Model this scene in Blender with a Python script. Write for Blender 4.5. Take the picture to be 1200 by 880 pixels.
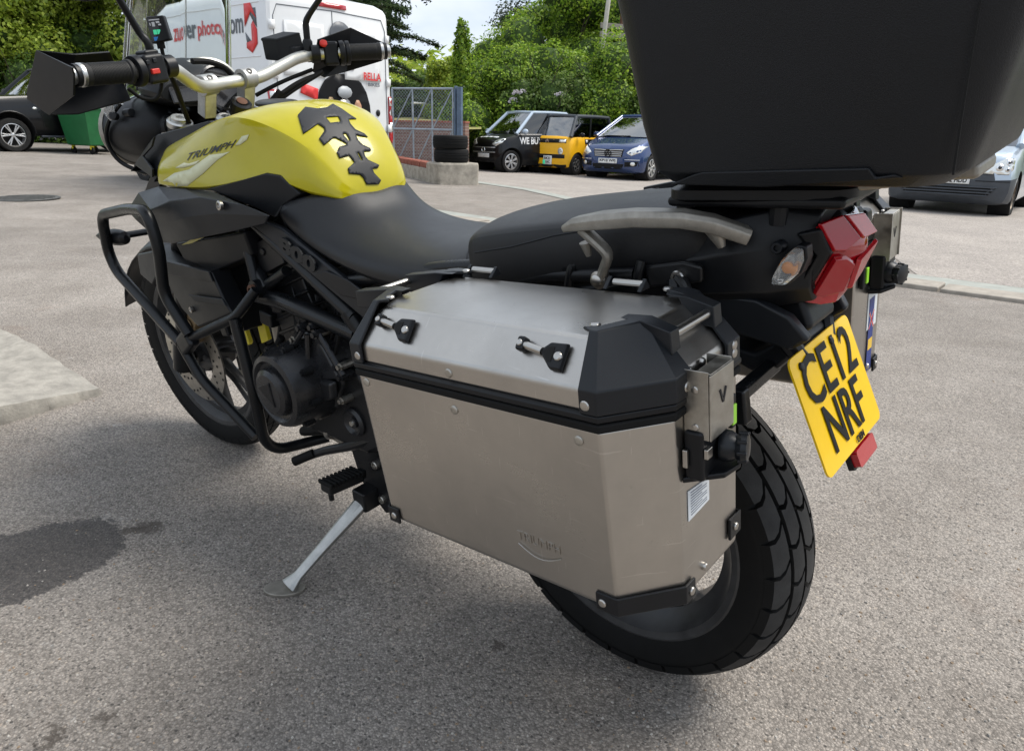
import bpy, bmesh, math, random
import numpy as np
from mathutils import Vector, Matrix, Quaternion, noise
from mathutils.bvhtree import BVHTree
R_ = math.radians
scene = bpy.context.scene
for o in list(bpy.data.objects): bpy.data.objects.remove(o)
COL = scene.collection

# ------------------------------------------------------------------ camera
CAMP = Vector((-0.60523, 1.13918, 0.99191))
YAW, PITCH, ROLL, FPX = -0.87436, 0.31909, 0.023383, 861.94
LEAN = 0.11713
fw = Vector((math.cos(YAW)*math.cos(PITCH), math.sin(YAW)*math.cos(PITCH), -math.sin(PITCH)))
rt = fw.cross(Vector((0, 0, 1))).normalized(); up = rt.cross(fw)
rt, up = rt*math.cos(ROLL)+up*math.sin(ROLL), up*math.cos(ROLL)-rt*math.sin(ROLL)
cam = bpy.data.cameras.new('camera'); camo = bpy.data.objects.new('camera', cam); COL.objects.link(camo)
camo.matrix_world = Matrix(((rt.x, up.x, -fw.x, CAMP.x), (rt.y, up.y, -fw.y, CAMP.y), (rt.z, up.z, -fw.z, CAMP.z), (0, 0, 0, 1)))
cam.sensor_width = 36; cam.sensor_fit = 'HORIZONTAL'; cam.lens = 36*FPX/1200
cam.clip_start = 0.02; cam.clip_end = 2000
scene.camera = camo

# ------------------------------------------------------------------ sky, sun, exposure
SUN_EL, SUN_AZ = R_(58), R_(-128)      # direction towards the sun: azimuth measured from +x towards +y
w = bpy.data.worlds.new('World'); scene.world = w; w.use_nodes = True
nt = w.node_tree; nt.nodes.clear()
def wn(t, **k):
    n = nt.nodes.new(t)
    for a, b in k.items(): setattr(n, a, b)
    return n
sky = wn('ShaderNodeTexSky', sky_type='NISHITA', sun_disc=False, sun_elevation=SUN_EL, sun_rotation=math.pi/2-SUN_AZ, air_density=1.0, dust_density=2.0, ozone_density=1.0)
tc = wn('ShaderNodeTexCoord'); mp = wn('ShaderNodeMapping'); mp.inputs['Scale'].default_value = (1.0, 1.0, 2.6)
nz = wn('ShaderNodeTexNoise'); nz.inputs['Scale'].default_value = 2.6; nz.inputs['Detail'].default_value = 7; nz.inputs['Roughness'].default_value = 0.55
rp = wn('ShaderNodeValToRGB'); rp.color_ramp.elements[0].position = 0.30; rp.color_ramp.elements[1].position = 0.48
nz2 = wn('ShaderNodeTexNoise'); nz2.inputs['Scale'].default_value = 4.3; nz2.inputs['Detail'].default_value = 5
cr = wn('ShaderNodeValToRGB'); cr.color_ramp.elements[0].color = (3.5, 4.05, 4.8, 1); cr.color_ramp.elements[1].color = (5.0, 5.3, 5.7, 1)
cr.color_ramp.elements[0].position = 0.35; cr.color_ramp.elements[1].position = 0.62
mx = wn('ShaderNodeMixRGB'); bg = wn('ShaderNodeBackground'); bg.inputs['Strength'].default_value = 0.10; wo = wn('ShaderNodeOutputWorld')
for a, b in ((tc.outputs['Generated'], mp.inputs['Vector']), (mp.outputs[0], nz.inputs['Vector']), (mp.outputs[0], nz2.inputs['Vector']), (nz.outputs['Fac'], rp.inputs[0]),
             (nz2.outputs['Fac'], cr.inputs[0]), (rp.outputs[0], mx.inputs[0]), (sky.outputs[0], mx.inputs[1]), (cr.outputs[0], mx.inputs[2]), (mx.outputs[0], bg.inputs[0]), (bg.outputs[0], wo.inputs[0])):
    nt.links.new(a, b)
sl = bpy.data.lights.new('sun', 'SUN'); sl.energy = 2.0; sl.angle = R_(32); sl.color = (1.0, 0.95, 0.87)
so = bpy.data.objects.new('sun', sl); COL.objects.link(so)
sd = Vector((math.cos(SUN_EL)*math.cos(SUN_AZ), math.cos(SUN_EL)*math.sin(SUN_AZ), math.sin(SUN_EL)))
so.rotation_euler = sd.to_track_quat('Z', 'Y').to_euler(); so.location = (0, 0, 12)
vs = scene.view_settings; vs.view_transform = 'Standard'; vs.look = 'None'; vs.exposure = 1.06; vs.gamma = 1.0; vs.use_curve_mapping = False
scene.render.resolution_x = 1024; scene.render.resolution_y = 750
# ------------------------------------------------------------------ pixel (of the 1200 x 880 photograph) to place
RB = Matrix.Rotation(-LEAN, 3, 'X'); RBT = RB.transposed()
def ray(px, py): return fw+rt*((px-600)/FPX)-up*((py-440)/FPX)
def B(px, py, y=None, x=None, z=None):
    o = RBT@CAMP; d = RBT@ray(px, py)
    k, v = (1, y) if y is not None else ((0, x) if x is not None else (2, z))
    return o+d*((v-o[k])/d[k])
def BL(L): return [B(a, b, y=c) for a, b, c in L]
def mir(p): return Vector((p[0], -p[1], p[2]))
def V(*a): return Vector(a)
def soft(t, k=2.5): return t-k*math.tanh(t/k)
def gz(x, y): return 0.0185*soft(max(-30, min(45, x))) + 0.016*soft(max(-40, min(30, y)))
def Wd(px, depth, dz=0.0):
    """a spot on the ground in the direction of image column px, at a distance along the view"""
    d = ray(px, 160); d = d/d.dot(fw)*depth; p = CAMP+d
    return Vector((p.x, p.y, gz(p.x, p.y)+dz))
CB = Matrix(((fw.x, 0), (fw.y, 0)))

# ------------------------------------------------------------------ materials
MATS = {}
def mat(name, col=(0.5, 0.5, 0.5), rough=0.5, metal=0.0, coat=0.0, spec=0.5, var=0.0, vscale=30, bump=0.0, bscale=200, rvar=0.0, trans=0.0, ior=1.45, emit=None, aniso=None, alpha=1.0, obvar=0.0):
    m = bpy.data.materials.new(name); m.use_nodes = True; t = m.node_tree; b = t.nodes['Principled BSDF']
    b.inputs['Base Color'].default_value = (*col, 1); b.inputs['Roughness'].default_value = rough; b.inputs['Metallic'].default_value = metal
    b.inputs['Coat Weight'].default_value = coat; b.inputs['Coat Roughness'].default_value = 0.04; b.inputs['Specular IOR Level'].default_value = spec
    b.inputs['Transmission Weight'].default_value = trans; b.inputs['IOR'].default_value = ior; b.inputs['Alpha'].default_value = alpha
    if emit: b.inputs['Emission Color'].default_value = (*emit[0], 1); b.inputs['Emission Strength'].default_value = emit[1]
    L = t.links.new
    if var or rvar or bump or aniso:
        tc = t.nodes.new('ShaderNodeTexCoord'); mp = t.nodes.new('ShaderNodeMapping'); L(tc.outputs['Object'], mp.inputs[0])
        if aniso: mp.inputs['Scale'].default_value = aniso
    if var or rvar:
        n = t.nodes.new('ShaderNodeTexNoise'); n.inputs['Scale'].default_value = vscale; n.inputs['Detail'].default_value = 6; n.inputs['Roughness'].default_value = 0.65; L(mp.outputs[0], n.inputs[0])
        if var:
            mr = t.nodes.new('ShaderNodeMapRange'); mr.inputs[1].default_value = .3; mr.inputs[2].default_value = .7; mr.inputs[3].default_value = 1-var; mr.inputs[4].default_value = 1+var
            L(n.outputs[0], mr.inputs[0])
            mm = t.nodes.new('ShaderNodeVectorMath'); mm.operation = 'SCALE'; mm.inputs[0].default_value = col; L(mr.outputs[0], mm.inputs['Scale']); L(mm.outputs[0], b.inputs['Base Color'])
        if rvar:
            m2 = t.nodes.new('ShaderNodeMapRange'); m2.inputs[1].default_value = .3; m2.inputs[2].default_value = .7; m2.inputs[3].default_value = max(0.02, rough-rvar); m2.inputs[4].default_value = rough+rvar
            L(n.outputs[0], m2.inputs[0]); L(m2.outputs[0], b.inputs['Roughness'])
    if bump:
        n2 = t.nodes.new('ShaderNodeTexNoise'); n2.inputs['Scale'].default_value = bscale; n2.inputs['Detail'].default_value = 3; L(mp.outputs[0], n2.inputs[0])
        bp = t.nodes.new('ShaderNodeBump'); bp.inputs['Strength'].default_value = bump; bp.inputs['Distance'].default_value = 0.002; L(n2.outputs[0], bp.inputs['Height']); L(bp.outputs[0], b.inputs['Normal'])
    MATS[name] = m; return m
def glassmat(name, tint=(0.8, 0.85, 0.85), refl=0.12, rough=0.02, gcol=(1, 1, 1)):
    """thin glazing: sees through with a tint, mirrors more at grazing angles"""
    m = bpy.data.materials.new(name); m.use_nodes = True; t = m.node_tree; t.nodes.clear(); L = t.links.new
    tr = t.nodes.new('ShaderNodeBsdfTransparent'); tr.inputs[0].default_value = (*tint, 1)
    gl = t.nodes.new('ShaderNodeBsdfGlossy'); gl.inputs['Roughness'].default_value = rough; gl.inputs['Color'].default_value = (*gcol, 1)
    lw = t.nodes.new('ShaderNodeFresnel'); lw.inputs[0].default_value = 1.5
    ma = t.nodes.new('ShaderNodeMath'); ma.operation = 'ADD'; ma.use_clamp = True; ma.inputs[1].default_value = refl-0.04
    ms = t.nodes.new('ShaderNodeMixShader'); o = t.nodes.new('ShaderNodeOutputMaterial')
    L(lw.outputs[0], ma.inputs[0]); L(ma.outputs[0], ms.inputs[0]); L(tr.outputs[0], ms.inputs[1]); L(gl.outputs[0], ms.inputs[2]); L(ms.outputs[0], o.inputs[0])
    MATS[name] = m; return m
def M(n): return MATS[n]

# ------------------------------------------------------------------ mesh building
BASE = {}
class MB:
    def __init__(s): s.v = []; s.f = []; s.m = []; s.k = 0
    def add(s, vs, fs, k=None):
        n = len(s.v); s.v += [tuple(p) for p in vs]
        for f in fs: s.f.append([i+n for i in f]); s.m.append(s.k if k is None else k)
        return s
    def box(s, c, d, rot=None, k=None):
        c = Vector(c); h = Vector(d)/2; q = [Vector((x*h.x, y*h.y, z*h.z)) for x in (-1, 1) for y in (-1, 1) for z in (-1, 1)]
        if rot is not None: q = [rot@p for p in q]
        return s.add([c+p for p in q], [(0, 1, 3, 2), (4, 6, 7, 5), (0, 4, 5, 1), (2, 3, 7, 6), (0, 2, 6, 4), (1, 5, 7, 3)], k)
    def obox(s, a, b, w, h, upv=(0, 0, 1), k=None):
        """box from a to b with width w (sideways) and height h (along upv)"""
        a = Vector(a); b = Vector(b); d = (b-a); x = d.normalized(); y = Vector(upv).cross(x).normalized(); z = x.cross(y)
        return s.box((a+b)/2, (d.length, w, h), Matrix((x, y, z)).transposed(), k)
    def loft(s, rings, cap=True, closed=False, ring_closed=True, k=None):
        n = len(rings[0]); vs = [p for r in rings for p in r]; fs = []
        R = len(rings)
        for i in range(R if closed else R-1):
            a = i*n; b = ((i+1) % R)*n
            for j in range(n if ring_closed else n-1):
                j2 = (j+1) % n; fs.append((a+j, a+j2, b+j2, b+j))
        if cap and not closed and ring_closed: fs.append(tuple(range(n))[::-1]); fs.append(tuple(range((R-1)*n, R*n)))
        return s.add(vs, fs, k)
    def grid(s, rows, k=None): return s.loft(rows, cap=False, ring_closed=False, k=k)
    def tube(s, pts, r, seg=12, fillet=0.0, fs=5, closed=False, k=None, flat=None):
        P = [Vector(p) for p in pts]
        if fillet > 0 and len(P) > 2:
            Q = [P[0]]
            for i in range(1, len(P)-1):
                a, b, c = P[i-1], P[i], P[i+1]; u = (a-b); v = (c-b); t = min(fillet, u.length*.49, v.length*.49)
                A = b+u.normalized()*t; C = b+v.normalized()*t
                for j in range(fs+1):
                    q = j/fs; Q.append(A*(1-q)**2+b*2*q*(1-q)+C*q*q)
            Q.append(P[-1]); P = Q
        n = len(P); rr = r if isinstance(r, (list, tuple)) else [r]*n
        if len(rr) != n: rr = [rr[0]+(rr[-1]-rr[0])*i/(n-1) for i in range(n)]
        T = []
        for i in range(n):
            if closed: d = P[(i+1) % n]-P[i-1]
            else: d = (P[min(i+1, n-1)]-P[max(i-1, 0)])
            T.append(d.normalized() if d.length > 1e-9 else Vector((1, 0, 0)))
        ref = Vector((0, 0, 1)) if abs(T[0].z) < .9 else Vector((1, 0, 0)); nrm = ref.cross(T[0]).normalized(); rings = []
        for i in range(n):
            nrm = (nrm-T[i]*nrm.dot(T[i])).normalized(); bn = T[i].cross(nrm)
            fx, fy = flat if flat else (1, 1)
            rings.append([P[i]+(nrm*math.cos(a)*fx+bn*math.sin(a)*fy)*rr[i] for a in [2*math.pi*j/seg for j in range(seg)]])
        return s.loft(rings, cap=not closed, closed=closed, k=k)
    def cyl(s, a, b, r, seg=20, r2=None, k=None): return s.tube([a, b], [r, r if r2 is None else r2], seg, k=k)
    def lathe(s, prof, o, ax, seg=32, k=None, a0=0, a1=2*math.pi):
        o = Vector(o); ax = Vector(ax).normalized(); ref = Vector((0, 0, 1)) if abs(ax.z) < .9 else Vector((1, 0, 0))
        u = ref.cross(ax).normalized(); v = ax.cross(u); full = abs(a1-a0-2*math.pi) < 1e-6; n = seg if full else seg+1
        rings = [[o+ax*h+(u*math.cos(a)+v*math.sin(a))*max(r, 1e-5) for a in [a0+(a1-a0)*j/seg for j in range(n)]] for r, h in prof]
        return s.loft(rings, cap=False, ring_closed=full, k=k)
    def prism(s, loop, vec, k=None, inset=0.0):
        L = [Vector(p) for p in loop]; vec = Vector(vec); c = sum(L, Vector())/len(L)
        T = [p+vec+(c-p)*inset for p in L]; n = len(L)
        fs = [tuple(range(n))[::-1], tuple(range(n, 2*n))]+[(i, (i+1) % n, n+(i+1) % n, n+i) for i in range(n)]
        return s.add(L+T, fs, k)
    def sphere(s, c, r, seg=14, rings=8, sc=(1, 1, 1), k=None, rot=None):
        c = Vector(c); rs = []
        for i in range(rings+1):
            th = math.pi*i/rings; q = []
            for j in range(seg):
                p = Vector((sc[0]*r*math.sin(th)*math.cos(2*math.pi*j/seg), sc[1]*r*math.sin(th)*math.sin(2*math.pi*j/seg), sc[2]*r*math.cos(th)))
                q.append(c+(rot@p if rot is not None else p))
            rs.append(q)
        return s.loft(rs, cap=False, k=k)
    def rivet(s, c, n, r=0.006, h=0.003, k=None):
        return s.lathe([(r, -0.001), (r, h*.4), (r*.8, h*.85), (r*.4, h), (0, h)], c, n, 12, k)
    def mirror(s):
        n = len(s.v); s.v += [(x, -y, z) for x, y, z in s.v]; nf = len(s.f)
        for i in range(nf): s.f.append([j+n for j in s.f[i]][::-1]); s.m.append(s.m[i])
        return s
    def build(s, name, mats, parent=None, bevel=0, bseg=2, sub=0, sharp=35, solid=0, label=None, kind=None, merge=True, flatshade=False, soff=-1):
        me = bpy.data.meshes.new(name); base = BASE.get(parent.name, Vector()) if parent else Vector()
        vs = [(x-base.x, y-base.y, z-base.z) for x, y, z in s.v] if parent else s.v
        me.from_pydata(vs, [], s.f); mats = mats if isinstance(mats, (list, tuple)) else [mats]
        for q in mats: me.materials.append(M(q) if isinstance(q, str) else q)
        if len(mats) > 1: me.polygons.foreach_set('material_index', [min(i, len(mats)-1) for i in s.m])
        bm = bmesh.new(); bm.from_mesh(me)
        if merge: bmesh.ops.remove_doubles(bm, verts=bm.verts, dist=1e-5)
        bmesh.ops.recalc_face_normals(bm, faces=bm.faces); bm.to_mesh(me); bm.free()
        if not flatshade:
            me.polygons.foreach_set('use_smooth', [True]*len(me.polygons))
            me.set_sharp_from_angle(angle=R_(sharp))
        o = bpy.data.objects.new(name, me); COL.objects.link(o)
        if parent: o.parent = parent; BASE[o.name] = base
        if solid:
            md = o.modifiers.new('solid', 'SOLIDIFY'); md.thickness = solid; md.offset = soff
        if bevel:
            md = o.modifiers.new('bevel', 'BEVEL'); md.width = bevel; md.segments = bseg; md.limit_method = 'ANGLE'; md.angle_limit = R_(30); md.harden_normals = True
        if sub:
            md = o.modifiers.new('sub', 'SUBSURF'); md.levels = sub; md.render_levels = sub
        if label: o['label'] = label
        if kind: o['kind'] = kind
        return o
def tag(o, label=None, cat=None, group=None, kind=None):
    for k, v in (('label', label), ('category', cat), ('group', group), ('kind', kind)):
        if v: o[k] = v
    return o
def thing(name, label, cat, loc=(0, 0, 0), rz=0, group=None, kind=None):
    o = bpy.data.objects.new(name, None); COL.objects.link(o); o.empty_display_size = .1
    o.location = loc; o.rotation_euler = (0, 0, rz); BASE[o.name] = Vector()
    return tag(o, label, cat, group, kind)
def bike_thing(name, base, label, cat, group=None):
    o = bpy.data.objects.new(name, None); COL.objects.link(o); o.empty_display_size = .1; b = Vector(base)
    o.location = RB@b; o.rotation_euler = (-LEAN, 0, 0); BASE[o.name] = b
    return tag(o, label, cat, group)
def text_verts(s, size, thick=0.0, bold=0.0, align='CENTER', res=3, shear=0.0):
    c = bpy.data.curves.new('txt', 'FONT'); c.body = s; c.size = size; c.offset = bold; c.extrude = thick; c.align_x = align; c.align_y = 'CENTER'; c.resolution_u = res; c.shear = shear
    o = bpy.data.objects.new('txt', c); COL.objects.link(o); bpy.context.view_layer.update()
    me = bpy.data.meshes.new_from_object(o.evaluated_get(bpy.context.evaluated_depsgraph_get()))
    bpy.data.objects.remove(o)
    vs = [v.co.copy() for v in me.vertices]; fs = [tuple(p.vertices) for p in me.polygons]; bpy.data.meshes.remove(me); return vs, fs
def text_on(name, s, size, o, xv, yv, matn, parent, thick=0.0006, bold=0.0, width=None, align='CENTER', lift=0.0008, shear=0.0, fit=None):
    """flat lettering set on a plane: origin o, reading direction xv, upwards yv"""
    vs, fs = text_verts(s, size, thick, bold, align, shear=shear); xv = Vector(xv).normalized(); yv = Vector(yv).normalized(); n = xv.cross(yv); o = Vector(o)
    if width:
        xs = [p.x for p in vs]; k = width/(max(xs)-min(xs)); mid = (max(xs)+min(xs))/2 if align == 'CENTER' else min(xs)
        vs = [Vector(((p.x-mid)*k, p.y, p.z)) for p in vs]
    mb = MB(); mb.add([o+xv*p.x+yv*p.y+n*(p.z+lift) for p in vs], fs)
    return mb.build(name, matn, parent, flatshade=True, merge=False)
def catmull(ts, T, D):
    """interpolate rows D (list of tuples) given at T, at the places ts"""
    D = np.array(D, float); T = np.array(T, float); out = []
    m = np.zeros_like(D)
    for i in range(len(T)):
        a = max(i-1, 0); b = min(i+1, len(T)-1); m[i] = (D[b]-D[a])/(T[b]-T[a])
    for t in ts:
        i = int(np.clip(np.searchsorted(T, t)-1, 0, len(T)-2)); h = T[i+1]-T[i]; s = (t-T[i])/h
        out.append((2*s**3-3*s**2+1)*D[i]+(s**3-2*s**2+s)*h*m[i]+(-2*s**3+3*s**2)*D[i+1]+(s**3-s**2)*h*m[i+1])
    return np.array(out)
# ------------------------------------------------------------------ material list
mat('plastic', (0.0065, 0.007, 0.0083), 0.40, spec=.34, var=.15, vscale=9, rvar=.07, bump=.05, bscale=900)
mat('plastic_grey', (0.010, 0.0115, 0.014), 0.38, spec=.38, var=.12, vscale=8, rvar=.08, bump=.05, bscale=900)
mat('plastic_box', (0.0075, 0.0085, 0.0105), 0.46, spec=.36, var=.15, vscale=6, rvar=.05, bump=.28, bscale=700)
mat('frame_paint', (0.006, 0.0068, 0.008), 0.32, spec=.36, var=.2, vscale=12, rvar=.1)
mat('engine_black', (0.008, 0.0082, 0.009), 0.36, spec=.40, var=.3, vscale=16, rvar=.12, bump=.08, bscale=260)
mat('engine_case', (0.014, 0.0142, 0.0155), 0.28, spec=.5, var=.25, vscale=14, rvar=.12)
mat('vinyl', (0.0085, 0.009, 0.0105), 0.40, spec=.46, var=.12, vscale=5, rvar=.06, bump=.16, bscale=1400)
mat('vinyl_top', (0.012, 0.0124, 0.0137), 0.46, spec=.44, var=.10, vscale=5, rvar=.06, bump=.3, bscale=1000)
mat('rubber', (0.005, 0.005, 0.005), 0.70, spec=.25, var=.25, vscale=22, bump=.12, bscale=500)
mat('rubber_tyre', (0.015, 0.0148, 0.0145), 0.75, spec=.32, var=.35, vscale=14, bump=.18, bscale=420)
mat('tread_rubber', (0.034, 0.0335, 0.033), 0.82, spec=.3, var=.35, vscale=14, bump=.18, bscale=420)
mat('tyre_groove', (0.010, 0.010, 0.010), 0.85)
mat('grip', (0.011, 0.011, 0.011), 0.6, spec=.35, bump=.2, bscale=700)
mat('yellow_paint', (0.43, 0.375, 0.002), 0.30, coat=.45, spec=.35, var=.03, vscale=40)
mat('tank_pad', (0.018, 0.019, 0.022), 0.50, spec=.4, bump=.12, bscale=700)
mat('decal_white', (0.62, 0.62, 0.40), 0.4)
mat('decal_black', (0.012, 0.012, 0.012), 0.35)
mat('steel', (0.47, 0.45, 0.42), 0.30, metal=1.0)
mat('steel_dull', (0.42, 0.40, 0.36), 0.42, metal=1.0, rvar=.12, var=.2, vscale=50)
mat('alu_cast', (0.30, 0.28, 0.245), 0.50, metal=.75, var=.22, vscale=40, bump=.12, bscale=600)
mat('alu_bar', (0.56, 0.55, 0.50), 0.42, metal=.85, var=.05, vscale=30)
mat('alu_bright', (0.55, 0.55, 0.53), 0.34, metal=1.0)
mat('alu_riser', (0.42, 0.42, 0.41), 0.45, metal=.8, var=.2, vscale=40)
mat('stand_paint', (0.40, 0.40, 0.385), 0.40, metal=.9, var=.15, vscale=40)
mat('rim_grey', (0.050, 0.050, 0.051), 0.38, metal=.35, var=.25, vscale=25, rvar=.1)
mat('disc_steel', (0.42, 0.40, 0.36), 0.35, metal=1.0, var=.2, vscale=60)
mat('caliper_gold', (0.17, 0.12, 0.065), 0.55, metal=.5, var=.4, vscale=50, bump=.2, bscale=300)
mat('yellow_part', (0.62, 0.52, 0.02), 0.5, var=.1)
mat('red_lens', (0.50, 0.006, 0.014), 0.06, trans=.30, ior=1.5, coat=.6)
mat('red_bright', (0.70, 0.03, 0.04), 0.05, trans=.35, ior=1.5, coat=.6)
mat('red_plastic', (0.55, 0.03, 0.02), 0.4)
mat('clear_lens', (0.86, 0.87, 0.86), 0.06, trans=.88, ior=1.45)
mat('amber', (0.85, 0.28, 0.02), 0.25, coat=.3)
mat('chrome', (0.8, 0.8, 0.8), 0.12, metal=1.0)
mat('plate_yellow', (0.80, 0.50, 0.005), 0.30, coat=.25, var=.03, vscale=30)
mat('plate_white', (0.74, 0.75, 0.74), 0.4)
mat('plate_black', (0.007, 0.007, 0.008), 0.45, spec=.2)
mat('white_paint', (0.74, 0.75, 0.75), 0.3, coat=.4, var=.04, vscale=3)
mat('sticker', (0.68, 0.71, 0.73), 0.45, var=.08, vscale=60)
mat('sticker_print', (0.20, 0.22, 0.26), 0.6)
mat('flag_blue', (0.015, 0.035, 0.20), 0.45)
mat('flag_red', (0.55, 0.02, 0.03), 0.45)
mat('level_green', (0.35, 0.75, 0.05), 0.3)
mat('screen_dark', (0.014, 0.014, 0.016), 0.18, coat=.3)
mat('icon_white', (0.6, 0.6, 0.6), 0.4); mat('icon_green', (0.06, 0.55, 0.28), 0.4, emit=((0.05, 0.5, 0.25), .25)); mat('icon_blue', (0.03, 0.22, 0.62), 0.4)
mat('screen_clear', (0.90, 0.95, 0.93), 0.02, trans=1.0, ior=1.45)
glassmat('car_glass', (0.34, 0.40, 0.40), .26); glassmat('car_glass_dark', (0.10, 0.115, 0.115), .12)
mat('car_black', (0.004, 0.0042, 0.005), 0.30, spec=.35, coat=.35, var=.1, vscale=4)
mat('car_yellow', (0.80, 0.42, 0.004), 0.45, coat=.15, var=.05, vscale=6)
mat('car_blue', (0.022, 0.050, 0.150), 0.25, metal=.45, coat=1.0)
mat('car_silver', (0.46, 0.54, 0.63), 0.30, metal=.35, coat=.8)
mat('bumper_grey', (0.055, 0.062, 0.072), 0.5, var=.12, vscale=6)
mat('interior', (0.02, 0.02, 0.022), 0.8)
mat('wheel_silver', (0.55, 0.55, 0.55), 0.3, metal=.8); mat('wheel_dark', (0.05, 0.05, 0.055), .4, metal=.4); mat('wheel_steel', (0.20, 0.165, 0.13), .5, metal=.6, var=.4, vscale=20)
mat('dark_void', (0.006, 0.006, 0.006), 0.9)
mat('headlamp', (0.80, 0.81, 0.78), 0.14, metal=.55, coat=1.0)
mat('bin_green', (0.016, 0.125, 0.040), 0.45, var=.14, vscale=5)
mat('galv', (0.30, 0.34, 0.38), 0.45, metal=.6, var=.25, vscale=9)
mat('post_blue', (0.085, 0.125, 0.185), 0.5, var=.3, vscale=6)
mat('concrete', (0.34, 0.31, 0.26), 0.85, var=.35, vscale=7, bump=.6, bscale=60)
mat('concrete_slab', (0.290, 0.270, 0.235), 0.9, var=.28, vscale=16, bump=.9, bscale=110)
mat('kerb', (0.30, 0.27, 0.23), 0.88, var=.22, vscale=9, bump=.5, bscale=120)
mat('channel', (0.30, 0.31, 0.28), 0.88, var=.2, vscale=6, bump=.5, bscale=120)
mat('brick_red', (0.26, 0.088, 0.060), 0.85, var=.35, vscale=8, bump=.5, bscale=80)
mat('mortar', (0.30, 0.27, 0.23), 0.9, var=.2, vscale=20)
mat('iron', (0.11, 0.11, 0.105), 0.6, metal=.5, var=.3, vscale=20, bump=.5, bscale=80)
mat('wood_grey', (0.24, 0.22, 0.19), 0.8, var=.25, vscale=6, aniso=(1, 1, 8))
mat('wood_pale', (0.52, 0.49, 0.44), 0.75, var=.2, vscale=6)
mat('rust', (0.10, 0.045, 0.025), 0.8, var=.3, vscale=20)
mat('bark', (0.060, 0.048, 0.036), 0.9, var=.4, vscale=8, bump=.8, bscale=30)
mat('red_print', (0.62, 0.035, 0.035), 0.4); mat('grey_print', (0.10, 0.11, 0.125), 0.4); mat('pale_print', (0.36, 0.38, 0.40), .4); mat('skin_print', (0.40, 0.22, 0.13), .5)
mat('blossom', (0.44, 0.40, 0.42), .8)

class NT:
    """small node helper"""
    def __init__(s, name):
        s.m = bpy.data.materials.new(name); s.m.use_nodes = True; s.t = s.m.node_tree; s.b = s.t.nodes['Principled BSDF']; MATS[name] = s.m
    def n(s, t, ins=None, **k):
        q = s.t.nodes.new(t)
        for a, b in k.items(): setattr(q, a, b)
        for a, b in (ins or {}).items(): s.l(b, q.inputs[a])
        return q
    def l(s, v, i):
        if isinstance(v, bpy.types.NodeSocket): s.t.links.new(v, i)
        else: i.default_value = v
    def math(s, op, a, b=0.0, clamp=False): return s.n('ShaderNodeMath', {0: a, 1: b}, operation=op, use_clamp=clamp).outputs[0]
    def mix(s, f, a, b): return s.n('ShaderNodeMixRGB', {0: f, 1: a, 2: b}).outputs[0]
    def mul(s, f, a, b): return s.n('ShaderNodeMixRGB', {0: f, 1: a, 2: b}, blend_type='MULTIPLY').outputs[0]
    def noise(s, v, sc, det=5, ro=.6): return s.n('ShaderNodeTexNoise', {'Vector': v, 'Scale': sc, 'Detail': det, 'Roughness': ro}).outputs['Fac']
    def rng(s, v, a, b, c, d): return s.n('ShaderNodeMapRange', {0: v, 1: a, 2: b, 3: c, 4: d}).outputs[0]

def alu():
    """sheet aluminium: fine rolled grain, smears, short scratches"""
    g = NT('alu_pannier'); co = g.n('ShaderNodeTexCoord').outputs['Object']; b = g.b; b.inputs['Metallic'].default_value = 1.0
    gr = g.n('ShaderNodeMapping', {0: co, 'Scale': (3.0, 40.0, 260.0)}).outputs[0]; grain = g.noise(gr, 6, 4, .6)
    sm = g.noise(co, 7, 6, .62); sm2 = g.noise(g.n('ShaderNodeMapping', {0: co, 'Location': (3, 1, 2), 'Rotation': (0, .5, 0), 'Scale': (1, 1, 3.0)}).outputs[0], 5, 5, .6)
    base = g.mix(g.rng(sm, .35, .68, 0, 1), (0.51, 0.485, 0.45, 1), (0.43, 0.407, 0.377, 1)); base = g.mix(g.rng(sm2, .60, .74, 0, .55), base, (0.34, 0.325, 0.30, 1))
    sc1 = g.n('ShaderNodeMapping', {0: co, 'Rotation': (.2, .75, .1), 'Scale': (12, 12, 190)}).outputs[0]; sc2 = g.n('ShaderNodeMapping', {0: co, 'Rotation': (.1, -.55, .3), 'Scale': (190, 14, 14)}).outputs[0]
    scr = g.math('MAXIMUM', g.rng(g.noise(sc1, 1.6, 2, .4), .715, .745, 0, 1), g.rng(g.noise(sc2, 1.4, 2, .4), .725, .755, 0, 1)); base = g.mix(g.math('MULTIPLY', scr, .28), base, (0.74, 0.72, 0.69, 1))
    dirt = g.rng(g.noise(co, 26, 6, .75), .66, .76, 0, .5); base = g.mix(dirt, base, (0.27, 0.25, 0.22, 1))
    g.l(base, b.inputs['Base Color']); g.l(g.math('ADD', g.rng(sm, .3, .7, .26, .37), g.math('ADD', g.math('MULTIPLY', g.math('SUBTRACT', grain, .5), .10), g.math('MULTIPLY', dirt, .2))), b.inputs['Roughness'])
    bp = g.n('ShaderNodeBump', {'Height': g.math('ADD', grain, g.math('MULTIPLY', scr, .8)), 'Strength': .018, 'Distance': .001}); g.l(bp.outputs[0], b.inputs['Normal'])
alu()

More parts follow.
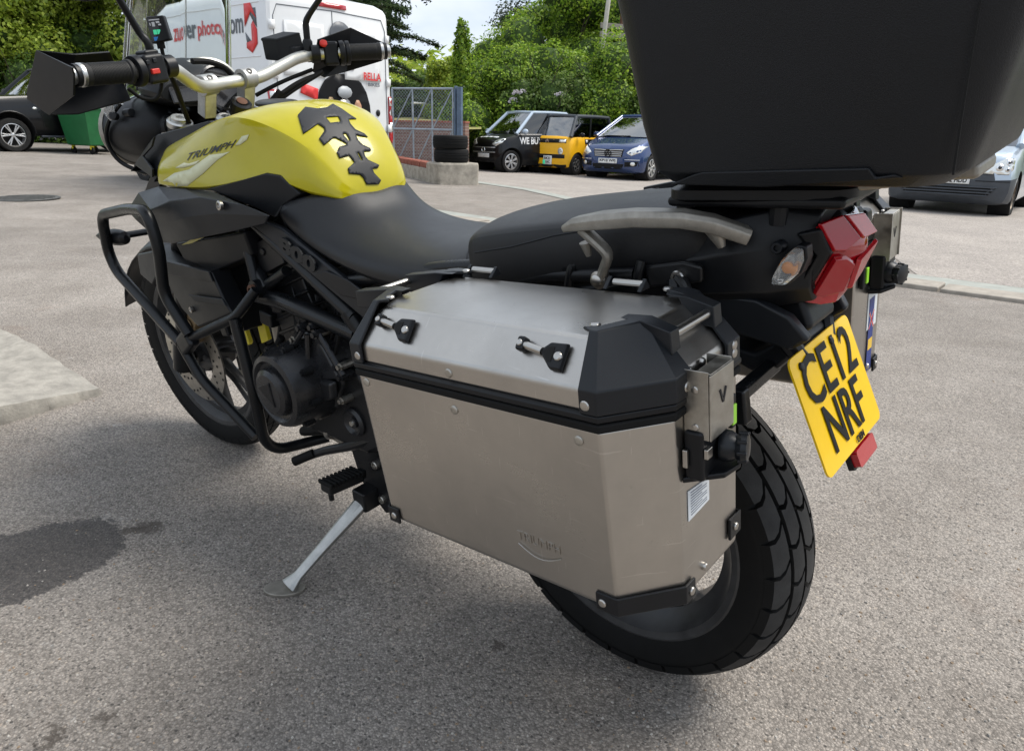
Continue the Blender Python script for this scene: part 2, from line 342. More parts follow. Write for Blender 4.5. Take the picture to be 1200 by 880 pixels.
def asphalt():
    g = NT('asphalt'); co = g.n('ShaderNodeTexCoord').outputs['Object']
    big = g.noise(co, .35, 4); mid = g.noise(co, 2.2, 6, .65); fine = g.noise(co, 55, 4, .7)
    base = g.mix(g.rng(big, .35, .65, 0, 1), (0.252, 0.225, 0.199, 1), (0.318, 0.285, 0.252, 1))
    base = g.mul(1.0, base, g.n('ShaderNodeCombineXYZ', {0: g.rng(mid, .3, .7, .82, 1.18), 1: g.rng(mid, .3, .7, .81, 1.19), 2: g.rng(mid, .3, .7, .80, 1.20)}).outputs[0])
    # crushed stone in the binder
    wob = g.n('ShaderNodeVectorMath', {0: co, 1: g.n('ShaderNodeVectorMath', {0: g.n('ShaderNodeTexNoise', {'Vector': co, 'Scale': 120.0}).outputs['Color'], 'Scale': 0.006}, operation='SCALE').outputs[0]}, operation='ADD').outputs[0]
    v1 = g.n('ShaderNodeTexVoronoi', {'Vector': wob, 'Scale': 205.0}); v2 = g.n('ShaderNodeTexVoronoi', {'Vector': wob, 'Scale': 105.0})
    s1 = g.n('ShaderNodeSeparateColor', {0: v1.outputs['Color']}).outputs[0]; s2 = g.n('ShaderNodeSeparateColor', {0: v2.outputs['Color']})
    k1 = g.rng(s1, 0, 1, .60, 1.40)
    base = g.mul(1.0, base, g.n('ShaderNodeCombineXYZ', {0: k1, 1: k1, 2: k1}).outputs[0])
    pale = g.math('MULTIPLY', g.math('GREATER_THAN', s2.outputs[0], .84), g.math('LESS_THAN', v2.outputs['Distance'], .34))
    base = g.mix(g.math('MULTIPLY', pale, .75), base, g.mix(s2.outputs[1], (0.36, 0.335, 0.30, 1), (0.52, 0.44, 0.36, 1)))
    pit = g.math('MULTIPLY', g.math('LESS_THAN', s2.outputs[0], .22), g.math('LESS_THAN', v2.outputs['Distance'], .30))
    base = g.mix(g.math('MULTIPLY', pit, .7), base, (0.05, 0.047, 0.044, 1))
    edge = g.rng(v1.outputs['Distance'], .25, .60, 1.05, .70)
    base = g.mul(1.0, base, g.n('ShaderNodeCombineXYZ', {0: edge, 1: edge, 2: edge}).outputs[0])
    # lime-white scuffs and rusty tints, scattered
    sc = g.math('MULTIPLY', g.rng(g.noise(co, 6.5, 8, .75), .61, .70, 0, 1), g.rng(fine, .45, .6, 0, .8)); base = g.mix(sc, base, (0.44, 0.42, 0.39, 1))
    ru = g.rng(g.noise(g.n('ShaderNodeVectorMath', {0: co, 1: (7, 3, 1)}, operation='ADD').outputs[0], 1.6, 6, .7), .60, .75, 0, .35); base = g.mix(ru, base, (0.20, 0.125, 0.085, 1))
    rough = .92
    # wet patch and oil drips: irregular shapes of their own
    nx = g.n('ShaderNodeTexNoise', {'Vector': co, 'Scale': 16.0, 'Detail': 6.0, 'Roughness': .7}).outputs['Color']
    wb = g.n('ShaderNodeVectorMath', {0: co, 1: g.n('ShaderNodeVectorMath', {0: g.n('ShaderNodeVectorMath', {0: nx, 1: (.5, .5, .5)}, operation='SUBTRACT').outputs[0], 'Scale': .11}, operation='SCALE').outputs[0]}, operation='ADD').outputs[0]
    nf = g.n('ShaderNodeTexNoise', {'Vector': co, 'Scale': 85.0, 'Detail': 3.0}).outputs['Color']
    wb = g.n('ShaderNodeVectorMath', {0: wb, 1: g.n('ShaderNodeVectorMath', {0: g.n('ShaderNodeVectorMath', {0: nf, 1: (.5, .5, .5)}, operation='SUBTRACT').outputs[0], 'Scale': .045}, operation='SCALE').outputs[0]}, operation='ADD').outputs[0]
    sp = g.n('ShaderNodeSeparateXYZ', {0: wb})
    def blob(cx, cy, ax, ay, ang, soft_):
        c, s_ = math.cos(ang), math.sin(ang)
        dx = g.math('SUBTRACT', sp.outputs[0], cx); dy = g.math('SUBTRACT', sp.outputs[1], cy)
        u = g.math('DIVIDE', g.math('ADD', g.math('MULTIPLY', dx, c), g.math('MULTIPLY', dy, s_)), ax); v = g.math('DIVIDE', g.math('ADD', g.math('MULTIPLY', dx, -s_), g.math('MULTIPLY', dy, c)), ay)
        d = g.math('ADD', g.math('POWER', g.math('ABSOLUTE', u), 2.6), g.math('POWER', g.math('ABSOLUTE', v), 2.6)); return g.rng(d, 1-soft_, 1+soft_, 1, 0)
    wet = blob(1.245, .775, .165, .275, -0.12, .05)
    drips = [blob(1.185, .45, .040, .026, .3, .5), blob(1.21, .485, .022, .018, 0, .5), blob(.208, .193, .016, .012, 0, .5), blob(.615, .875, .016, .024, .5, .5), blob(.60, .80, .02, .014, .2, .6)]
    base = g.mix(g.math('MULTIPLY', wet, .92), base, g.mul(1.0, base, (0.27, 0.265, 0.275, 1)))
    for d in drips: base = g.mix(g.math('MULTIPLY', d, .7), base, (0.05, 0.04, 0.032, 1))
    g.l(base, g.b.inputs['Base Color']); g.l(g.rng(wet, 0, 1, .92, .62), g.b.inputs['Roughness']); g.b.inputs['Specular IOR Level'].default_value = .35
    h = g.math('ADD', g.math('MULTIPLY', g.rng(v1.outputs['Distance'], 0, .7, 1, 0), g.rng(s1, 0, 1, .4, 1)), g.math('MULTIPLY', g.noise(co, 260, 3), .5))
    bp = g.n('ShaderNodeBump', {'Height': h, 'Strength': .8, 'Distance': .0030}); g.l(bp.outputs[0], g.b.inputs['Normal'])
asphalt()

def patch_asphalt(name, ca, cb):
    g = NT(name); co = g.n('ShaderNodeTexCoord').outputs['Object']
    base = g.mix(g.rng(g.noise(co, 1.3, 6), .3, .7, 0, 1), ca, cb); v1 = g.n('ShaderNodeTexVoronoi', {'Vector': co, 'Scale': 90.0}); s1 = g.n('ShaderNodeSeparateColor', {0: v1.outputs['Color']}).outputs[0]
    k = g.rng(s1, 0, 1, .65, 1.35); base = g.mul(1.0, base, g.n('ShaderNodeCombineXYZ', {0: k, 1: k, 2: k}).outputs[0])
    g.l(base, g.b.inputs['Base Color']); g.b.inputs['Roughness'].default_value = .92
    bp = g.n('ShaderNodeBump', {'Height': v1.outputs['Distance'], 'Strength': .5, 'Distance': .003}); g.l(bp.outputs[0], g.b.inputs['Normal'])
patch_asphalt('asphalt_pale', (0.255, 0.228, 0.205, 1), (0.33, 0.295, 0.262, 1))
patch_asphalt('grass_dry', (0.20, 0.20, 0.06, 1), (0.34, 0.30, 0.11, 1))

# ------------------------------------------------------------------ ground
def lines(a, b, fine, coarse):
    L = []; t = a
    while t < b:
        L.append(t); t += fine if abs(t) < 24 else coarse
    return L+[b]
gx = lines(-300, 400, 1.0, 20.0); gy = lines(-400, 300, 1.0, 20.0)
g = MB(); g.grid([[(x, y, gz(x, y)) for y in gy] for x in gx])
g.build('ground', 'asphalt', sharp=180, kind='structure')
def sheet(name, poly, matn, dz=.004, n=24):
    """strip laid over the ground: poly is two equally long edge lines"""
    A, Bq = poly; mb = MB(); rows = []
    for i in range(n+1):
        t = i/n; a = Vector(A[0]).lerp(Vector(A[1]), t); b = Vector(Bq[0]).lerp(Vector(Bq[1]), t)
        rows.append([(p.x, p.y, gz(p.x, p.y)+dz) for p in [a.lerp(b, s/8) for s in range(9)]])
    mb.grid(rows); return mb.build(name, matn, sharp=180, kind='structure')
# pale yard beyond the dropped kerb, with its concrete channel and kerbstones
def yard_edge(x): return float(np.interp(x, [-18, 3.2, 5.8, 8.2, 10.3, 16], [-5.62, -6.9, -8.45, -9.72, -10.2, -11.0])) if x > 1.0 else -5.62
m = MB(); m.grid([[(x, y, gz(x, y)+.004) for y in np.linspace(yard_edge(x), -27, 26)] for x in np.linspace(-18, 16, 70)]); m.build('yard', 'asphalt_pale', sharp=180, kind='structure')
m = MB(); m.grid([[(x, y, gz(x, y)+.008) for y in (yard_edge(x)+.16, yard_edge(x), yard_edge(x)-.16)] for x in np.linspace(3.2, 16, 50)]); m.build('drain_strip', 'channel', sharp=180, kind='structure')
sheet('gutter', (((-18, -5.16, 0), (8.2, -5.16, 0)), ((-18, -5.60, 0), (8.2, -5.60, 0))), 'channel', .006, 60)
kr = thing('kerb', None, None, (0, 0, 0), kind='structure')
km = MB(); km.box((0, 0, 0), (.905, .28, .12)); kmesh = None
x = -12.0; k = 0
while x < 8:
    if kmesh is None: ko = km.build('kerbstone', 'kerb', kr, bevel=.012); kmesh = ko
    else:
        ko = kmesh.copy(); COL.objects.link(ko)
    ko.location = (x, -5.01+random.Random(k).uniform(-.008, .008), gz(x, -5)+.035-.06+random.Random(k+5).uniform(-.006, .006)); ko.rotation_euler = (0, -.0, random.Random(k+9).uniform(-.006, .006))
    x += .92; k += 1
# loose grit lying on the tarmac
def grit():
    r = random.Random(4); m = MB()
    for i in range(2600):
        px = r.uniform(0, 1200); py = 330+550*r.random()**.7; d = ray(px, py); t_ = -CAMP.z/d.z; p = CAMP+d*t_
        s = r.choice((.0012, .0016, .002, .0028, .0036)); rot = Matrix.Rotation(r.uniform(0, 6.28), 3, 'Z'); z = gz(p.x, p.y)
        if math.hypot(p.x-.6, p.y) > 5.5: continue
        a = [V(math.cos(q)*s*r.uniform(.7, 1.3), math.sin(q)*s*r.uniform(.6, 1.1), 0) for q in (0, 1.2, 2.5, 3.7, 5.0)]
        b = [v*.6+V(0, 0, s*r.uniform(.5, .9)) for v in a]; m.k = i % 3
        m.add([V(p.x, p.y, z-.0005)+rot@v for v in a+b], [(5, 6, 7, 8, 9)]+[(j, (j+1) % 5, 5+(j+1) % 5, 5+j) for j in range(5)])
    o = m.build('gravel', ['grit_pale', 'grit_grey', 'grit_brown'], merge=False, flatshade=True); tag(o, 'fine loose grit scattered over the asphalt', 'gravel', None, 'stuff')
mat('grit_pale', (0.42, 0.39, 0.35), .85); mat('grit_grey', (0.22, 0.21, 0.195), .85); mat('grit_brown', (0.26, 0.19, 0.13), .85)
grit()
# ================================================================== the motorcycle
bike = bike_thing('motorcycle', (0, 0, 0), 'yellow and black adventure motorcycle leaning on its side stand', 'motorcycle')
SAo = Vector((1.637, 0, 0)); SAd = Vector((-math.tan(R_(23.9)), 0, 1)).normalized(); STEER = R_(3.4)
def st(p): return SAo+Quaternion(SAd, STEER)@(Vector(p)-SAo)
def crown(y, R, w, drop): return R-drop*(abs(y)/(w/2))**2.2
def make_wheel(name, c, R, w, rimr, rimw, npitch, drop, spokes, steer=False, rear=True):
    T = st if steer else (lambda p: Vector(p))
    wh = MB(); wh.lathe([(.018, -rimw-.03), (.030, -rimw-.03), (.030, rimw+.03), (.018, rimw+.03)], c, (0, 1, 0), 20)
    wh.v = [tuple(T(p)) for p in wh.v]
    root = wh.build(name, 'rim_grey', bike)
    # carcass
    t = MB(); h = w/2; prof = [(rimr-.004, -rimw), (rimr+.012, -rimw-.006), (rimr+.04, -h*1.0), (crown(h*.97, R, w, drop)-.016, -h*.99)]
    ys = [h*.93*q for q in (-1, -.8, -.6, -.35, 0, .35, .6, .8, 1)]
    prof += [(crown(y, R, w, drop)-(.0125 if rear else .0075), y) for y in ys]; prof += [(r, -y) for r, y in prof[3::-1]]
    t.lathe(prof, c, (0, 1, 0), 96, k=1)
    p = 2*math.pi/npitch; g = .0075 if rear else .004
    rows = [(-.21*h, .21*h, 0, .0)]
    for s in (1, -1): rows += [(s*.29*h, s*.60*h, .5, s*.30), (s*.68*h, s*1.0*h, .10, s*.40)]
    for ya, yb, off, sk in rows:
        for i in range(npitch):
            th0 = (i+off)*p; gw = g/R; ga, gb = -.5*p+gw*.6, .5*p-gw*.6; top = []
            for v in range(4):
                q = v/3; y = ya+(yb-ya)*q; bend = sk*p*q+(.20*p*(1-abs(2*q-1)))*(1 if rear else .4)
                r = crown(y, R, w, drop)
                top.append([(th0+bend+ga+(gb-ga)*u/3, y, r) for u in range(4)])
            loop = [(0, u) for u in range(4)]+[(v, 3) for v in (1, 2)]+[(3, u) for u in (3, 2, 1, 0)]+[(v, 0) for v in (2, 1)]
            P3 = lambda a: Vector(c)+Vector((a[2]*math.cos(a[0]), a[1], a[2]*math.sin(a[0])))
            vs = [P3(top[v][u]) for v in range(4) for u in range(4)]; fs = [(v*4+u, v*4+u+1, v*4+u+5, v*4+u+4) for v in range(3) for u in range(3)]
            for v, u in loop:
                a = top[v][u]; vs.append(P3((a[0]+(u-1.5)*.0012, a[1]+(v-1.5)*.0004*(1 if yb > ya else -1), a[2]-.0155)))
            nl = len(loop)
            for j in range(nl):
                a = loop[j]; b = loop[(j+1) % nl]; fs.append((a[0]*4+a[1], b[0]*4+b[1], 16+(j+1) % nl, 16+j))
            t.add(vs, fs[:9], 0); t.add(vs, fs[9:], 1)  # groove walls in darker rubber: clean of dust, plus painted-in groove shade
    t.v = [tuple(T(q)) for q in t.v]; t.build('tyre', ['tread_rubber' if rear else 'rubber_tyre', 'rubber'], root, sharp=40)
    # rim
    r = MB(); a = rimw
    r.lathe([(rimr, -a-.004), (rimr+.004, -a-.003), (rimr+.004, -a+.003), (rimr-.010, -a+.006), (rimr-.018, -a+.022), (rimr-.034, -a*.35), (rimr-.036, 0), (rimr-.034, a*.35), (rimr-.018, a-.022), (rimr-.010, a-.006), (rimr+.004, a-.003), (rimr+.004, a+.003), (rimr, a+.004), (rimr-.012, a), (rimr-.024, a-.022), (rimr-.042, a*.4), (rimr-.044, 0), (rimr-.042, -a*.4), (rimr-.024, -a+.022), (rimr-.012, -a), (rimr, -a-.004)], c, (0, 1, 0), 72)
    r.lathe([(.022, -a-.012), (.062, -a-.012), (.066, -a), (.060, -.01), (.060, .01), (.066, a), (.062, a+.012), (.022, a+.012)], c, (0, 1, 0), 36)
    r.v = [tuple(T(q)) for q in r.v]; r.build('rim', 'rim_grey', root, sharp=30)
    for i in range(spokes):
        s = MB()
        for da in (-.10, .10):
            th = 2*math.pi*(i+.27)/spokes; a0 = th+da*1.6; a1 = th+da*.9
            pa = Vector(c)+Vector((.056*math.cos(a0), 0, .056*math.sin(a0))); pb = Vector(c)+Vector(((rimr-.036)*math.cos(a1), 0, (rimr-.036)*math.sin(a1)))
            d = (pb-pa).normalized(); n = Vector((0, 1, 0)).cross(d)
            ring = lambda o, wx, wy: [o+n*wx*math.cos(q)+Vector((0, 1, 0))*wy*math.sin(q) for q in [2*math.pi*j/10 for j in range(10)]]
            ks = 1.0 if rear else .6; s.loft([ring(pa, .010*ks, .030*ks), ring(pa.lerp(pb, .5), .008*ks, .020*ks), ring(pb, .012*ks, .026*ks)])
        s.v = [tuple(T(q)) for q in s.v]; s.build('spoke', 'rim_grey', root)
    return root, T
RW = Vector((0, 0, .321)); FWC = Vector((1.545, 0, .331))
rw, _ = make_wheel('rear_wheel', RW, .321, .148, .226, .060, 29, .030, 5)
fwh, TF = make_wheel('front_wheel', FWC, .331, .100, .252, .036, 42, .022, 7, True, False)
s = MB(); s.lathe([(.05, .075), (.112, .075), (.112, .082), (.05, .082), (.05, .075)], RW, (0, 1, 0), 40)
for i in range(42):
    a = 2*math.pi*i/42; s.box(RW+V(.116*math.cos(a), .0785, .116*math.sin(a)), (.010, .005, .008), Matrix.Rotation(-a, 3, 'Y'))
s.build('sprocket', 'steel_dull', rw)
s = MB(); s.lathe([(.07, -.075), (.12, -.075), (.12, -.070), (.07, -.070), (.07, -.075)], RW, (0, 1, 0), 40); s.build('brake_disc', 'disc_steel', rw)
for sy in (1, -1):
    s = MB(); s.lathe([(.095, sy*.060), (.154, sy*.060), (.154, sy*.065), (.095, sy*.065), (.095, sy*.060)], FWC, (0, 1, 0), 64)
    s.v = [tuple(TF(q)) for q in s.v]; d = s.build('brake_disc', 'disc_steel', fwh)
    s = MB()
    for i in range(48):
        a = 2*math.pi*i/48; rr = (.108, .122, .136, .147)[i % 4]; s.lathe([(.0045, sy*.0658), (0, sy*.0660)], FWC+V(rr*math.cos(a), 0, rr*math.sin(a)), (0, 1, 0), 8)
    s.v = [tuple(TF(q)) for q in s.v]; s.build('drilled_hole', 'dark_void', d)
    s = MB()
    for i in range(6):
        a = 2*math.pi*i/6; s.obox(FWC+V(.05*math.cos(a), sy*.062, .05*math.sin(a)), FWC+V(.1*math.cos(a+.25), sy*.062, .1*math.sin(a+.25)), .016, .006, (0, 1, 0))
    s.v = [tuple(TF(q)) for q in s.v]; s.build('disc_carrier', 'rim_grey', fwh)
# fork
fd = Vector((-.405, 0, .914))
fk = MB()
for sy in (.105, -.105):
    a = FWC+V(-.01, sy, 0)
    fk.tube([st(a-fd*.03), st(a+fd*.06), st(a+fd*.10)], [.030, .030, .027], 18); fk.cyl(st(a+fd*.08), st(a+fd*.36), .0215, 18); fk.cyl(st(a+fd*.34), st(a+fd*.745), .0275, 20)
fk.cyl(st(FWC+V(0, .12, 0)), st(FWC+V(0, -.12, 0)), .013)
fork = fk.build('fork', 'engine_black', bike, bevel=.002)
for sy in (.105, -.105):
    m = MB(); q = st(FWC+V(-.01, sy, 0)+fd*.745); m.lathe([(.030, -.002), (.030, .010), (.026, .013), (.020, .013), (.020, .020), (.010, .020), (.010, .016), (0, .016)], q, fd, 24); m.build('fork_cap', 'alu_bright', fork)
yk = MB(); a = FWC+V(-.01, 0, 0)+fd*.70
for dd in (0, -.17):
    o_ = a+fd*dd; yk.obox(st(o_+V(0, .135, 0)), st(o_+V(0, -.135, 0)), .075, .03, fd)
    yk.obox(st(o_+V(-.05, .05, 0)), st(o_+V(-.05, -.05, 0)), .08, .028, fd)
yk.build('yoke', 'alu_cast', fork, bevel=.006)
m = MB(); q = B(265, 142, y=0); m.lathe([(.026, -.012), (.026, .008), (.020, .012), (.012, .012), (.012, .006), (0, .006)], q, fd, 24); m.build('stem_nut', 'alu_bright', fork)
m = MB(); q = B(283, 122, y=-.01); m.lathe([(.024, -.03), (.024, .004), (.018, .008), (.014, .006), (0, .005)], q, fd+V(-.3, 0, 0), 24); ign = m.build('ignition_barrel', 'engine_black', bike)
m = MB(); m.lathe([(.013, .009), (.009, .011), (0, .011)], q, fd+V(-.3, 0, 0), 16); m.build('ignition_slot', 'rust', ign)
# calipers
for sy in (1, -1):
    o_ = FWC+V(-.085, sy*.075, .115); m = MB(); rot = Matrix.Rotation(R_(-38), 3, 'Y')
    m.box(o_, (.060, .062, .105), rot); m.box(o_+rot@V(.022, 0, 0), (.05, .066, .07), rot); m.cyl(o_+rot@V(-.005, sy*.03, .025), o_+rot@V(-.005, sy*.040, .025), .017); m.cyl(o_+rot@V(-.005, sy*.03, -.025), o_+rot@V(-.005, sy*.040, -.025), .017)
    m.v = [tuple(st(p)) for p in m.v]; cp = m.build('brake_caliper', 'caliper_gold', fork, bevel=.007)
m = MB(); m.tube([st(FWC+V(-.09, .10, .17)), st(FWC+V(-.12, .11, .25)), st(FWC+V(-.2, .11, .4)), st(FWC+V(-.25, .10, .6))], .005, 8, .05); m.build('brake_hose', 'rubber', fork)
# front mudguard
m = MB(); rows = []
for i in range(15):
    a = R_(18+i*9.2); r = .372
    rows.append([st(FWC+V(r*math.cos(a), y, (r-abs(y)**2*7)*math.sin(a))) for y in (-.072, -.06, -.03, 0, .03, .06, .072)])
m.grid(rows); m.build('mudguard', 'plastic_grey', fork, solid=.004)
m = MB()
for sy in (1, -1):
    m.prism([st(FWC+V(.02, sy*.070, .30)), st(FWC+V(-.15, sy*.078, .30)), st(FWC+V(-.13, sy*.085, .17)), st(FWC+V(-.04, sy*.085, .17))], V(0, sy*.006, 0))
m.build('mudguard_bracket', 'plastic', fork, bevel=.002)

# ---------------------------------------------------------------- engine
e = MB()   # crankcase: lofted left-right
def oct_(cx, cz, a, b, y, ch=.3):
    return [V(cx+a*p, y, cz+b*q) for p, q in ((-1, -1+ch), (-1+ch, -1), (1-ch, -1), (1, -1+ch), (1, 1-ch), (1-ch, 1), (-1+ch, 1), (-1, 1-ch))]
e.loft([oct_(.72, .42, .17, .10, y) for y in (-.16, -.13, .13, .155)], True)
e.loft([oct_(.54, .42, .09, .115, y) for y in (-.12, .12)], True)
e.loft([oct_(.82, .35, .17, .07, y) for y in (-.09, .09)], True)
eng = e.build('engine', 'engine_black', bike, bevel=.012)
rotc = Matrix.Rotation(R_(22), 3, 'Y')
c_ = MB(); c_.box((.825, 0, .60), (.17, .27, .20), rotc)
for i in range(6): c_.box(V(.825, 0, .60)+rotc@V(0, 0, -.085+i*.032), (.186, .28, .009), rotc)
c_.build('cylinder_block', 'engine_black', eng, bevel=.006)
h_ = MB(); h_.box(V(.825, 0, .60)+rotc@V(.0, 0, .155), (.20, .27, .11), rotc); h_.box(V(.825, 0, .60)+rotc@V(.0, .14, .15), (.13, .02, .07), rotc)
for i in (-1, 0, 1): h_.cyl(V(.825, .145, .60)+rotc@V(.05*i, 0, .16), V(.825, .155, .60)+rotc@V(.05*i, 0, .16), .009, 10)
h_.build('cylinder_head', 'engine_black', eng, bevel=.008)
AC = B(317, 461, y=.262)
a_ = MB(); o_ = V(AC.x, 0, AC.z)
a_.lathe([(.098, .10), (.098, .16), (.093, .205), (.089, .238), (.083, .252), (.072, .256), (.066, .248), (.058, .246), (.054, .262), (.044, .268), (0, .270)], o_, (0, 1, 0), 48)
alt = a_.build('alternator_cover', 'engine_case', eng, sharp=25)
for i in range(8):
    m = MB(); a = 2*math.pi*i/8+.2; p = o_+V(.092*math.cos(a), .20, .092*math.sin(a)); m.cyl(p, p+V(0, .022, 0), .0095, 12); m.cyl(p+V(0, .02, 0), p+V(0, .027, 0), .006, 6); m.build('cover_bolt', 'engine_black', alt)
m = MB(); m.prism([o_+V(.035*math.cos(t), .268, .035*math.sin(t)) for t in (0.3, 2.0, 4.0)], V(0, .004, 0)); m.build('cover_cap', 'plastic', alt, bevel=.002)
# ribbed side cover above the alternator and other castings
q = BL([(357, 385, .17), (372, 388, .17), (404, 447, .17), (352, 450, .19), (328, 428, .19), (345, 402, .17)])
m = MB(); m.prism([p+V(0, -.06, 0) for p in q], V(0, .065, 0), inset=.08); m.build('cover_plate', 'engine_case', eng, bevel=.006)
for L in ([(355, 388, .19), (328, 432, .20)], [(374, 392, .18), (402, 440, .18)], [(360, 392, .185), (362, 445, .195)]):
    m = MB(); m.tube(BL(L), .006, 8); m.build('casting_rib', 'engine_case', eng)
for px, py, y in ((352, 384, .185), (370, 392, .185), (366, 383, .18), (400, 442, .18), (378, 478, .17), (395, 430, .17), (329, 432, .2), (408, 470, .15)):
    m = MB(); p = B(px, py, y=y); m.cyl(p-V(0, .03, 0), p+V(0, .004, 0), .010, 12); m.cyl(p, p+V(0, .010, 0), .0065, 6); m.build('bolt_head', 'engine_case', eng)
q = BL([(385, 462, .14), (420, 440, .14), (440, 470, .14), (432, 500, .14), (398, 505, .14), (380, 490, .14)]); m = MB(); m.prism([p-V(0, .05, 0) for p in q], V(0, .06, 0), inset=.12); m.build('sprocket_cover', 'engine_black', eng, bevel=.008)
for L, r in (([(398, 395, .12), (398, 430, .13), (388, 452, .14), (386, 470, .14)], .008), ([(345, 350, .12), (352, 390, .14), (340, 420, .15)], .010), ([(385, 360, .10), (400, 400, .11), (408, 440, .12), (410, 500, .13)], .006), ([(330, 395, .16), (318, 420, .18), (312, 440, .19)], .009), ([(356, 505, .12), (390, 503, .13), (425, 500, .12)], .013)):
    m = MB(); m.tube(BL(L), r, 10, .03); m.build('hose', 'rubber', eng)
m = MB(); p = B(388, 507, y=.14); m.lathe([(.016, -.008), (.016, .008), (.013, .008), (.013, -.008), (.016, -.008)], p, B(400, 505, y=.14)-B(375, 508, y=.14), 20); m.build('hose_clip', 'steel', eng)
# more castings, fins, wiring
q = BL([(336, 402, .185), (350, 390, .18), (374, 388, .175), (394, 420, .17), (404, 452, .165), (398, 480, .16), (372, 492, .165), (352, 486, .18), (343, 440, .19)])
m = MB(); m.prism([p-V(0, .10, 0) for p in q], V(0, .10, 0), inset=.06); m.build('timing_housing', 'engine_case', eng, bevel=.009, bseg=3)
for px, py in ((343, 398), (372, 392), (398, 430), (400, 470), (374, 488), (352, 480)):
    m = MB(); p = B(px, py, y=.182); m.cyl(p-V(0, .05, 0), p, .0085, 10); m.cyl(p, p+V(0, .007, 0), .0055, 6); m.build('bolt_head', 'steel_dull', eng)
q = BL([(372, 440, .178), (396, 446, .176), (398, 466, .174), (376, 472, .176)]); m = MB(); m.prism(q, V(0, .018, 0), inset=.15); m.build('water_pump', 'engine_case', eng, bevel=.006)
rnd_ = random.Random(12)
for i in range(16):
    x0 = rnd_.uniform(322, 405); y0 = rnd_.uniform(335, 385); x1 = x0+rnd_.uniform(-14, 22); y1 = rnd_.uniform(420, 500); yy = rnd_.uniform(.10, .155); m = MB()
    m.tube(BL([(x0, y0, yy-.02), (x0+rnd_.uniform(-10, 12), (y0*2+y1)/3, yy), (x1+rnd_.uniform(-12, 10), (y0+2*y1)/3, yy+.01), (x1, y1, yy)]), rnd_.choice((.0028, .004, .006)), 8, .04); m.build('wiring_loom', rnd_.choice(('rubber', 'plastic', 'engine_black')), eng)
for px, py, w_ in ((318, 372, .05), (330, 358, .04), (360, 372, .045), (384, 392, .035)):
    m = MB(); p = B(px, py, y=.135); m.box(p, (w_, .035, w_*.7), Matrix.Rotation(R_(rnd_.uniform(-35, 35)), 3, 'Y')); m.build('connector_box', 'plastic', eng, bevel=.005)
for s0_, e0_ in (((300, 300, .12), (345, 345, .12)), ((322, 300, .11), (388, 352, .11)), ((312, 320, .10), (360, 372, .10))):
    m = MB(); m.tube(BL([s0_, e0_]), .008, 8); m.build('wiring_loom', 'rubber', eng)
# exhaust headers, silencer (right side)
m = MB()
for y in (-.08, 0, .08): m.tube([(.93, y, .62), (1.0, y, .56), (1.02, y*.8, .40), (.96, y*.5, .25), (.72, y*.3, .20)], .019, 12, .07)
m.tube([(.72, 0, .20), (.45, -.06, .20), (.30, -.13, .30), (.15, -.20, .42)], .026, 14, .08); m.tube([(.15, -.20, .42), (.02, -.205, .47)], [.05, .052], 20)
m.build('exhaust', 'steel_dull', bike)
# yellow coil cover pieces seen behind the bars
for L in ([(286, 386, .06), (291, 382, .06), (297, 400, .06), (296, 403, .06), (289, 402, .06)], [(305, 376, .07), (313, 374, .07), (319, 397, .07), (311, 401, .07)]):
    m = MB(); m.prism(BL(L), V(0, .012, 0)); m.build('yellow_bracket', 'yellow_part', bike, bevel=.002)
# radiator
m = MB(); m.box((1.12, 0, .66), (.035, .36, .30), Matrix.Rotation(R_(12), 3, 'Y')); rad = m.build('radiator', 'plastic', bike, bevel=.006)
m = MB()
for i in range(22): m.box(V(1.14, 0, .66)+Matrix.Rotation(R_(12), 3, 'Y')@V(.0, 0, -.13+i*.0125), (.004, .34, .002), Matrix.Rotation(R_(12), 3, 'Y'))
m.build('radiator_fins', 'steel_dull', rad)
# ---------------------------------------------------------------- frame
def ftube(L, r=.016, sides=(1, -1), name='frame_tube', fil=.04, m_='frame_paint'):
    for s_ in sides:
        P_ = BL(L) if not isinstance(L[0], Vector) else L
        P_ = [p if s_ > 0 else mir(p) for p in P_]; t = MB(); t.tube(P_, r, 14, fil); t.build(name, m_, frame)
f0 = MB(); f0.box((1.19, 0, .90), (.07, .07, .20), Matrix.Rotation(R_(-24), 3, 'Y')); frame = f0.build('frame', 'frame_paint', bike, bevel=.01)
ftube([(268, 232, .13), (290, 252, .155), (416, 372, .165)], .0155)
ftube([(300, 345, .165), (330, 352, .165), (420, 392, .165)], .0185)
ftube([(282, 255, .15), (302, 338, .17)], .0125); ftube([(303, 342, .165), (336, 318, .162)], .0125)
ftube([V(.58, .165, .665), V(.50, .15, .55), V(.47, .14, .40), V(.50, .13, .30)], .019)
ftube([V(1.17, .03, .95), V(1.05, .12, .88), V(.95, .155, .845)], .016); ftube([V(.86, .17, .67), V(1.02, .12, .76), V(1.16, .03, .86)], .014)
ftube([V(.55, .15, .64), V(.30, .14, .70), V(.05, .13, .78), V(-.16, .11, .83)], .015); ftube([V(.60, .15, .72), V(.30, .15, .79), V(.02, .145, .83)], .013)
m = MB(); p = B(300, 339, y=.185); m.cyl(p-V(0, .05, 0), p+V(0, .006, 0), .021, 20); m.build('frame_boss', 'frame_paint', frame)
m = MB(); m.lathe([(.013, 0), (.013, .008), (.011, .010), (.007, .010), (.007, .005), (0, .005)], p+V(0, .006, 0), (0, 1, 0), 18); m.build('frame_bolt', 'rust', frame)
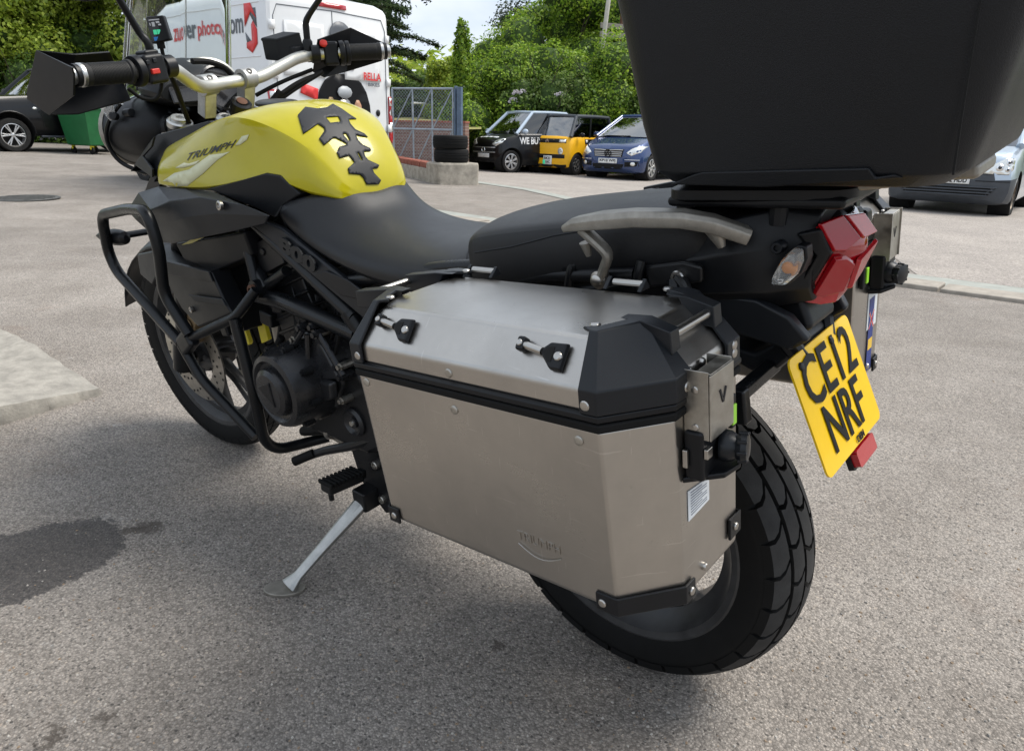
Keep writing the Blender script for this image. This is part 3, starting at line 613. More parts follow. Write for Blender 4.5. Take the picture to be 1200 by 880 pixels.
# swingarm and chain
m = MB()
for sy in (1, -1):
    m.loft([[V(x_, sy*y_+dy, z_+dz) for dy, dz in ((-.018, -h2), (.018, -h2), (.018, h2), (-.018, h2))] for x_, y_, z_, h2 in ((.52, .11, .40, .035), (.30, .115, .375, .034), (.08, .115, .335, .028), (-.05, .115, .322, .022))])
m.box((.40, 0, .39), (.10, .22, .06)); swing = m.build('swingarm', 'engine_black', bike, bevel=.006)
m = MB()
for zz, z1 in ((.432, .436), (.205, .36)):
    n_ = 44
    for i in range(n_):
        t_ = i/(n_-1); p = V(0, .0785, .321+(.116 if zz > .3 else -.116)).lerp(V(.52, .0785, .40+(.03 if zz > .3 else -.03)), t_); m.box(p, (.0105, .012 if i % 2 else .017, .012))
m.build('chain', 'steel_dull', swing)
m = MB(); p = B(417, 494, y=.155); m.lathe([(.030, -.02), (.034, .006), (.028, .012), (.022, .006), (.012, .004), (.012, .010), (0, .010)], p, (0, 1, 0), 24); m.build('pivot_cap', 'engine_case', swing)
m = MB(); p = B(417, 494, y=.155); m.lathe([(.007, .010), (.006, .014), (0, .014)], p, (0, 1, 0), 10); m.build('pivot_bolt', 'steel_dull', swing)
# ---------------------------------------------------------------- foot controls and side stand
q = BL([(408, 505, .13), (455, 495, .13), (470, 540, .13), (478, 595, .13), (455, 600, .13), (425, 560, .13)]); m = MB(); m.prism([p-V(0, .012, 0) for p in q], V(0, .02, 0)); hang = m.build('footpeg_hanger', 'engine_black', bike, bevel=.004)
for px, py in ((432, 520), (452, 508), (440, 545), (462, 560), (428, 572), (448, 585), (470, 585)):
    m = MB(); p = B(px, py, y=.142); m.lathe([(.010, -.02), (.010, .004), (.0085, .006), (.005, .006), (.005, .002), (0, .002)], p, (0, 1, 0), 14); m.build('hanger_bolt', 'steel_dull', hang)
q = [mir(p) for p in q]; m = MB(); m.prism(q, V(0, -.02, 0)); m.build('footpeg_hanger', 'engine_black', bike, bevel=.004)
m = MB(); pa = B(421, 556, y=.165); pb = B(381, 573, y=.255); d = (pb-pa)
m.obox(pa, pb, .040, .022); m.obox(pa-d*.15, pa+d*.2, .022, .022); peg = m.build('footpeg', 'engine_black', bike, bevel=.004)
m = MB(); n_ = 9
for i in range(n_):
    t_ = .06+.90*i/(n_-1); p = pa+d*t_+V(0, 0, .012); m.obox(p-V(.024, 0, 0), p+V(.024, 0, 0), .0062, .010)
m.build('footpeg_rubber', 'rubber', peg, bevel=.0015)
m = MB(); m.cyl(pb+V(0, -.012, -.010), pb+V(0, -.012, -.034), .006, 10); m.build('feeler_bolt', 'engine_black', peg)
m = MB(); m.tube(BL([(447, 512, .14), (415, 522, .15), (380, 528, .165), (362, 534, .185)]), [.012, .010], 10, .03); lever = m.build('gear_lever', 'engine_black', bike)
m = MB(); m.tube(BL([(368, 531, .18), (344, 541, .215)]), .0115, 12); m.build('lever_rubber', 'rubber', lever, bevel=.002)
foot = RBT@Vector((.690, .372, .0)); s0 = B(430, 582, y=.155); s1 = foot+RBT@Vector((-.012, -.004, .014))
m = MB(); d = (s1-s0); up_ = V(.5, .5, .7)
def srect(o, w_, h_):
    x = d.normalized(); yv = V(1, .3, 0).cross(x).normalized(); zv = x.cross(yv); return [o+yv*a*w_+zv*b*h_ for a, b in ((-1, -.5), (-.5, -1), (.5, -1), (1, -.5), (1, .5), (.5, 1), (-.5, 1), (-1, .5))]
m.loft([srect(s0, .012, .017), srect(s0+d*.1, .012, .019), srect(s0+d*.6, .0095, .013), srect(s0+d*.88, .009, .012), srect(s1, .013, .022)])
stand = m.build('side_stand', 'stand_paint', bike, bevel=.002)
m = MB(); ft = [RBT@(Vector((.690, .372, 0))+Matrix.Rotation(.75, 3, 'Z')@V(.046*math.cos(a), .030*math.sin(a), 0)) for a in [2*math.pi*i/20 for i in range(20)]]
m.prism([p+RBT@V(0, 0, .001) for p in ft], RBT@V(0, 0, .008)); m.build('stand_foot', 'alu_cast', stand, bevel=.002)
m = MB(); pts = []
a = s0+V(.0, -.02, -.01); b = s0+d*.45+V(.012, -.03, 0)
for i in range(90):
    t_ = i/89; th = t_*2*math.pi*17; ax_ = (b-a).normalized(); u_ = ax_.cross(V(0, 0, 1)).normalized(); pts.append(a.lerp(b, t_)+u_*.007*math.cos(th)+ax_.cross(u_)*.007*math.sin(th))
m.tube(pts, .0016, 5); m.build('stand_spring', 'engine_black', stand)
m = MB(); m.box(s0, (.045, .05, .05)); m.cyl(s0-V(0, .03, 0), s0+V(0, .02, 0), .013, 12); m.build('stand_bracket', 'engine_black', stand, bevel=.005)
# ---------------------------------------------------------------- crash bars
def bar(L, par, r=.0135, fil=.035, both=True, name='bar_tube'):
    P_ = BL(L)
    t = MB(); t.tube(P_, r, 16, fil, 6); t.build(name, 'frame_paint', par)
    if both: t = MB(); t.tube([mir(p) for p in P_], r, 16, fil, 6); t.build(name, 'frame_paint', par)
m = MB(); p = B(220, 400, y=.27); m.obox(p-V(.03, .0, -.02), p+V(.03, 0, -.02), .03, .05); m.v += []; 
crash = m.build('crash_bar', 'frame_paint', bike, bevel=.01)
bar([(212, 402, .272), (137, 318, .262), (127, 296, .262), (119, 252, .262), (150, 245, .275), (172, 247, .285), (186, 290, .285), (192, 345, .282), (222, 392, .275)], crash, .0135, .035)
bar([(222, 397, .272), (276, 372, .235), (300, 340, .198)], crash, .0115, .02)
bar([(211, 400, .272), (236, 444, .268), (300, 512, .245)], crash, .0125, .03)
bar([(275, 374, .238), (297, 458, .245), (309, 516, .235), (325, 527, .20), (358, 519, .13), (385, 512, .08)], crash, .0135, .03)
# ---------------------------------------------------------------- tank
cols = {  # stations along the bike: x, then (y,z) from the middle of the top to the lower edge
 1.270: [(.0, .985), (.09, .975), (.160, .945), (.186, .905), (.188, .884)],
 1.200: [(.0, 1.000), (.09, .995), (.158, .970), (.198, .925), (.200, .884)],
 1.100: [(.0, 1.020), (.08, 1.018), (.145, .998), (.198, .950), (.204, .885)],
 1.000: [(.0, 1.036), (.07, 1.038), (.142, 1.026), (.180, .968), (.200, .888)],
 0.900: [(.0, 1.054), (.075, 1.056), (.146, 1.036), (.160, .972), (.186, .902)],
 0.835: [(.0, 1.058), (.078, 1.056), (.144, 1.028), (.148, .968), (.168, .918)],
 0.770: [(.0, 1.045), (.075, 1.040), (.132, 1.008), (.140, .958), (.150, .912)],
 0.710: [(.0, 1.000), (.060, .995), (.104, .970), (.126, .935), (.130, .888)],
 0.668: [(.0, .940), (.050, .935), (.084, .920), (.102, .900), (.106, .880)],
 0.645: [(.0, .880), (.036, .880), (.064, .878), (.076, .874), (.078, .866)],
}
m = MB(); rows = []
for x_ in sorted(cols, reverse=True):
    L = cols[x_]; half = [V(x_, y, z) for y, z in L]+[V(x_, L[-1][0]*.8, L[-1][1]-.02), V(x_, L[-1][0]*.3, L[-1][1]-.03)]
    rows.append([mir(p) for p in half[:0:-1]]+half)
m.loft(rows, cap=True); tank = m.build('fuel_tank', 'yellow_paint', bike, sub=3)
ca = tank.data.attributes.new('crease_edge', 'FLOAT', 'EDGE'); nc_ = 13
key = {}
for i_, v_ in enumerate(tank.data.vertices): key[tuple(round(q, 4) for q in v_.co)] = i_
colof = {}
for r_ in rows:
    for c_i, p_ in enumerate(r_):
        k_ = key.get(tuple(round(q, 4) for q in p_))
        if k_ is not None: colof[k_] = c_i
for e_ in tank.data.edges:
    a_, b_ = colof.get(e_.vertices[0]), colof.get(e_.vertices[1])
    if a_ == b_ and a_ in (8, 4): ca.data[e_.index].value = .62
    elif a_ == b_ and a_ in (10, 2): ca.data[e_.index].value = .75
bpy.context.view_layer.update()
def bvh_of(o):
    dg = bpy.context.evaluated_depsgraph_get(); ev = o.evaluated_get(dg); me = ev.to_mesh(); b = BVHTree.FromPolygons([v.co.copy() for v in me.vertices], [tuple(p.vertices) for p in me.polygons]); ev.to_mesh_clear(); return b
TB = bvh_of(tank); OC = RBT@CAMP
def onto(bv, px, py, off=.001):
    d = (RBT@ray(px, py)).normalized(); h = bv.ray_cast(OC, d)
    return (h[0]+h[1]*off) if h[0] is not None else None
def skin(bv, loops, off, thick, name, matn, par, n=5):
    """a thin pad that follows a surface: polygon given in the photograph, filled and laid on"""
    m = MB()
    for L in loops:
        P2 = [Vector((a, b, 0)) for a, b in L]; Q = []
        for i in range(len(P2)):
            for j in range(n): Q.append(P2[i].lerp(P2[(i+1) % len(P2)], j/n))
        bm = bmesh.new(); vv = [bm.verts.new(p) for p in Q]; f_ = bm.faces.new(vv); bmesh.ops.triangulate(bm, faces=[f_])
        for _ in range(2):
            bmesh.ops.subdivide_edges(bm, edges=[e for e in bm.edges if e.calc_length() > 9 and not e.is_boundary], cuts=1); bmesh.ops.triangulate(bm, faces=bm.faces[:])
        bm.verts.index_update(); P3 = []
        for v_ in bm.verts:
            h = onto(bv, v_.co.x, v_.co.y, off)
            P3.append(h)
        ok = [p for p in P3 if p is not None]
        fs = [tuple(v_.index for v_ in f.verts) for f in bm.faces if all(P3[v_.index] is not None for v_ in f.verts)]; P3 = [p if p is not None else ok[0] for p in P3]; m.add(P3, fs); bm.free()
    return m.build(name, matn, par, solid=thick, sharp=60, soff=0)
# rubber tank pad: spine with barbs
Z1 = lambda L: [(320+a/6.286, 60+b/6.286) for a, b in L]
PAD = Z1([(190, 480), (240, 425), (330, 438), (400, 428), (440, 402), (500, 437), (560, 480), (605, 503), (548, 503), (562, 545), (600, 588), (665, 618), (688, 634), (640, 622), (602, 614), (615, 660), (650, 698), (708, 724), (712, 736), (660, 738), (668, 780), (692, 810), (772, 845), (765, 858), (722, 866), (735, 905), (785, 955), (772, 976), (690, 978), (668, 930), (640, 905), (562, 900), (556, 868), (605, 822), (560, 766), (490, 786), (475, 750), (490, 715), (542, 700), (548, 682), (462, 636), (440, 636), (375, 692), (345, 650), (386, 592), (380, 566), (330, 534), (225, 608)])
HOLES = [Z1(L) for L in ([(382, 491), (480, 483), (500, 528), (420, 538)], [(507, 613), (538, 607), (570, 665), (550, 668)], [(613, 752), (630, 750), (660, 808), (645, 812)])]
def padskin(bv, outer, holes, off, thick, name, matn, par, n=3):
    bm = bmesh.new(); es = []
    for L in [outer]+holes:
        P2 = [Vector((a, b, 0)) for a, b in L]; Q = [P2[i].lerp(P2[(i+1) % len(P2)], j/n) for i in range(len(P2)) for j in range(n)]
        vv = [bm.verts.new(p) for p in Q]; es += [bm.edges.new((vv[i], vv[(i+1) % len(vv)])) for i in range(len(vv))]
    bmesh.ops.triangle_fill(bm, use_beauty=True, edges=es)
    for _ in range(3):
        e2 = [e for e in bm.edges if e.calc_length() > 4 and not e.is_boundary]
        if e2: bmesh.ops.subdivide_edges(bm, edges=e2, cuts=1); bmesh.ops.triangulate(bm, faces=bm.faces[:])
    bm.verts.index_update(); P3 = [onto(bv, v.co.x, v.co.y, off) for v in bm.verts]; ok = [p for p in P3 if p is not None]
    fs = [tuple(v.index for v in f.verts) for f in bm.faces if all(P3[v.index] is not None for v in f.verts)]; P3 = [p if p is not None else ok[0] for p in P3]; bm.free()
    m = MB(); m.add(P3, fs); return m.build(name, matn, par, solid=thick, sharp=60, soff=0)
def grow(L, e):
    out = []; n_ = len(L); ar = sum(L[i][0]*L[(i+1) % n_][1]-L[(i+1) % n_][0]*L[i][1] for i in range(n_)); sg = 1 if ar > 0 else -1
    for i in range(n_):
        a = Vector(L[i-1]); b = Vector(L[i]); c = Vector(L[(i+1) % n_]); d1 = (b-a).normalized(); d2 = (c-b).normalized(); nrm_ = Vector((d1.y+d2.y, -d1.x-d2.x)); nrm_ = nrm_.normalized() if nrm_.length > .2 else Vector((0, 0)); p = b+nrm_*e*sg; out.append((p.x, p.y))
    return out
PAD = grow(PAD, 1.1); HOLES = [grow(L, -.5) for L in HOLES]
padskin(TB, PAD, HOLES, .0014, .0022, 'tank_pad', 'tank_pad', tank)
def text_skin(bv, s, o2, xd, yd, size, off, matn, name, par, shear=0, width=None):
    vs, fs = text_verts(s, 1.0, 0, 0.012, 'LEFT', shear=shear); xs = [p.x for p in vs]; ys = [p.y for p in vs]; x0, x1 = min(xs), max(xs); y0, y1 = min(ys), max(ys); P3 = []
    for p in vs:
        u = (p.x-x0)/(x1-x0); v_ = (p.y-y0)/(y1-y0); h = onto(bv, o2[0]+xd[0]*u+yd[0]*v_, o2[1]+xd[1]*u+yd[1]*v_, off); P3.append(h if h is not None else Vector(P3[-1]) if P3 else Vector())
    m = MB(); m.add(P3, fs); return m.build(name, matn, par, flatshade=True, merge=False)
text_skin(TB, 'TRIUMPH', (218, 189), (56, -16), (4, -9), 1, .0012, 'decal_black', 'tank_lettering', tank, shear=.25)
skin(TB, [[(184, 217), (205, 203), (222, 199), (246, 182), (262, 180), (270, 178), (255, 188), (238, 204), (220, 218), (200, 219)]], .0009, .0006, 'tank_decal', 'decal_white', tank, 3)
skin(TB, [[(206, 197), (216, 191), (222, 192), (235, 188), (230, 193), (215, 197)]], .0009, .0006, 'tank_decal', 'decal_white', tank, 3)
skin(TB, [[(276, 171), (284, 160), (292, 158), (290, 164), (282, 170)]], .0009, .0006, 'tank_decal', 'decal_white', tank, 3)
m = MB(); m.lathe([(.05, 0), (.05, .006), (.044, .009), (0, .009)], V(.96, 0, 1.046), V(-.1, 0, 1), 32); m.build('fuel_cap', 'plastic', tank)
# ---------------------------------------------------------------- plastics round the tank
def both(L, vec, name, matn, par, bevel=.004, inset=.0, rs=1.0):
    for s_ in (1, -1):
        m = MB(); P_ = BL(L) if not isinstance(L[0], Vector) else L
        P_ = [p if s_ > 0 else V(p.x, -p.y*rs, p.z) for p in P_]; m.prism(P_, V(vec[0], vec[1]*s_, vec[2]), inset=inset); m.build(name, matn, par, bevel=bevel, bseg=3)
def shell(rows, name, matn, par, thick=.004, sub=1, sides=(1, -1)):
    for s_ in sides:
        m = MB(); R2 = [[Vector(p) if s_ > 0 else V(p[0], -p[1]*.78, p[2]) for p in r] for r in rows]; m.grid(R2); m.build(name, matn, par, solid=thick, sub=sub, sharp=14, soff=0, bevel=.003)
# dark infill panel below the tank, in front of the seat
both([(240, 221, .195), (270, 215, .188), (311, 203, .160), (326, 206, .153), (352, 228, .135), (330, 242, .150), (322, 256, .165), (300, 244, .18), (262, 230, .195)], (0, -.03, 0), 'side_infill', 'plastic', bike, rs=.8)
# radiator shroud: faceted panel
rows = [BL([(150, 247, .205), (163, 226, .205), (186, 219, .195), (215, 221, .195), (252, 226, .200)]),
        BL([(160, 258, .225), (178, 246, .235), (200, 236, .232), (235, 232, .228), (285, 240, .215)]),
        BL([(176, 272, .226), (196, 262, .236), (220, 254, .236), (255, 250, .228), (316, 253, .205)]),
        BL([(182, 284, .215), (205, 285, .222), (235, 279, .222), (270, 272, .215), (312, 262, .202)])]
shell(rows, 'radiator_shroud', 'plastic_grey', bike, .005, 0)
m = MB(); p = B(257, 241, y=.232); m.lathe([(.010, -.004), (.010, .002), (.006, .003), (.006, 0), (0, 0)], p, V(0, 1, .15), 16); m.build('shroud_bolt', 'steel', bike)
for L, y in (([(199, 276), (226, 273), (230, 276), (214, 280), (204, 280)], .19), ([(214, 287), (224, 281), (238, 276), (240, 278), (226, 285)], .19)):
    m = MB(); m.prism([B(a, b, y=y) for a, b in L], V(0, .003, 0)); m.build('yellow_strip', 'yellow_paint', bike)
# cockpit side fairing
both([(128+36, 186, .17), (158, 194, .175), (172, 172, .172), (184, 158, .165), (244, 142, .135), (254, 148, .13), (262, 152, .125), (240, 166, .14), (205, 186, .165), (184, 208, .185), (180, 214, .19), (178, 200, .185)], (0, -.02, 0), 'cockpit_panel', 'plastic_grey', bike, .003)
both([(160, 193, .178), (172, 175, .178), (183, 160, .172), (180, 172, .178), (170, 183, .180), (181, 198, .188), (181, 208, .19)], (0, .006, 0), 'panel_edge', 'plastic_grey', bike, .002)
both([(176, 205, .18), (190, 212, .18), (185, 226, .18), (168, 226, .18)], (0, -.02, 0), 'panel_strut', 'plastic', bike)
both([(178, 290, .16), (192, 305, .19), (246, 318, .20), (262, 352, .20), (268, 362, .20), (272, 368, .20), (232, 384, .20), (212, 362, .20), (196, 330, .19)], (0, -.05, 0), 'radiator_side_panel', 'plastic', bike, .006)
both([(192, 305, .193), (246, 318, .203), (251, 330, .203), (198, 322, .196)], (0, .004, 0), 'panel_rib', 'plastic', bike, .002)
both([(222, 345, .203), (262, 350, .203), (266, 358, .203), (230, 353, .203)], (0, .004, 0), 'panel_rib', 'plastic_grey', bike, .002)
both([(205, 285, .19), (285, 272, .18), (296, 300, .165), (250, 320, .18), (215, 305, .19)], (0, -.06, 0), 'air_duct', 'plastic', bike, .006)
m = MB(); p = B(224, 363, y=.203); m.lathe([(.008, -.003), (.008, .002), (.004, .003), (0, .001)], p, (0, 1, 0), 12); m.build('panel_bolt', 'steel', bike)
both([(160, 298, .11), (180, 294, .115), (186, 318, .12), (178, 334, .12), (164, 322, .115)], (0, -.03, 0), 'fork_guard', 'plastic_grey', bike, .006)
# front indicators on stalks
for s_ in (1, -1):
    a = B(152, 276, y=.17); b = B(134, 278, y=.235); 
    if s_ < 0: a = mir(a); b = mir(b)
    m = MB(); m.cyl(a-V(0, s_*.06, 0), b, .009, 10); ind = m.build('indicator', 'plastic', bike)
    d_ = V(.095, .01*s_, -.004); m = MB()
    m.loft([[b+d_*t_+V(0, math.cos(q)*.018*k, math.sin(q)*.021*k) for q in [2*math.pi*j/14 for j in range(14)]] for t_, k in ((-.62, .35), (-.55, .8), (-.35, 1), (0, 1.05), (.4, .85), (.75, .45), (.98, .08))]); m.build('indicator_body', 'plastic', ind)
    m = MB(); m.lathe([(.013, -.001), (.010, .006), (0, .008)], b+V(.062, 0, -.003), (1, 0, 0), 14); m.build('indicator_lens', 'amber', ind)
# side panel with its raised number
SPL = [(292, 262, .172), (312, 260, .170), (330, 268, .168), (372, 302, .166), (432, 350, .172), (448, 385, .178), (428, 376, .178), (352, 312, .172)]
both(SPL, (0, -.015, 0), 'side_panel', 'plastic_grey', bike, .005)
both([(368, 321, .171), (383, 317, .171), (408, 327, .171), (424, 339, .174), (430, 352, .178), (402, 346, .176)], (0, .004, 0), 'panel_rib', 'plastic', bike, .003)
a0 = B(327, 284, y=.1745); a1 = B(371, 315, y=.1745); upd = (B(327, 280, y=.1745)-B(327, 290, y=.1745)).normalized(); xd_ = (a1-a0).normalized(); upd = (upd-xd_*upd.dot(xd_)).normalized()
text_on('raised_number', '800', .042, (a0+a1)/2+V(0, .0, 0), xd_, upd, 'plastic_grey', bike, .002, .002, width=(a1-a0).length*.98, lift=.001, shear=.0)
# ---------------------------------------------------------------- rider seat
def halfrows(S):
    rows = []
    for r in S:
        half = [Vector(p) for p in r]; rows.append([mir(p) for p in half[:0:-1]]+half)
    return rows
S = [[(.652, 0, .868), (.668, .055, .882), (.715, .120, .888), (.790, .150, .868), (.805, .140, .845), (.80, .125, .815)],
     [(.636, 0, .872), (.645, .060, .884), (.690, .128, .886), (.770, .164, .862), (.800, .156, .838), (.79, .140, .806)],
     [(.610, 0, .846), (.618, .062, .850), (.650, .120, .842), (.700, .156, .822), (.725, .164, .800), (.715, .146, .778)],
     [(.560, 0, .824), (.565, .065, .823), (.585, .122, .812), (.620, .157, .792), (.635, .166, .770), (.630, .148, .750)],
     [(.470, 0, .813), (.470, .068, .811), (.475, .128, .800), (.49, .164, .776), (.50, .172, .748), (.50, .150, .716)],
     [(.370, 0, .816), (.370, .070, .814), (.370, .134, .804), (.37, .170, .780), (.37, .176, .750), (.37, .150, .712)],
     [(.290, 0, .826), (.285, .072, .824), (.275, .136, .814), (.262, .172, .790), (.255, .177, .756), (.25, .150, .716)],
     [(.235, 0, .822), (.235, .072, .820), (.228, .132, .810), (.220, .166, .786), (.215, .170, .754), (.21, .146, .716)]]
m = MB(); m.loft(halfrows(S), cap=True); seat = m.build('rider_seat', 'vinyl', bike, sub=2)
S2_ = [[(.272, 0, .800), (.268, .070, .800), (.252, .122, .795), (.240, .145, .780), (.240, .145, .755), (.24, .13, .73)],
      [(.283, 0, .848), (.277, .072, .846), (.254, .136, .838), (.238, .158, .816), (.236, .160, .775), (.236, .14, .73)],
      [(.255, 0, .862), (.25, .075, .861), (.228, .138, .852), (.216, .164, .822), (.212, .164, .775), (.212, .142, .735)],
      [(.12, 0, .884), (.12, .078, .884), (.115, .140, .874), (.11, .166, .842), (.11, .164, .80), (.11, .142, .77)],
      [(-.02, 0, .904), (-.02, .075, .903), (-.02, .134, .894), (-.02, .158, .864), (-.02, .155, .83), (-.02, .135, .805)],
      [(-.14, 0, .916), (-.14, .065, .915), (-.14, .116, .906), (-.14, .138, .880), (-.14, .136, .85), (-.14, .118, .83)],
      [(-.19, 0, .905), (-.19, .055, .905), (-.188, .098, .896), (-.186, .116, .876), (-.185, .114, .855), (-.184, .10, .84)]]
S2_ = [[(x_, y_, z_+(.010 if (j < 3 and x_ < .26) else 0)) for j, (x_, y_, z_) in enumerate(r)] for r in S2_]
S2 = [[r[0], r[1], tuple(a+(b-a)*.38+(0, .004, .005)[i] for i, (a, b) in enumerate(zip(r[2], r[3]))) if 0 else r[2], (r[2][0]*.6+r[3][0]*.4, r[3][1]-.006, r[2][2]-.006), (r[3][0], r[3][1]+.001, r[3][2]+.004)]+list(r[4:]) for r in S2_]
m = MB(); m.loft(halfrows(S2), cap=True); pil = m.build('pillion_seat', 'vinyl_top', bike, sub=2)
PB = bvh_of(pil); SB = bvh_of(seat)
def seamline(bv, pts, name, par, matn='plastic_grey', r=.0012, n=10, off=.0005):
    P_ = []
    for i in range(len(pts)-1):
        for j in range(n):
            t_ = j/n; h = onto(bv, pts[i][0]+(pts[i+1][0]-pts[i][0])*t_, pts[i][1]+(pts[i+1][1]-pts[i][1])*t_, off)
            if h is not None: P_.append(h)
    if len(P_) > 3: m = MB(); m.tube(P_, r, 6); m.build(name, matn, par)
seamline(PB, [(557, 296), (600, 289), (650, 276), (700, 268)], 'seam', pil); seamline(SB, [(545, 325), (547, 300), (552, 282), (562, 270)], 'seam', seat, 'plastic')
# ---------------------------------------------------------------- tail
T_ = [(.30, .13, .70, .755), (.20, .138, .725, .80), (.05, .138, .755, .835), (-.08, .132, .775, .872), (-.18, .125, .785, .915), (-.25, .108, .790, .935), (-.295, .075, .80, .925)]
m = MB(); m.loft([[V(x_, y*a, z0+(z1-z0)*b) for y, b in ((-.7, 0), (-1, .2), (-1.02, .6), (-.85, .93), (-.5, 1), (.5, 1), (.85, .93), (1.02, .6), (1, .2), (.7, 0))] for x_, a, z0, z1 in T_]); tail = m.build('tail_fairing', 'plastic', bike, bevel=.004, bseg=2)
for L, y in (([(610, 303, .146), (640, 300, .146), (668, 300, .146), (668, 330, .146), (612, 330, .146)], .01), ([(752, 312, .146), (800, 306, .146), (822, 312, .146), (822, 332, .146), (760, 338, .146)], .01)):
    both(L, (0, -y, 0), 'tail_recess', 'engine_black', tail, .006)
for px, py, r1, mm in ((627, 320, .013, 'plastic_grey'), (795, 325, .010, 'steel'), (912, 290, .008, 'plastic_grey')):
    m = MB(); p = B(px, py, y=.15 if px < 900 else .118); m.lathe([(r1, -.012), (r1, .004), (r1*.85, .006), (r1*.5, .006), (r1*.5, .002), (0, .002)], p, (0, 1, 0), 16); m.build('tail_bolt', mm, tail)
for px in (672, 752):
    m = MB(); m.tube(BL([(px, 306, .150), (px-4, 320, .155), (px-6, 336, .150)]), .007, 10, .01); m.build('cable_clip', 'plastic', tail)
m = MB(); m.tube(BL([(795, 325, .15), (806, 338, .158), (799, 356, .16)]), .008, 10, .012); m.build('rack_stay', 'engine_black', bike)
m = MB(); m.tube(BL([(580, 335, .148), (640, 322, .148), (700, 322, .148), (745, 322, .148)]), .011, 12, .02); m.build('rear_harness', 'plastic', bike)
# inner mudguard and number plate hanger
both([(812, 352, .105), (850, 346, .105), (885, 352, .105), (925, 372, .095), (948, 400, .085), (925, 412, .085), (862, 392, .10), (820, 378, .105)], (0, -.02, 0), 'tail_underpanel', 'plastic_grey', bike, .006)
m = MB(); q = BL([(840, 398, .07), (905, 420, .07), (948, 398, .07), (962, 418, .07), (935, 440, .07), (905, 445, .07), (845, 412, .07)])
m.prism(q, V(0, -.14, 0)); m.v = [(x+.032, y*.8, z-.004) for x, y, z in m.v]; hanger = m.build('plate_hanger', 'plastic_grey', bike, bevel=.008)
for y in (.085, -.085): m = MB(); m.tube([V(-.20, y, .80), V(-.265, y*.9, .755), V(-.285, y*.6, .715)], .013, 10, .03); m.build('hanger_arm', 'plastic_grey', hanger)
m = MB(); m.box((-.262, 0, .775), (.05, .10, .06), Matrix.Rotation(.4, 3, 'Y')); m.build('plate_lamp', 'plastic', hanger, bevel=.01)
ctr = V(-.3262, 0, .6558); rx = V(0, -1, 0); uy = V(.0705, 0, .1535).normalized(); nn = rx.cross(uy)
def rrect(o, xv, yv, w_, h_, r, n=5):
    L = []
    for sx, sy, a0 in ((1, 1, 0), (-1, 1, 90), (-1, -1, 180), (1, -1, 270)):
        for i in range(n+1):
            a = R_(a0+90*i/n); L.append(o+xv*(sx*(w_/2-r)+r*math.cos(a))+yv*(sy*(h_/2-r)+r*math.sin(a)))
    return L
m = MB(); m.prism(rrect(ctr-nn*.004, rx, uy, .229, .171, .012), nn*.003); plate = m.build('number_plate', 'plate_yellow', bike)
text_on('plate_lettering', 'CE12', .096, ctr+uy*.038, rx, uy, 'plate_black', plate, .0003, .0012, width=.188)
text_on('plate_lettering', 'NRF', .096, ctr-uy*.036, rx, uy, 'plate_black', plate, .0003, .0012, width=.142)
text_on('plate_small_print', 'OEM', .014, ctr-uy*.078-rx*-.018, rx, uy, 'plate_black', plate, .0003, .0004, width=.03)
m = MB(); m.prism(rrect(ctr-nn*.010, rx, uy, .20, .15, .01), nn*.005); m.build('plate_backing', 'plastic', plate)
for dx in (-.085, .03):
    m = MB(); m.rivet(ctr+uy*.068+rx*dx, nn, .006, .003); m.build('plate_bolt', 'plastic', plate)
m = MB(); rc = ctr-uy*.104-nn*.012; m.prism(rrect(rc+rx*.03, rx, uy, .075, .026, .005), nn*.010); rf = m.build('rear_reflector', 'red_lens', bike)
m = MB(); m.prism(rrect(rc+rx*.03-nn*.008, rx, uy, .082, .032, .005), nn*.008); m.obox(rc+rx*.03-nn*.004, rc+rx*.03+uy*.04-nn*.004, .02, .006, (1, 0, 0)); m.build('reflector_holder', 'plastic', rf)
# rear light
def tl(px, py, y): return B(px, py, y=y)
rowsL = [[tl(952, 262, .080), tl(962, 285, .078), tl(972, 297, .072), tl(958, 325, .066), tl(939, 354, .058)],
         [tl(972, 258, .055), tl(985, 280, .055), tl(993, 298, .048), tl(975, 332, .042), tl(958, 358, .038)],
         [tl(990, 250, .020), tl(1008, 272, .014), tl(1013, 297, .012), tl(995, 332, .010), tl(975, 358, .008)]]
rowsL.append([Vector((p.x-.004, 0, p.z)) for p in rowsL[-1]])
rowsL += [[mir(p) for p in r] for r in rowsL[2::-1]]
m = MB(); m.grid(rowsL); lens = m.build('tail_light', 'red_lens', bike, solid=.006, sub=1, sharp=40)
m = MB(); m.grid([[p+V(.018, 0, 0) for p in r] for r in rowsL]); m.build('light_housing', 'plastic', lens, solid=.012)
def facet(L, name, matn, h=.010, ins=.07):
    P_ = BL(L); n_ = (P_[1]-P_[0]).cross(P_[2]-P_[0]).normalized(); n_ = n_ if n_.dot(OC-P_[0]) > 0 else -n_
    m = MB(); m.prism([p+n_*.002 for p in P_], n_*h, inset=ins); m.build(name, matn, lens, bevel=.0012)
facet([(956, 263, .080), (984, 252, .045), (1006, 280, .030), (988, 296, .052), (974, 296, .070)], 'light_facet', 'red_lens', .005)
facet([(986, 252, .042), (1008, 249, .000), (1024, 272, -.030), (1008, 280, .020)], 'light_facet', 'red_bright', .005)
facet([(976, 299, .066), (990, 298, .050), (1000, 305, .030), (986, 338, .030), (960, 345, .052), (950, 342, .058)], 'light_facet', 'red_lens', .006)
facet([(1002, 303, .026), (1024, 278, -.030), (1003, 318, .000), (990, 338, .018)], 'light_facet', 'red_bright', .006)
facet([(944, 350, .056), (960, 348, .050), (986, 341, .024), (980, 356, .020), (962, 359, .036), (943, 356, .055)], 'light_facet', 'red_bright', .006)
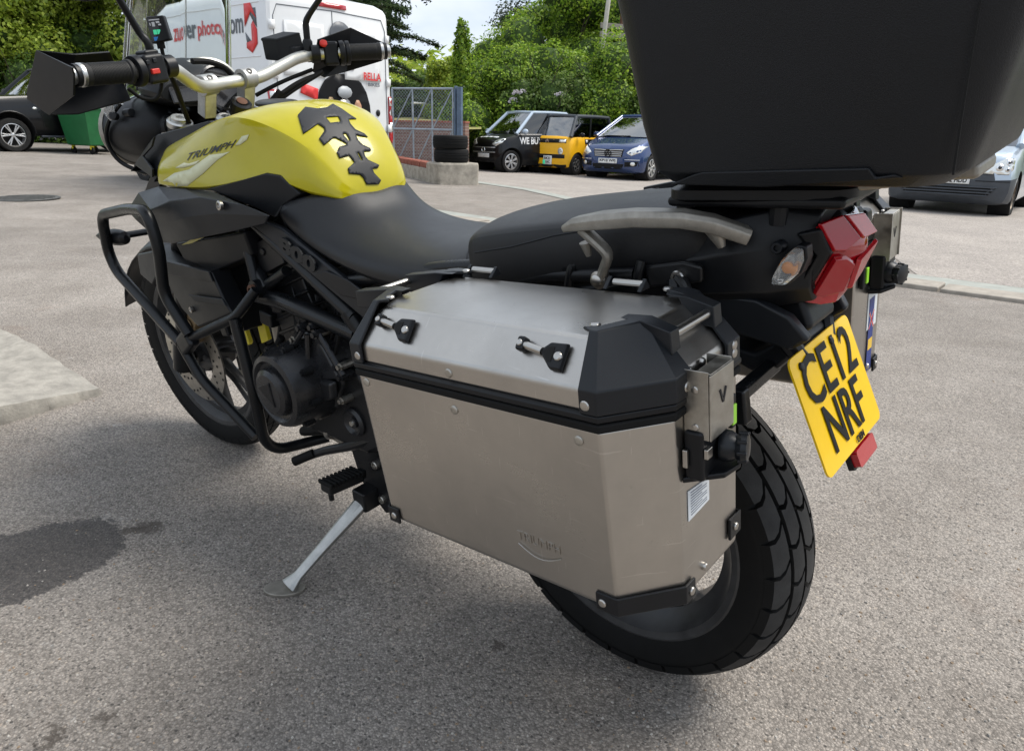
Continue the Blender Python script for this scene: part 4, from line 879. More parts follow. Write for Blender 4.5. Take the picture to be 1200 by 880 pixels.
both([(932, 274, .090), (962, 268, .082), (974, 297, .075), (938, 356, .062), (926, 352, .075), (955, 300, .088)], (0, -.02, 0), 'light_surround', 'plastic', bike, .004)
# rear indicators
for s_ in (1, -1):
    L = [(905, 334), (908, 322), (920, 300), (934, 288), (944, 290), (945, 304), (938, 320), (922, 334)]
    P_ = [B(a, b, y=.128) for a, b in L]; P_ = P_ if s_ > 0 else [mir(p) for p in P_]
    c_ = sum(P_, Vector())/len(P_); m = MB(); m.prism([c_+(p-c_)*1.06-V(0, s_*.022, 0) for p in P_], V(0, s_*.022, 0)); ind = m.build('indicator', 'plastic', bike, bevel=.003)
    m = MB(); m.prism([c_+(p-c_)*.8+V(0, s_*.0015, 0) for p in P_], V(0, s_*.001, 0)); m.build('indicator_reflector', 'chrome', ind)
    m = MB(); m.sphere(c_+V(0, s_*.006, 0), .0075, 12, 8, (1, .6, 1)); m.build('bulb', 'amber', ind)
    m = MB(); m.prism([p+V(0, s_*.003, 0) for p in P_], V(0, s_*.016, 0), inset=.25); m.build('indicator_lens', 'clear_lens', ind, bevel=.003)
    m = MB(); m.cyl(c_-V(0, s_*.06, 0), c_-V(0, s_*.015, 0), .012, 12); m.build('indicator_stalk', 'plastic', ind)
# grab rails
for s_ in (1, -1):
    L = BL([(662, 268, .205), (676, 262, .205), (705, 258, .20), (745, 255, .185), (800, 256, .165), (835, 262, .15), (876, 276, .125)]); L = L if s_ > 0 else [mir(p) for p in L]
    m = MB(); ring = []
    for i, p in enumerate(L):
        a = L[max(i-1, 0)]; b = L[min(i+1, len(L)-1)]; t_ = (b-a).normalized(); sd_ = V(0, 0, 1).cross(t_).normalized(); uu = t_.cross(sd_); kk = .45 if i == 0 else (.85 if i == 1 else 1)
        ring.append([p+sd_*a_*.019*kk+uu*b_*.0105*kk for a_, b_ in ((-1, -.3), (-.8, -1), (.8, -1), (1, -.3), (1, .4), (.75, 1), (-.75, 1), (-1, .4))])
    m.loft(ring); rail = m.build('grab_rail', 'alu_cast', bike, bevel=.003, bseg=3, sharp=60)
    L = BL([(682, 268, .196), (700, 284, .190), (714, 298, .184), (702, 330, .168)]); L = L if s_ > 0 else [mir(p) for p in L]
    m = MB(); m.tube(L, [.014, .013], 12, .02, flat=(1, .55)); m.build('rail_bracket', 'alu_cast', rail)
    p = B(702, 328, y=.176); p = p if s_ > 0 else mir(p); m = MB(); m.lathe([(.013, -.01), (.013, .003), (.009, .004), (.009, .009), (.006, .011), (0, .011)], p, (0, s_, 0), 16); m.build('rail_bolt', 'steel', rail)
    L = BL([(838, 268, .148), (846, 290, .146)]); L = L if s_ > 0 else [mir(p) for p in L]; m = MB(); m.tube(L, [.014, .005], 10); m.build('rail_lug', 'alu_cast', rail)
    L = BL([(686, 284, .19), (690, 300, .186)]); L = L if s_ > 0 else [mir(p) for p in L]; m = MB(); m.tube(L, [.009, .004], 10); m.build('rail_lug', 'alu_cast', rail)
# luggage rack under the top box
m = MB()
RKo = V(-.29, 0, .945)
m.box(V(-.225, 0, .936), (.23, .25, .014), Matrix.Rotation(R_(3.5), 3, 'Y')); rack = m.build('luggage_rack', 'plastic', bike, bevel=.006)
for sx in (-.12, -.25):
    for sy in (.09, -.09): m = MB(); m.cyl(V(sx, sy, .905), V(sx, sy, .938), .012, 10); m.build('rack_post', 'plastic', rack)
# pannier rails
m = MB(); m.tube([V(-.14, .15, .83), V(-.17, .20, .75), V(-.19, .215, .66), V(-.1, .215, .60), V(.30, .215, .62)], .009, 10, .04); m.mirror(); m.build('pannier_frame', 'frame_paint', bike)
m = MB(); m.obox(B(866, 462, y=.16), B(910, 424, y=.03), .018, .022); m.build('frame_crossbar', 'frame_paint', bike, bevel=.004)
m = MB(); m.obox(B(862, 455, y=.19), B(866, 495, y=.19), .02, .03, (1, 0, 0)); m.build('frame_upright', 'frame_paint', bike, bevel=.004)
# ---------------------------------------------------------------- handlebar and controls
HBP = BL([(84, 89, .415), (150, 85, .305), (185, 80, .238), (205, 82, .198), (226, 98, .14), (238, 103, .085), (266, 97, 0), (303, 92, -.08), (322, 82, -.13), (348, 68, -.20), (364, 65, -.24), (400, 62, -.30), (455, 60, -.41)])
m = MB(); m.tube(HBP, .0145, 16, .035); hb = m.build('handlebar', 'alu_bar', bike)
for px, py, y in ((243, 100, .055), (289, 92, -.052)):
    p = B(px, py, y=y); ax = (HBP[7]-HBP[5]).normalized()
    m = MB(); m.lathe([(.0148, -.019), (.024, -.019), (.024, .019), (.0148, .019)], p, ax, 28); m.obox(p-fd*.012, p-fd*.075, .030, .034, (1, 0, 0)); cl = m.build('bar_clamp', 'alu_riser', hb, bevel=.002)
    for q in (V(-.016, 0, .012),):
        m = MB(); n_ = V(-.75, 0, .66); m.lathe([(.0075, 0), (.0075, .003), (.004, .003), (.004, 0), (0, 0)], p+n_*.0225, n_, 14); m.build('clamp_bolt', 'plastic', cl)
def grip(a, b, par):
    d = (b-a).normalized(); L = (b-a).length; m = MB(); prof = [(.0165, 0), (.0235, .002), (.0235, .008), (.0205, .010)]
    n_ = 26
    for i in range(n_): z_ = .012+(L-.024)*i/n_; prof += [(.0206, z_), (.0206, z_+(L-.024)/n_*.66), (.0199, z_+(L-.024)/n_*.7), (.0199, z_+(L-.024)/n_*.97)]
    prof += [(.0204, L-.008), (.0215, L-.005), (.0215, L), (.012, L)]
    m.lathe(prof, a, d, 28); g = m.build('grip', 'grip', par)
    m = MB(); m.lathe([(.0215, 0), (.0215, .006), (.0200, .008)], b, d, 24); m.build('grip_collar', 'alu_bright', g)
    m = MB(); m.lathe([(.012, .008), (.0208, .009), (.0208, .016), (.012, .017)], b, d, 24); m.build('grip_end', 'plastic', g)
    m = MB(); m.lathe([(.0165, .017), (.0165, .023), (.014, .026), (.006, .026), (.006, .023), (0, .023)], b, d, 20); m.build('bar_end', 'alu_bright', g)
    return g
grip(HBP[1].lerp(HBP[2], .10), HBP[0]+(HBP[1]-HBP[0]).normalized()*.020, hb); grip(HBP[11].lerp(HBP[10], .05), HBP[12]+(HBP[11]-HBP[12]).normalized()*.022, hb)
# left switch cluster
def along(i, t_): return HBP[i].lerp(HBP[i+1], t_)
d = (HBP[2]-HBP[1]).normalized(); c_ = along(1, .34)
m = MB(); m.lathe([(.017, -.012), (.029, -.012), (.030, -.006), (.030, .001), (.026, .004), (.017, .004)], c_, d, 26); sw = m.build('switchgear', 'plastic', hb, bevel=.001)
m = MB(); m.obox(c_+d*.004, c_+d*.052, .046, .056, V(0, 0, 1)); m.build('switch_housing', 'plastic', sw, bevel=.008, bseg=3)
m = MB(); m.obox(c_+d*.012+V(0, 0, .029), c_+d*.044+V(0, 0, .029), .034, .012); m.build('switch_top', 'plastic', sw, bevel=.004)
bk = V(-1, .25, .12).normalized()
m = MB(); p = c_+d*.030+bk*.025+V(0, 0, -.008); m.obox(p-d*.009, p+d*.009, .012, .010); m.build('indicator_switch', 'red_plastic', sw, bevel=.002)
for k_, dz in ((.018, .010), (.034, .012)):
    m = MB(); p = c_+d*k_+bk*.024+V(0, 0, dz); m.obox(p-d*.004, p+d*.004, .008, .008); m.build('switch_button', 'icon_white' if False else 'plastic_grey', sw, bevel=.001)
m = MB(); m.lathe([(.015, 0), (.022, 0), (.022, .024), (.015, .024)], c_+d*.056, d, 20); m.build('lever_clamp', 'plastic', sw, bevel=.002)
# clutch lever and brake lever in front of the grips
for base, i0, s_ in ((c_+d*.066, 0, 1), (HBP[10]+V(0, 0, 0), 12, -1)):
    tip = HBP[i0]+V(.075, -s_*.03, -.012); m = MB(); m.tube([base+V(.02, 0, -.004), base+V(.055, s_*.03, -.006), base.lerp(tip, .5)+V(.02, 0, 0), tip], [.008, .006], 10, .03, flat=(1, .7)); m.build('hand_lever', 'plastic', hb)
# heated-grip control with its screen
q = BL([(170, 20, .205), (191, 18, .180), (200, 47, .180), (178, 52, .205)])
nrm = (q[1]-q[0]).cross(q[3]-q[0]).normalized(); nrm = nrm if nrm.dot(OC-q[0]) > 0 else -nrm
m = MB(); m.prism(q, -nrm*.016); box = m.build('control_box', 'plastic', hb, bevel=.003)
X = (q[1]-q[0]); Y = (q[3]-q[0]); at2 = lambda u, v_, l=.0006: q[0]+X*u+Y*v_+nrm*l
m = MB(); m.add([at2(.06, .06), at2(.94, .06), at2(.94, .94), at2(.06, .94)], [(0, 1, 2, 3)]); m.build('control_face', 'screen_dark', box)
for u, v_, w_, h_, mm in ((.15, .12, .6, .04, 'icon_white'), (.15, .24, .06, .1, 'icon_white'), (.28, .22, .16, .16, 'icon_white'), (.52, .2, .2, .07, 'icon_white'), (.62, .3, .16, .06, 'icon_white'), (.26, .5, .2, .17, 'icon_green'), (.48, .5, .18, .17, 'icon_green'), (.74, .48, .12, .06, 'icon_white'), (.74, .6, .12, .06, 'icon_white'), (.2, .76, .64, .14, 'icon_blue')):
    m = MB(); m.add([at2(u, v_, .0012), at2(u+w_, v_, .0012), at2(u+w_, v_+h_, .0012), at2(u, v_+h_, .0012)], [(0, 1, 2, 3)]); m.build('screen_icon', mm, box)
m = MB(); p0 = at2(.4, 1.0, -.008); m.cyl(p0+V(0, 0, .006), p0-V(0, 0, .010), .008, 12); m.tube([p0, p0+V(0, 0, -.03), B(196, 70, y=.185), B(201, 92, y=.175), B(212, 120, y=.14)], .0042, 8, .03); m.build('control_cable', 'rubber', box)
m = MB(); m.obox(B(176, 52, y=.21), B(172, 72, y=.225), .012, .014, (1, 0, 0)); m.build('control_bracket', 'alu_bright', box, bevel=.001)
m = MB(); m.tube(BL([(150, 104, .26), (165, 116, .24), (184, 118, .21), (190, 100, .19), (187, 88, .20)]), .004, 8, .02); m.build('switch_cable', 'rubber', hb)
# right side: throttle housing, master cylinder, kill switch
d = (HBP[12]-HBP[11]).normalized(); c_ = along(10, .62)
m = MB(); m.lathe([(.015, -.012), (.022, -.012), (.022, .010), (.015, .010)], c_-d*.036, d, 24); th = m.build('throttle_housing', 'plastic', hb, bevel=.002)
m = MB(); m.obox(c_-d*.016, c_+d*.022, .040, .058); m.build('switch_housing', 'plastic', th, bevel=.008, bseg=3)
m = MB(); m.lathe([(.018, .024), (.030, .024), (.031, .030), (.031, .036), (.027, .038), (.030, .041), (.030, .050), (.018, .052)], c_, d, 26); m.build('throttle_collar', 'plastic', th, bevel=.001)
n_ = V(-.7, .3, .65).normalized()
m = MB(); m.lathe([(.010, 0), (.010, .005), (.008, .007), (0, .008)], B(379, 52, y=-.258)+V(0, 0, 0), n_, 20); m.build('kill_switch', 'red_plastic', th)
m = MB(); p = B(381, 65, y=-.265); m.obox(p-d*.008, p+d*.008, .006, .006); m.build('start_button', 'icon_white', th)
q = BL([(324, 47, -.185), (352, 39, -.228), (357, 58, -.230), (329, 73, -.188)]); m = MB(); m.prism(q, V(.055, .01, .006)); mc = m.build('brake_reservoir', 'plastic_grey', hb, bevel=.004)
m = MB(); m.prism([p+(q[0]-q[3]).normalized()*.002 for p in (q[0], q[1], q[1].lerp(q[2], .18), q[0].lerp(q[3], .18))], V(.058, .01, .006)); m.build('reservoir_lid', 'plastic', mc, bevel=.003)
m = MB(); m.obox(HBP[9]+V(.02, 0, .012), HBP[10]+V(.02, 0, .008), .03, .03); m.build('master_cylinder', 'plastic', mc, bevel=.006)
for L, r in (([(322, 76, -.18), (300, 92, -.12), (268, 120, -.04), (258, 140, -.02)], .005), ([(378, 84, -.25), (345, 104, -.17), (310, 130, -.08), (290, 150, -.05)], .0065), ([(372, 88, -.24), (350, 96, -.18), (318, 118, -.10), (296, 140, -.06)], .0055), ([(366, 82, -.235), (330, 96, -.15), (300, 112, -.08)], .005), ([(200, 88, .18), (207, 104, .16), (216, 130, .12), (224, 150, .08)], .006), ([(225, 72, .05), (245, 72, .0), (266, 80, -.05), (280, 100, -.07)], .007)):
    P_ = BL(L); m = MB(); m.tube(P_, r, 8, .04); m.build('control_cable', 'rubber', hb)
m = MB(); m.tube(BL([(330, 108, -.13), (316, 124, -.10)]), [.012, .010], 10); m.build('cable_boot', 'rubber', hb)
# mirrors
for L, s_ in ((BL([(178, 76, .235), (174, 50, .235), (164, 40, .245), (140, 0, .275)]), 1), (BL([(361, 58, -.235), (358, 26, -.235), (362, 18, -.24), (378, -6, -.26)]), -1)):
    e1 = L[-1]+(L[-1]-L[-2])*.55; m = MB(); m.tube(L+[e1], [.0085, .0065], 12, .012); mir_ = m.build('mirror_stem', 'plastic', hb)
    m = MB(); m.lathe([(.013, -.01), (.013, .018), (.009, .024)], L[0], (L[1]-L[0]), 16); m.build('mirror_mount', 'plastic', mir_)
    hd = e1+V(0, s_*.05, .02); m = MB(); m.sphere(hd, 1, 20, 10, (.024, .085, .058)); m.build('mirror_shell', 'plastic', mir_)
    m = MB(); m.add([hd+V(-.0245, .076*math.cos(a), .05*math.sin(a)) for a in [2*math.pi*i/24 for i in range(24)]], [tuple(range(24))]); m.build('mirror_glass', 'chrome', mir_)
# hand guards
o = BL([(45, 60, .435), (86, 79, .420), (88, 112, .418), (59, 134, .430), (33, 115, .440), (34, 106, .442)])
i_ = [p.copy() for p in o]
A, Bq, F, E_, D, C_ = o
inn = [V(HBP[1].x+.105, .285, HBP[1].z+.040), V(HBP[1].x+.115, .27, HBP[1].z-.005), V(HBP[1].x+.085, .275, HBP[1].z-.052)]
mid = [V(A.x-.012, .375, A.z-.01), V(C_.x+.0, .375, C_.z), V(E_.x+.01, .375, E_.z-.004)]
m = MB(); m.add([A, Bq, F, E_, D, C_]+mid+inn+[V(Bq.x+.004, .418, Bq.z-.012)], [(0, 1, 12, 5), (12, 2, 3, 4, 5), (0, 5, 7, 6), (5, 4, 3, 8, 7), (6, 7, 10, 9), (7, 8, 11, 10)])
hg = m.build('hand_guard', 'plastic', hb, solid=.004, bevel=.002, sharp=15)
m = MB(); m.obox(inn[1]-V(.01, -.005, 0), HBP[2]+V(.012, .01, -.006), .012, .022); m.build('guard_bracket', 'plastic', hg, bevel=.003)
q = BL([(384, 45, -.25), (423, 31, -.36), (459, 53, -.43), (461, 64, -.43), (450, 72, -.41), (418, 84, -.34), (392, 91, -.27), (378, 84, -.245)])
q2 = [p+V(.045 if i in (0, 1, 6, 7, 5) else .01, 0, 0) for i, p in enumerate(q)]; cen = sum(q2, Vector())/8+V(.03, -.01, 0)
m = MB(); m.add(q2+[cen], [(i, (i+1) % 8, 8) for i in range(8)]); hg2 = m.build('hand_guard', 'plastic', hb, solid=.004, bevel=.002, sharp=15)
m = MB(); m.obox(cen-V(.002, 0, 0), HBP[10]+V(.016, 0, -.006), .012, .022); m.build('guard_bracket', 'plastic', hg2, bevel=.003)
# ---------------------------------------------------------------- instruments, headlamps, screen
m = MB(); rowsD = []
for x_, a, z0, z1 in ((1.42, .10, 1.035, 1.145), (1.36, .125, 1.03, 1.162), (1.30, .125, 1.035, 1.140), (1.275, .115, 1.04, 1.118)):
    rowsD.append([V(x_, a*math.cos(q), (z0+z1)/2+(z1-z0)/2*math.sin(q)*(1 if math.sin(q) > 0 else .8)) for q in [2*math.pi*j/20 for j in range(20)]])
m.loft(rowsD); dash = m.build('instrument_binnacle', 'plastic', bike, bevel=.003)
m = MB(); m.lathe([(.058, .004), (.060, .010), (.054, .012), (.052, .004), (0, .003)], V(1.272, -.045, 1.082), V(-.92, 0, .38), 36); m.build('rev_counter', 'screen_dark', dash)
m = MB(); m.tube([V(1.335, .085*math.cos(q)-.045, 1.092+.062*math.sin(q)) for q in [R_(15+150*i/16) for i in range(17)]], .0075, 8); m.build('dash_trim', 'alu_bar', dash)
m = MB(); m.box(V(1.272, .055, 1.08), (.006, .075, .05), Matrix.Rotation(R_(22), 3, 'Y')); m.build('display', 'screen_dark', dash, bevel=.003)
for s_ in (1, -1):
    hc = V(1.490, s_*.082, .992); hx = V(1, s_*.10, -.05).normalized()
    m = MB(); m.lathe([(0, -.155), (.030, -.155), (.034, -.148), (.034, -.138), (.046, -.130), (.066, -.105), (.077, -.065), (.081, -.02), (.083, .02), (.085, .045)], hc, hx, 40); hl = m.build('headlight', 'plastic', bike, sharp=28)
    m = MB(); m.lathe([(.086, .040), (.090, .050), (.087, .058), (.080, .058)], hc, hx, 40); m.build('headlight_rim', 'alu_cast', hl)
    m = MB(); m.lathe([(.080, .056), (.070, .066), (.04, .075), (0, .078)], hc, hx, 36); m.build('headlight_lens', 'clear_lens', hl)
    m = MB(); m.lathe([(.03, -.10), (.06, -.06), (.072, .0), (.079, .05)], hc, hx, 30); m.build('headlight_reflector', 'chrome', hl)
    for a in range(3):
        q_ = 2*math.pi*a/3+.5; m = MB(); m.obox(hc+hx*-.158+V(0, .008*math.cos(q_), .008*math.sin(q_)), hc+hx*-.150+V(0, .030*math.cos(q_), .030*math.sin(q_)), .006, .010, (1, 0, 0)); m.build('cap_rib', 'plastic', hl)
    for a in (.6, 1.9, 2.7):
        p = hc+hx*-.06+V(0, s_*.079*math.cos(a), .079*math.sin(a)); m = MB(); m.cyl(p, p-hx*.030, .0105, 12); m.build('headlight_screw', 'plastic_grey', hl, bevel=.002)
    m = MB(); m.tube([V(1.42, s_*.150, 1.065), V(1.47, s_*.168, 1.03), V(1.51, s_*.176, .98), V(1.51, s_*.160, .92), V(1.46, s_*.12, .885), V(1.42, s_*.07, .88)], .0055, 8, .03); m.build('headlight_bracket', 'frame_paint', hl)
q = BL([(115, 122, .17), (121, 113, .17), (137, 106, .16), (152, 116, .15), (140, 122, .155), (133, 120, .165), (136, 140, .165), (131, 142, .17)])
m = MB(); m.prism(q, V(.002, .004, .001)); m.build('screen_mount', 'clear_lens', bike, bevel=.001)
m = MB(); p = B(133, 136, y=.168); m.lathe([(.010, -.01), (.010, .004), (.006, .005), (0, .004)], p, V(-.5, .8, .2), 14); m.build('screen_bolt', 'plastic', bike)
# windscreen: clear sheet with folded wings
rowsS = []
for k_ in range(9):
    t_ = k_/8; z_ = 1.075+.40*t_; hw = .150-.040*t_-.02*max(0, t_-.75)*4*max(0, t_-.75); xx = 1.495-.215*t_
    rowsS.append([V(xx-bx, hw*yy, z_-(.012 if abs(yy) > .9 else 0)) for yy, bx in ((-1, .075), (-.93, .060), (-.62, .030), (-.40, .002), (-.34, -.004), (0, -.012), (.34, -.004), (.40, .002), (.62, .030), (.93, .060), (1, .075))])
m = MB(); m.grid(rowsS); ws = m.build('windscreen', 'screen_clear', bike, solid=.0055, sub=1, bevel=.0)
for ee in (0, -1):
    m = MB(); m.tube([r[ee]+V(-.002, 0, 0) for r in rowsS], .0045, 8); m.build('screen_edge', 'clear_lens', ws)
for ee in (3, -4):
    m = MB(); m.tube([r[ee]+V(-.004, 0, 0) for r in rowsS], .0022, 6); m.build('screen_rib', 'clear_lens', ws)
for yy in (.075, -.075):
    m = MB(); p = V(1.47, yy, 1.10); m.lathe([(.009, -.006), (.009, .004), (0, .006)], p, V(-.8, 0, .5), 14); m.build('screen_bolt', 'plastic', ws)
m = MB(); m.loft([[V(x_, a*math.cos(q), z_+h*math.sin(q)) for q in [2*math.pi*j/16 for j in range(16)]] for x_, a, z_, h in ((1.44, .10, 1.0, .05), (1.48, .12, 1.0, .06), (1.53, .11, .99, .05), (1.57, .06, .97, .03))]); m.build('front_fairing', 'plastic', bike)
m = MB(); m.tube([V(1.18, 0, .93), V(1.30, .05, 1.0), V(1.40, .06, 1.05)], .012, 10, .03); m.mirror(); m.build('fairing_stay', 'frame_paint', bike)
# ================================================================== panniers and top box
PO = Vector((-.1964, 0, .7585)); PF = Vector((.3999, 0, -.0281)).normalized(); PU = Vector((-PF.z, 0, PF.x))
def pannier(s_, label):
    lift = 0 if s_ > 0 else .045
    sc = 1.0 if s_ > 0 else .84
    L = lambda l, d, h: PO+PF*(-.07+(l+.07)*sc)+PU*(h+lift)+Vector((0, d*s_, 0))
    nd = Vector((0, s_, 0)); root = bike_thing('pannier', L(.19, .33, -.256), label, 'pannier', 'aluminium panniers on the motorcycle')
    OUT = [(-.070, .376), (-.016, .440), (.392, .440), (.445, .376), (.445, .222), (-.070, .222)]
    def off(e, top=0.0, inn=0.0):     # outline moved outwards by e
        return [(-.070-e, .376+e*.4), (-.016-e*.4, .440+e), (.392+e*.4, .440+e), (.445+e, .376+e*.4), (.445+e, .222-e), (-.070-e, .222-e)]
    ring = lambda o, h, tp=0.0: [L(l, d-tp, h) for l, d in o]
    m = MB(); body = [(l, d) for l, d in OUT]
    m.loft([[L(l, d-.012*(d > .3), -.256) for l, d in off(-.004)], [L(l, d-.012*(d > .3), -.250) for l, d in OUT], ring(OUT, -.012)]); bd = m.build('pannier_body', 'alu_pannier', root, bevel=.005, bseg=3)
    m = MB(); m.loft([ring(off(.0025), -.013), ring(off(.004), -.011), ring(off(.004), -.004), ring(off(.0015), -.002)]); m.build('seal', 'rubber', root, bevel=.0015)
    m = MB(); m.loft([ring(off(.0015), -.0015), ring(off(.0045), .0005), ring(off(.0045), .007), ring(off(.001), .009)]); m.build('seal', 'plastic', root, bevel=.0015)
    top = [(-.022, .352), (.002, .402), (.360, .402), (.385, .352), (.385, .232), (-.022, .232)]
    m = MB(); m.loft([ring(OUT, .008), ring(OUT, .034), ring(top, .0795)]); lid = m.build('lid', 'alu_pannier', root, bevel=.005, bseg=3)
    # corner protectors on the lid
    def cap(front, outer):
        X = (lambda l: .375-l) if front else (lambda l: l); DD = (lambda d: d) if outer else (lambda d: .666-d if d > .3 else d)
        e = .0035
        if outer:
            r0 = [(.004, .440+e), (-.016-e*.4, .440+e), (-.070-e, .376+e*.4), (-.070-e, .345)]
            r2 = [(.012, .402+e), (.002, .402+e), (-.022-e, .352+e), (-.022-e, .342)]
            hs = [(r0, .0085), (r0, .0355), (r2, .087)]
            tp = [(.026, .398), (.010, .392), (-.010, .352), (-.016, .342)]
        else:
            r0 = [(-.030, .222-e), (-.060, .222-e), (-.070-e, .226), (-.070-e, .258)]; r2 = [(.0, .226-e), (-.015, .226-e), (-.022-e, .230), (-.022-e, .250)]
            hs = [(r0, .0085), (r0, .0355), (r2, .087)]; tp = [(.024, .228), (.012, .240), (-.006, .246), (-.016, .252)]
        m = MB(); m.grid([[L(X(l), d, h) for l, d in r] for r, h in hs]+[[L(X(l), d, .0875) for l, d in tp]])
        c = m.build('corner_guard', 'plastic_grey', lid, solid=.005, bevel=.002, bseg=2, sharp=25, soff=0)
        fl = 1 if front else -1
        m = MB(); dl = .346 if outer else .246
        m.loft([[L(X(a), dl+b, h) for a, b, h in ((.006, .010, .0885), (.006, -.008, .0885), (-.014, -.008, .086), (-.014, .012, .086))], [L(X(a), dl+b, h) for a, b, h in ((-.026, .016, .090), (-.026, -.008, .090), (-.030, -.008, .062), (-.030, .016, .058))], [L(X(a-(.045 if front else 0)), dl+b, h) for a, b, h in ((-.058, .012, .080), (-.058, -.008, .080), (-.060, -.008, .056), (-.060, .012, .054))]])
        m.build('bar_mount', 'plastic_grey', c, bevel=.003)
        for l, d, h, n_ in (((.016, .388, .0885, PU) if outer else (.014, .233, .0885, PU)), ((-.004, .4445, .019, nd) if outer else (-.0745, .240, .020, -PF)), ((-.0745, .356, .020, -PF) if outer else (-.0745, .240, .030, -PF))):
            n2 = -n_ if (front and n_ == -PF) else n_
            m = MB(); m.rivet(L(X(l), d, h), n2, .0062, .003); m.build('rivet', 'steel', c)
    for fr in (0, 1):
        for ou in (0, 1): cap(fr, ou)
        l_ = -.050 if not fr else .470; m = MB(); m.cyl(L(l_, .345, .071), L(l_, .243, .071), .0055, 14); m.build('lashing_bar', 'steel', lid)
    # lashing loops on the outer slope of the lid
    def slope(l, t): return L(l, .440-.038*t, .034+.049*t)
    sn = (PU*.61+nd*.79).normalized()
    for l0 in (.312, .062):
        a = slope(l0+.032, .60); b = slope(l0-.026, .50); m = MB()
        m.box(a+sn*.006, (.011, .017, .013), Matrix((PF, sn.cross(PF), sn)).transposed()); lo = m.build('lashing_loop', 'plastic', lid, bevel=.003)
        m = MB(); P_ = [slope(l0+.008, .54), slope(l0-.006, .74), slope(l0-.030, .76), slope(l0-.030, .22), slope(l0-.014, .22)]; m.prism([p+sn*.001 for p in P_], sn*.007, inset=.12); m.build('loop_plate', 'plastic', lo, bevel=.002)
        m = MB(); P_ = [slope(l0+.000, .52), slope(l0-.006, .62), slope(l0-.015, .64), slope(l0-.015, .36), slope(l0-.010, .36)]; m.prism([p+sn*.0081 for p in P_], sn*.0005); m.build('loop_recess', 'dark_void', lo)
        m = MB(); m.cyl(a+sn*.007, slope(l0+.002, .53)+sn*.006, .0046, 12); m.build('loop_rod', 'steel', lo)
        m = MB(); m.rivet(slope(l0-.0225, .48)+sn*.008, sn, .0055, .003); m.build('rivet', 'steel', lo); m = MB(); m.rivet(a+sn*.0125, sn, .004, .002); m.build('rivet', 'steel', lo)
    # inner edge hinges
    for l0 in (.33, .075):
        m = MB(); m.cyl(L(l0+.022, .226, .090), L(l0-.022, .226, .090), .0045, 10); hg = m.build('hinge_rod', 'steel', lid)
        m = MB()
        for q in (.026, -.026): m.prism([L(l0+q, .240, .083), L(l0+q, .224, .097), L(l0+q, .216, .083)], PF*.006)
        m.build('hinge_bracket', 'plastic_grey', hg, bevel=.001)
    for l, h in ((.378, -.022), (.205, -.030), (.012, -.028)):
        m = MB(); m.rivet(L(l, .4395, h), nd, .0062, .0020); m.build('rivet', 'steel_dull', bd)
    m = MB(); m.rivet(L(.205, .4395, .020), nd, .0062, .0028); m.build('rivet', 'steel_dull', lid)
    # bottom corner brackets
    def band(pts, h0, h1, rv):
        m = MB(); m.grid([[L(l, d, h0) for l, d in pts], [L(l, d, h1) for l, d in pts]]); b_ = m.build('corner_bracket', 'plastic', root, solid=.004, bevel=.0015, soff=0)
        for l, d, n_ in rv: m = MB(); m.rivet(L(l, d, (h0+h1)/2), n_, .0055, .003); m.build('rivet', 'steel', b_)
    o2 = .4305
    band([(.012, o2), (-.018, o2), (-.073, .367), (-.073, .345)], -.257, -.232, [(.002, o2+.002, nd), (-.075, .356, -PF)])
    band([(.372, o2), (.394, o2), (.448, .366), (.448, .345)], -.257, -.232, [(.382, o2+.002, nd)])
    band([(-.073, .250), (-.073, .219), (-.050, .219)], -.236, -.205, [(-.075, .236, -PF)])
    m = MB(); m.rivet(L(-.071, .315, -.236), -PF, .0055, .004); m.build('rivet', 'steel', bd)
    # embossed lettering low on the outer face
    tx = -PF if s_ > 0 else PF
    o_ = L(.095, .4316, -.205)+PU*.012
    text_on('embossed_lettering', 'TRIUMPH', .020, o_, tx, PU, 'steel', bd, .0004, -.0004, width=.068, lift=.0002)
    m = MB(); m.tube([o_+tx*(-.034+.068*i/14)-PU*(.012+.012*math.sin(math.pi*i/14))+nd*.0006 for i in range(15)], .0007, 5); m.build('embossed_swash', 'alu_bright', bd)
    # latch on the rear face
    bx = -.0705
    m = MB(); rr = lambda d0, d1, h0, h1, l: [L(l, d0, h0), L(l, d1, h0), L(l, d1, h1), L(l, d0, h1)]
    m.prism(rr(.356, .300, -.040, .036, bx-.030), PF*-.002); m.prism(rr(.356, .3545, -.040, .040, bx), PF*-.0295); m.prism(rr(.300, .3015, -.040, .040, bx), PF*-.0295)
    m.prism([L(bx-.0315, .354, .0365), L(bx-.0315, .302, .0365), L(bx-.013, .302, .0365), L(bx-.013, .354, .0365)], PU*.0015); lt = m.build('latch_cover', 'steel_dull', root, bevel=.0012)
    m = MB(); m.prism(rr(.352, .304, -.036, .024, bx-.002), PF*-.020); m.build('latch_core', 'plastic', lt, bevel=.002)
    for d, h in ((.344, .022), (.314, .022)): m = MB(); m.rivet(L(bx-.001, d, h+.012), -PF, .0048, .004); m.build('rivet', 'steel', lt)
    for h_ in (.018, -.026): m = MB(); m.rivet(L(bx-.014, .3562, h_), nd, .0042, .002); m.build('rivet', 'steel', lt)
    m = MB(); vx = L(bx-.0325, .327, .005); m.obox(vx+PU*.008+nd*.007, vx-PU*.008, .003, .001, PF); m.obox(vx+PU*.008-nd*.007, vx-PU*.008, .003, .001, PF); m.build('latch_emblem', 'plastic_grey', lt)
    m = MB(); m.prism(rr(.360, .296, -.092, -.030, bx), PF*-.024); lk = m.build('lock_body', 'plastic', root, bevel=.005)
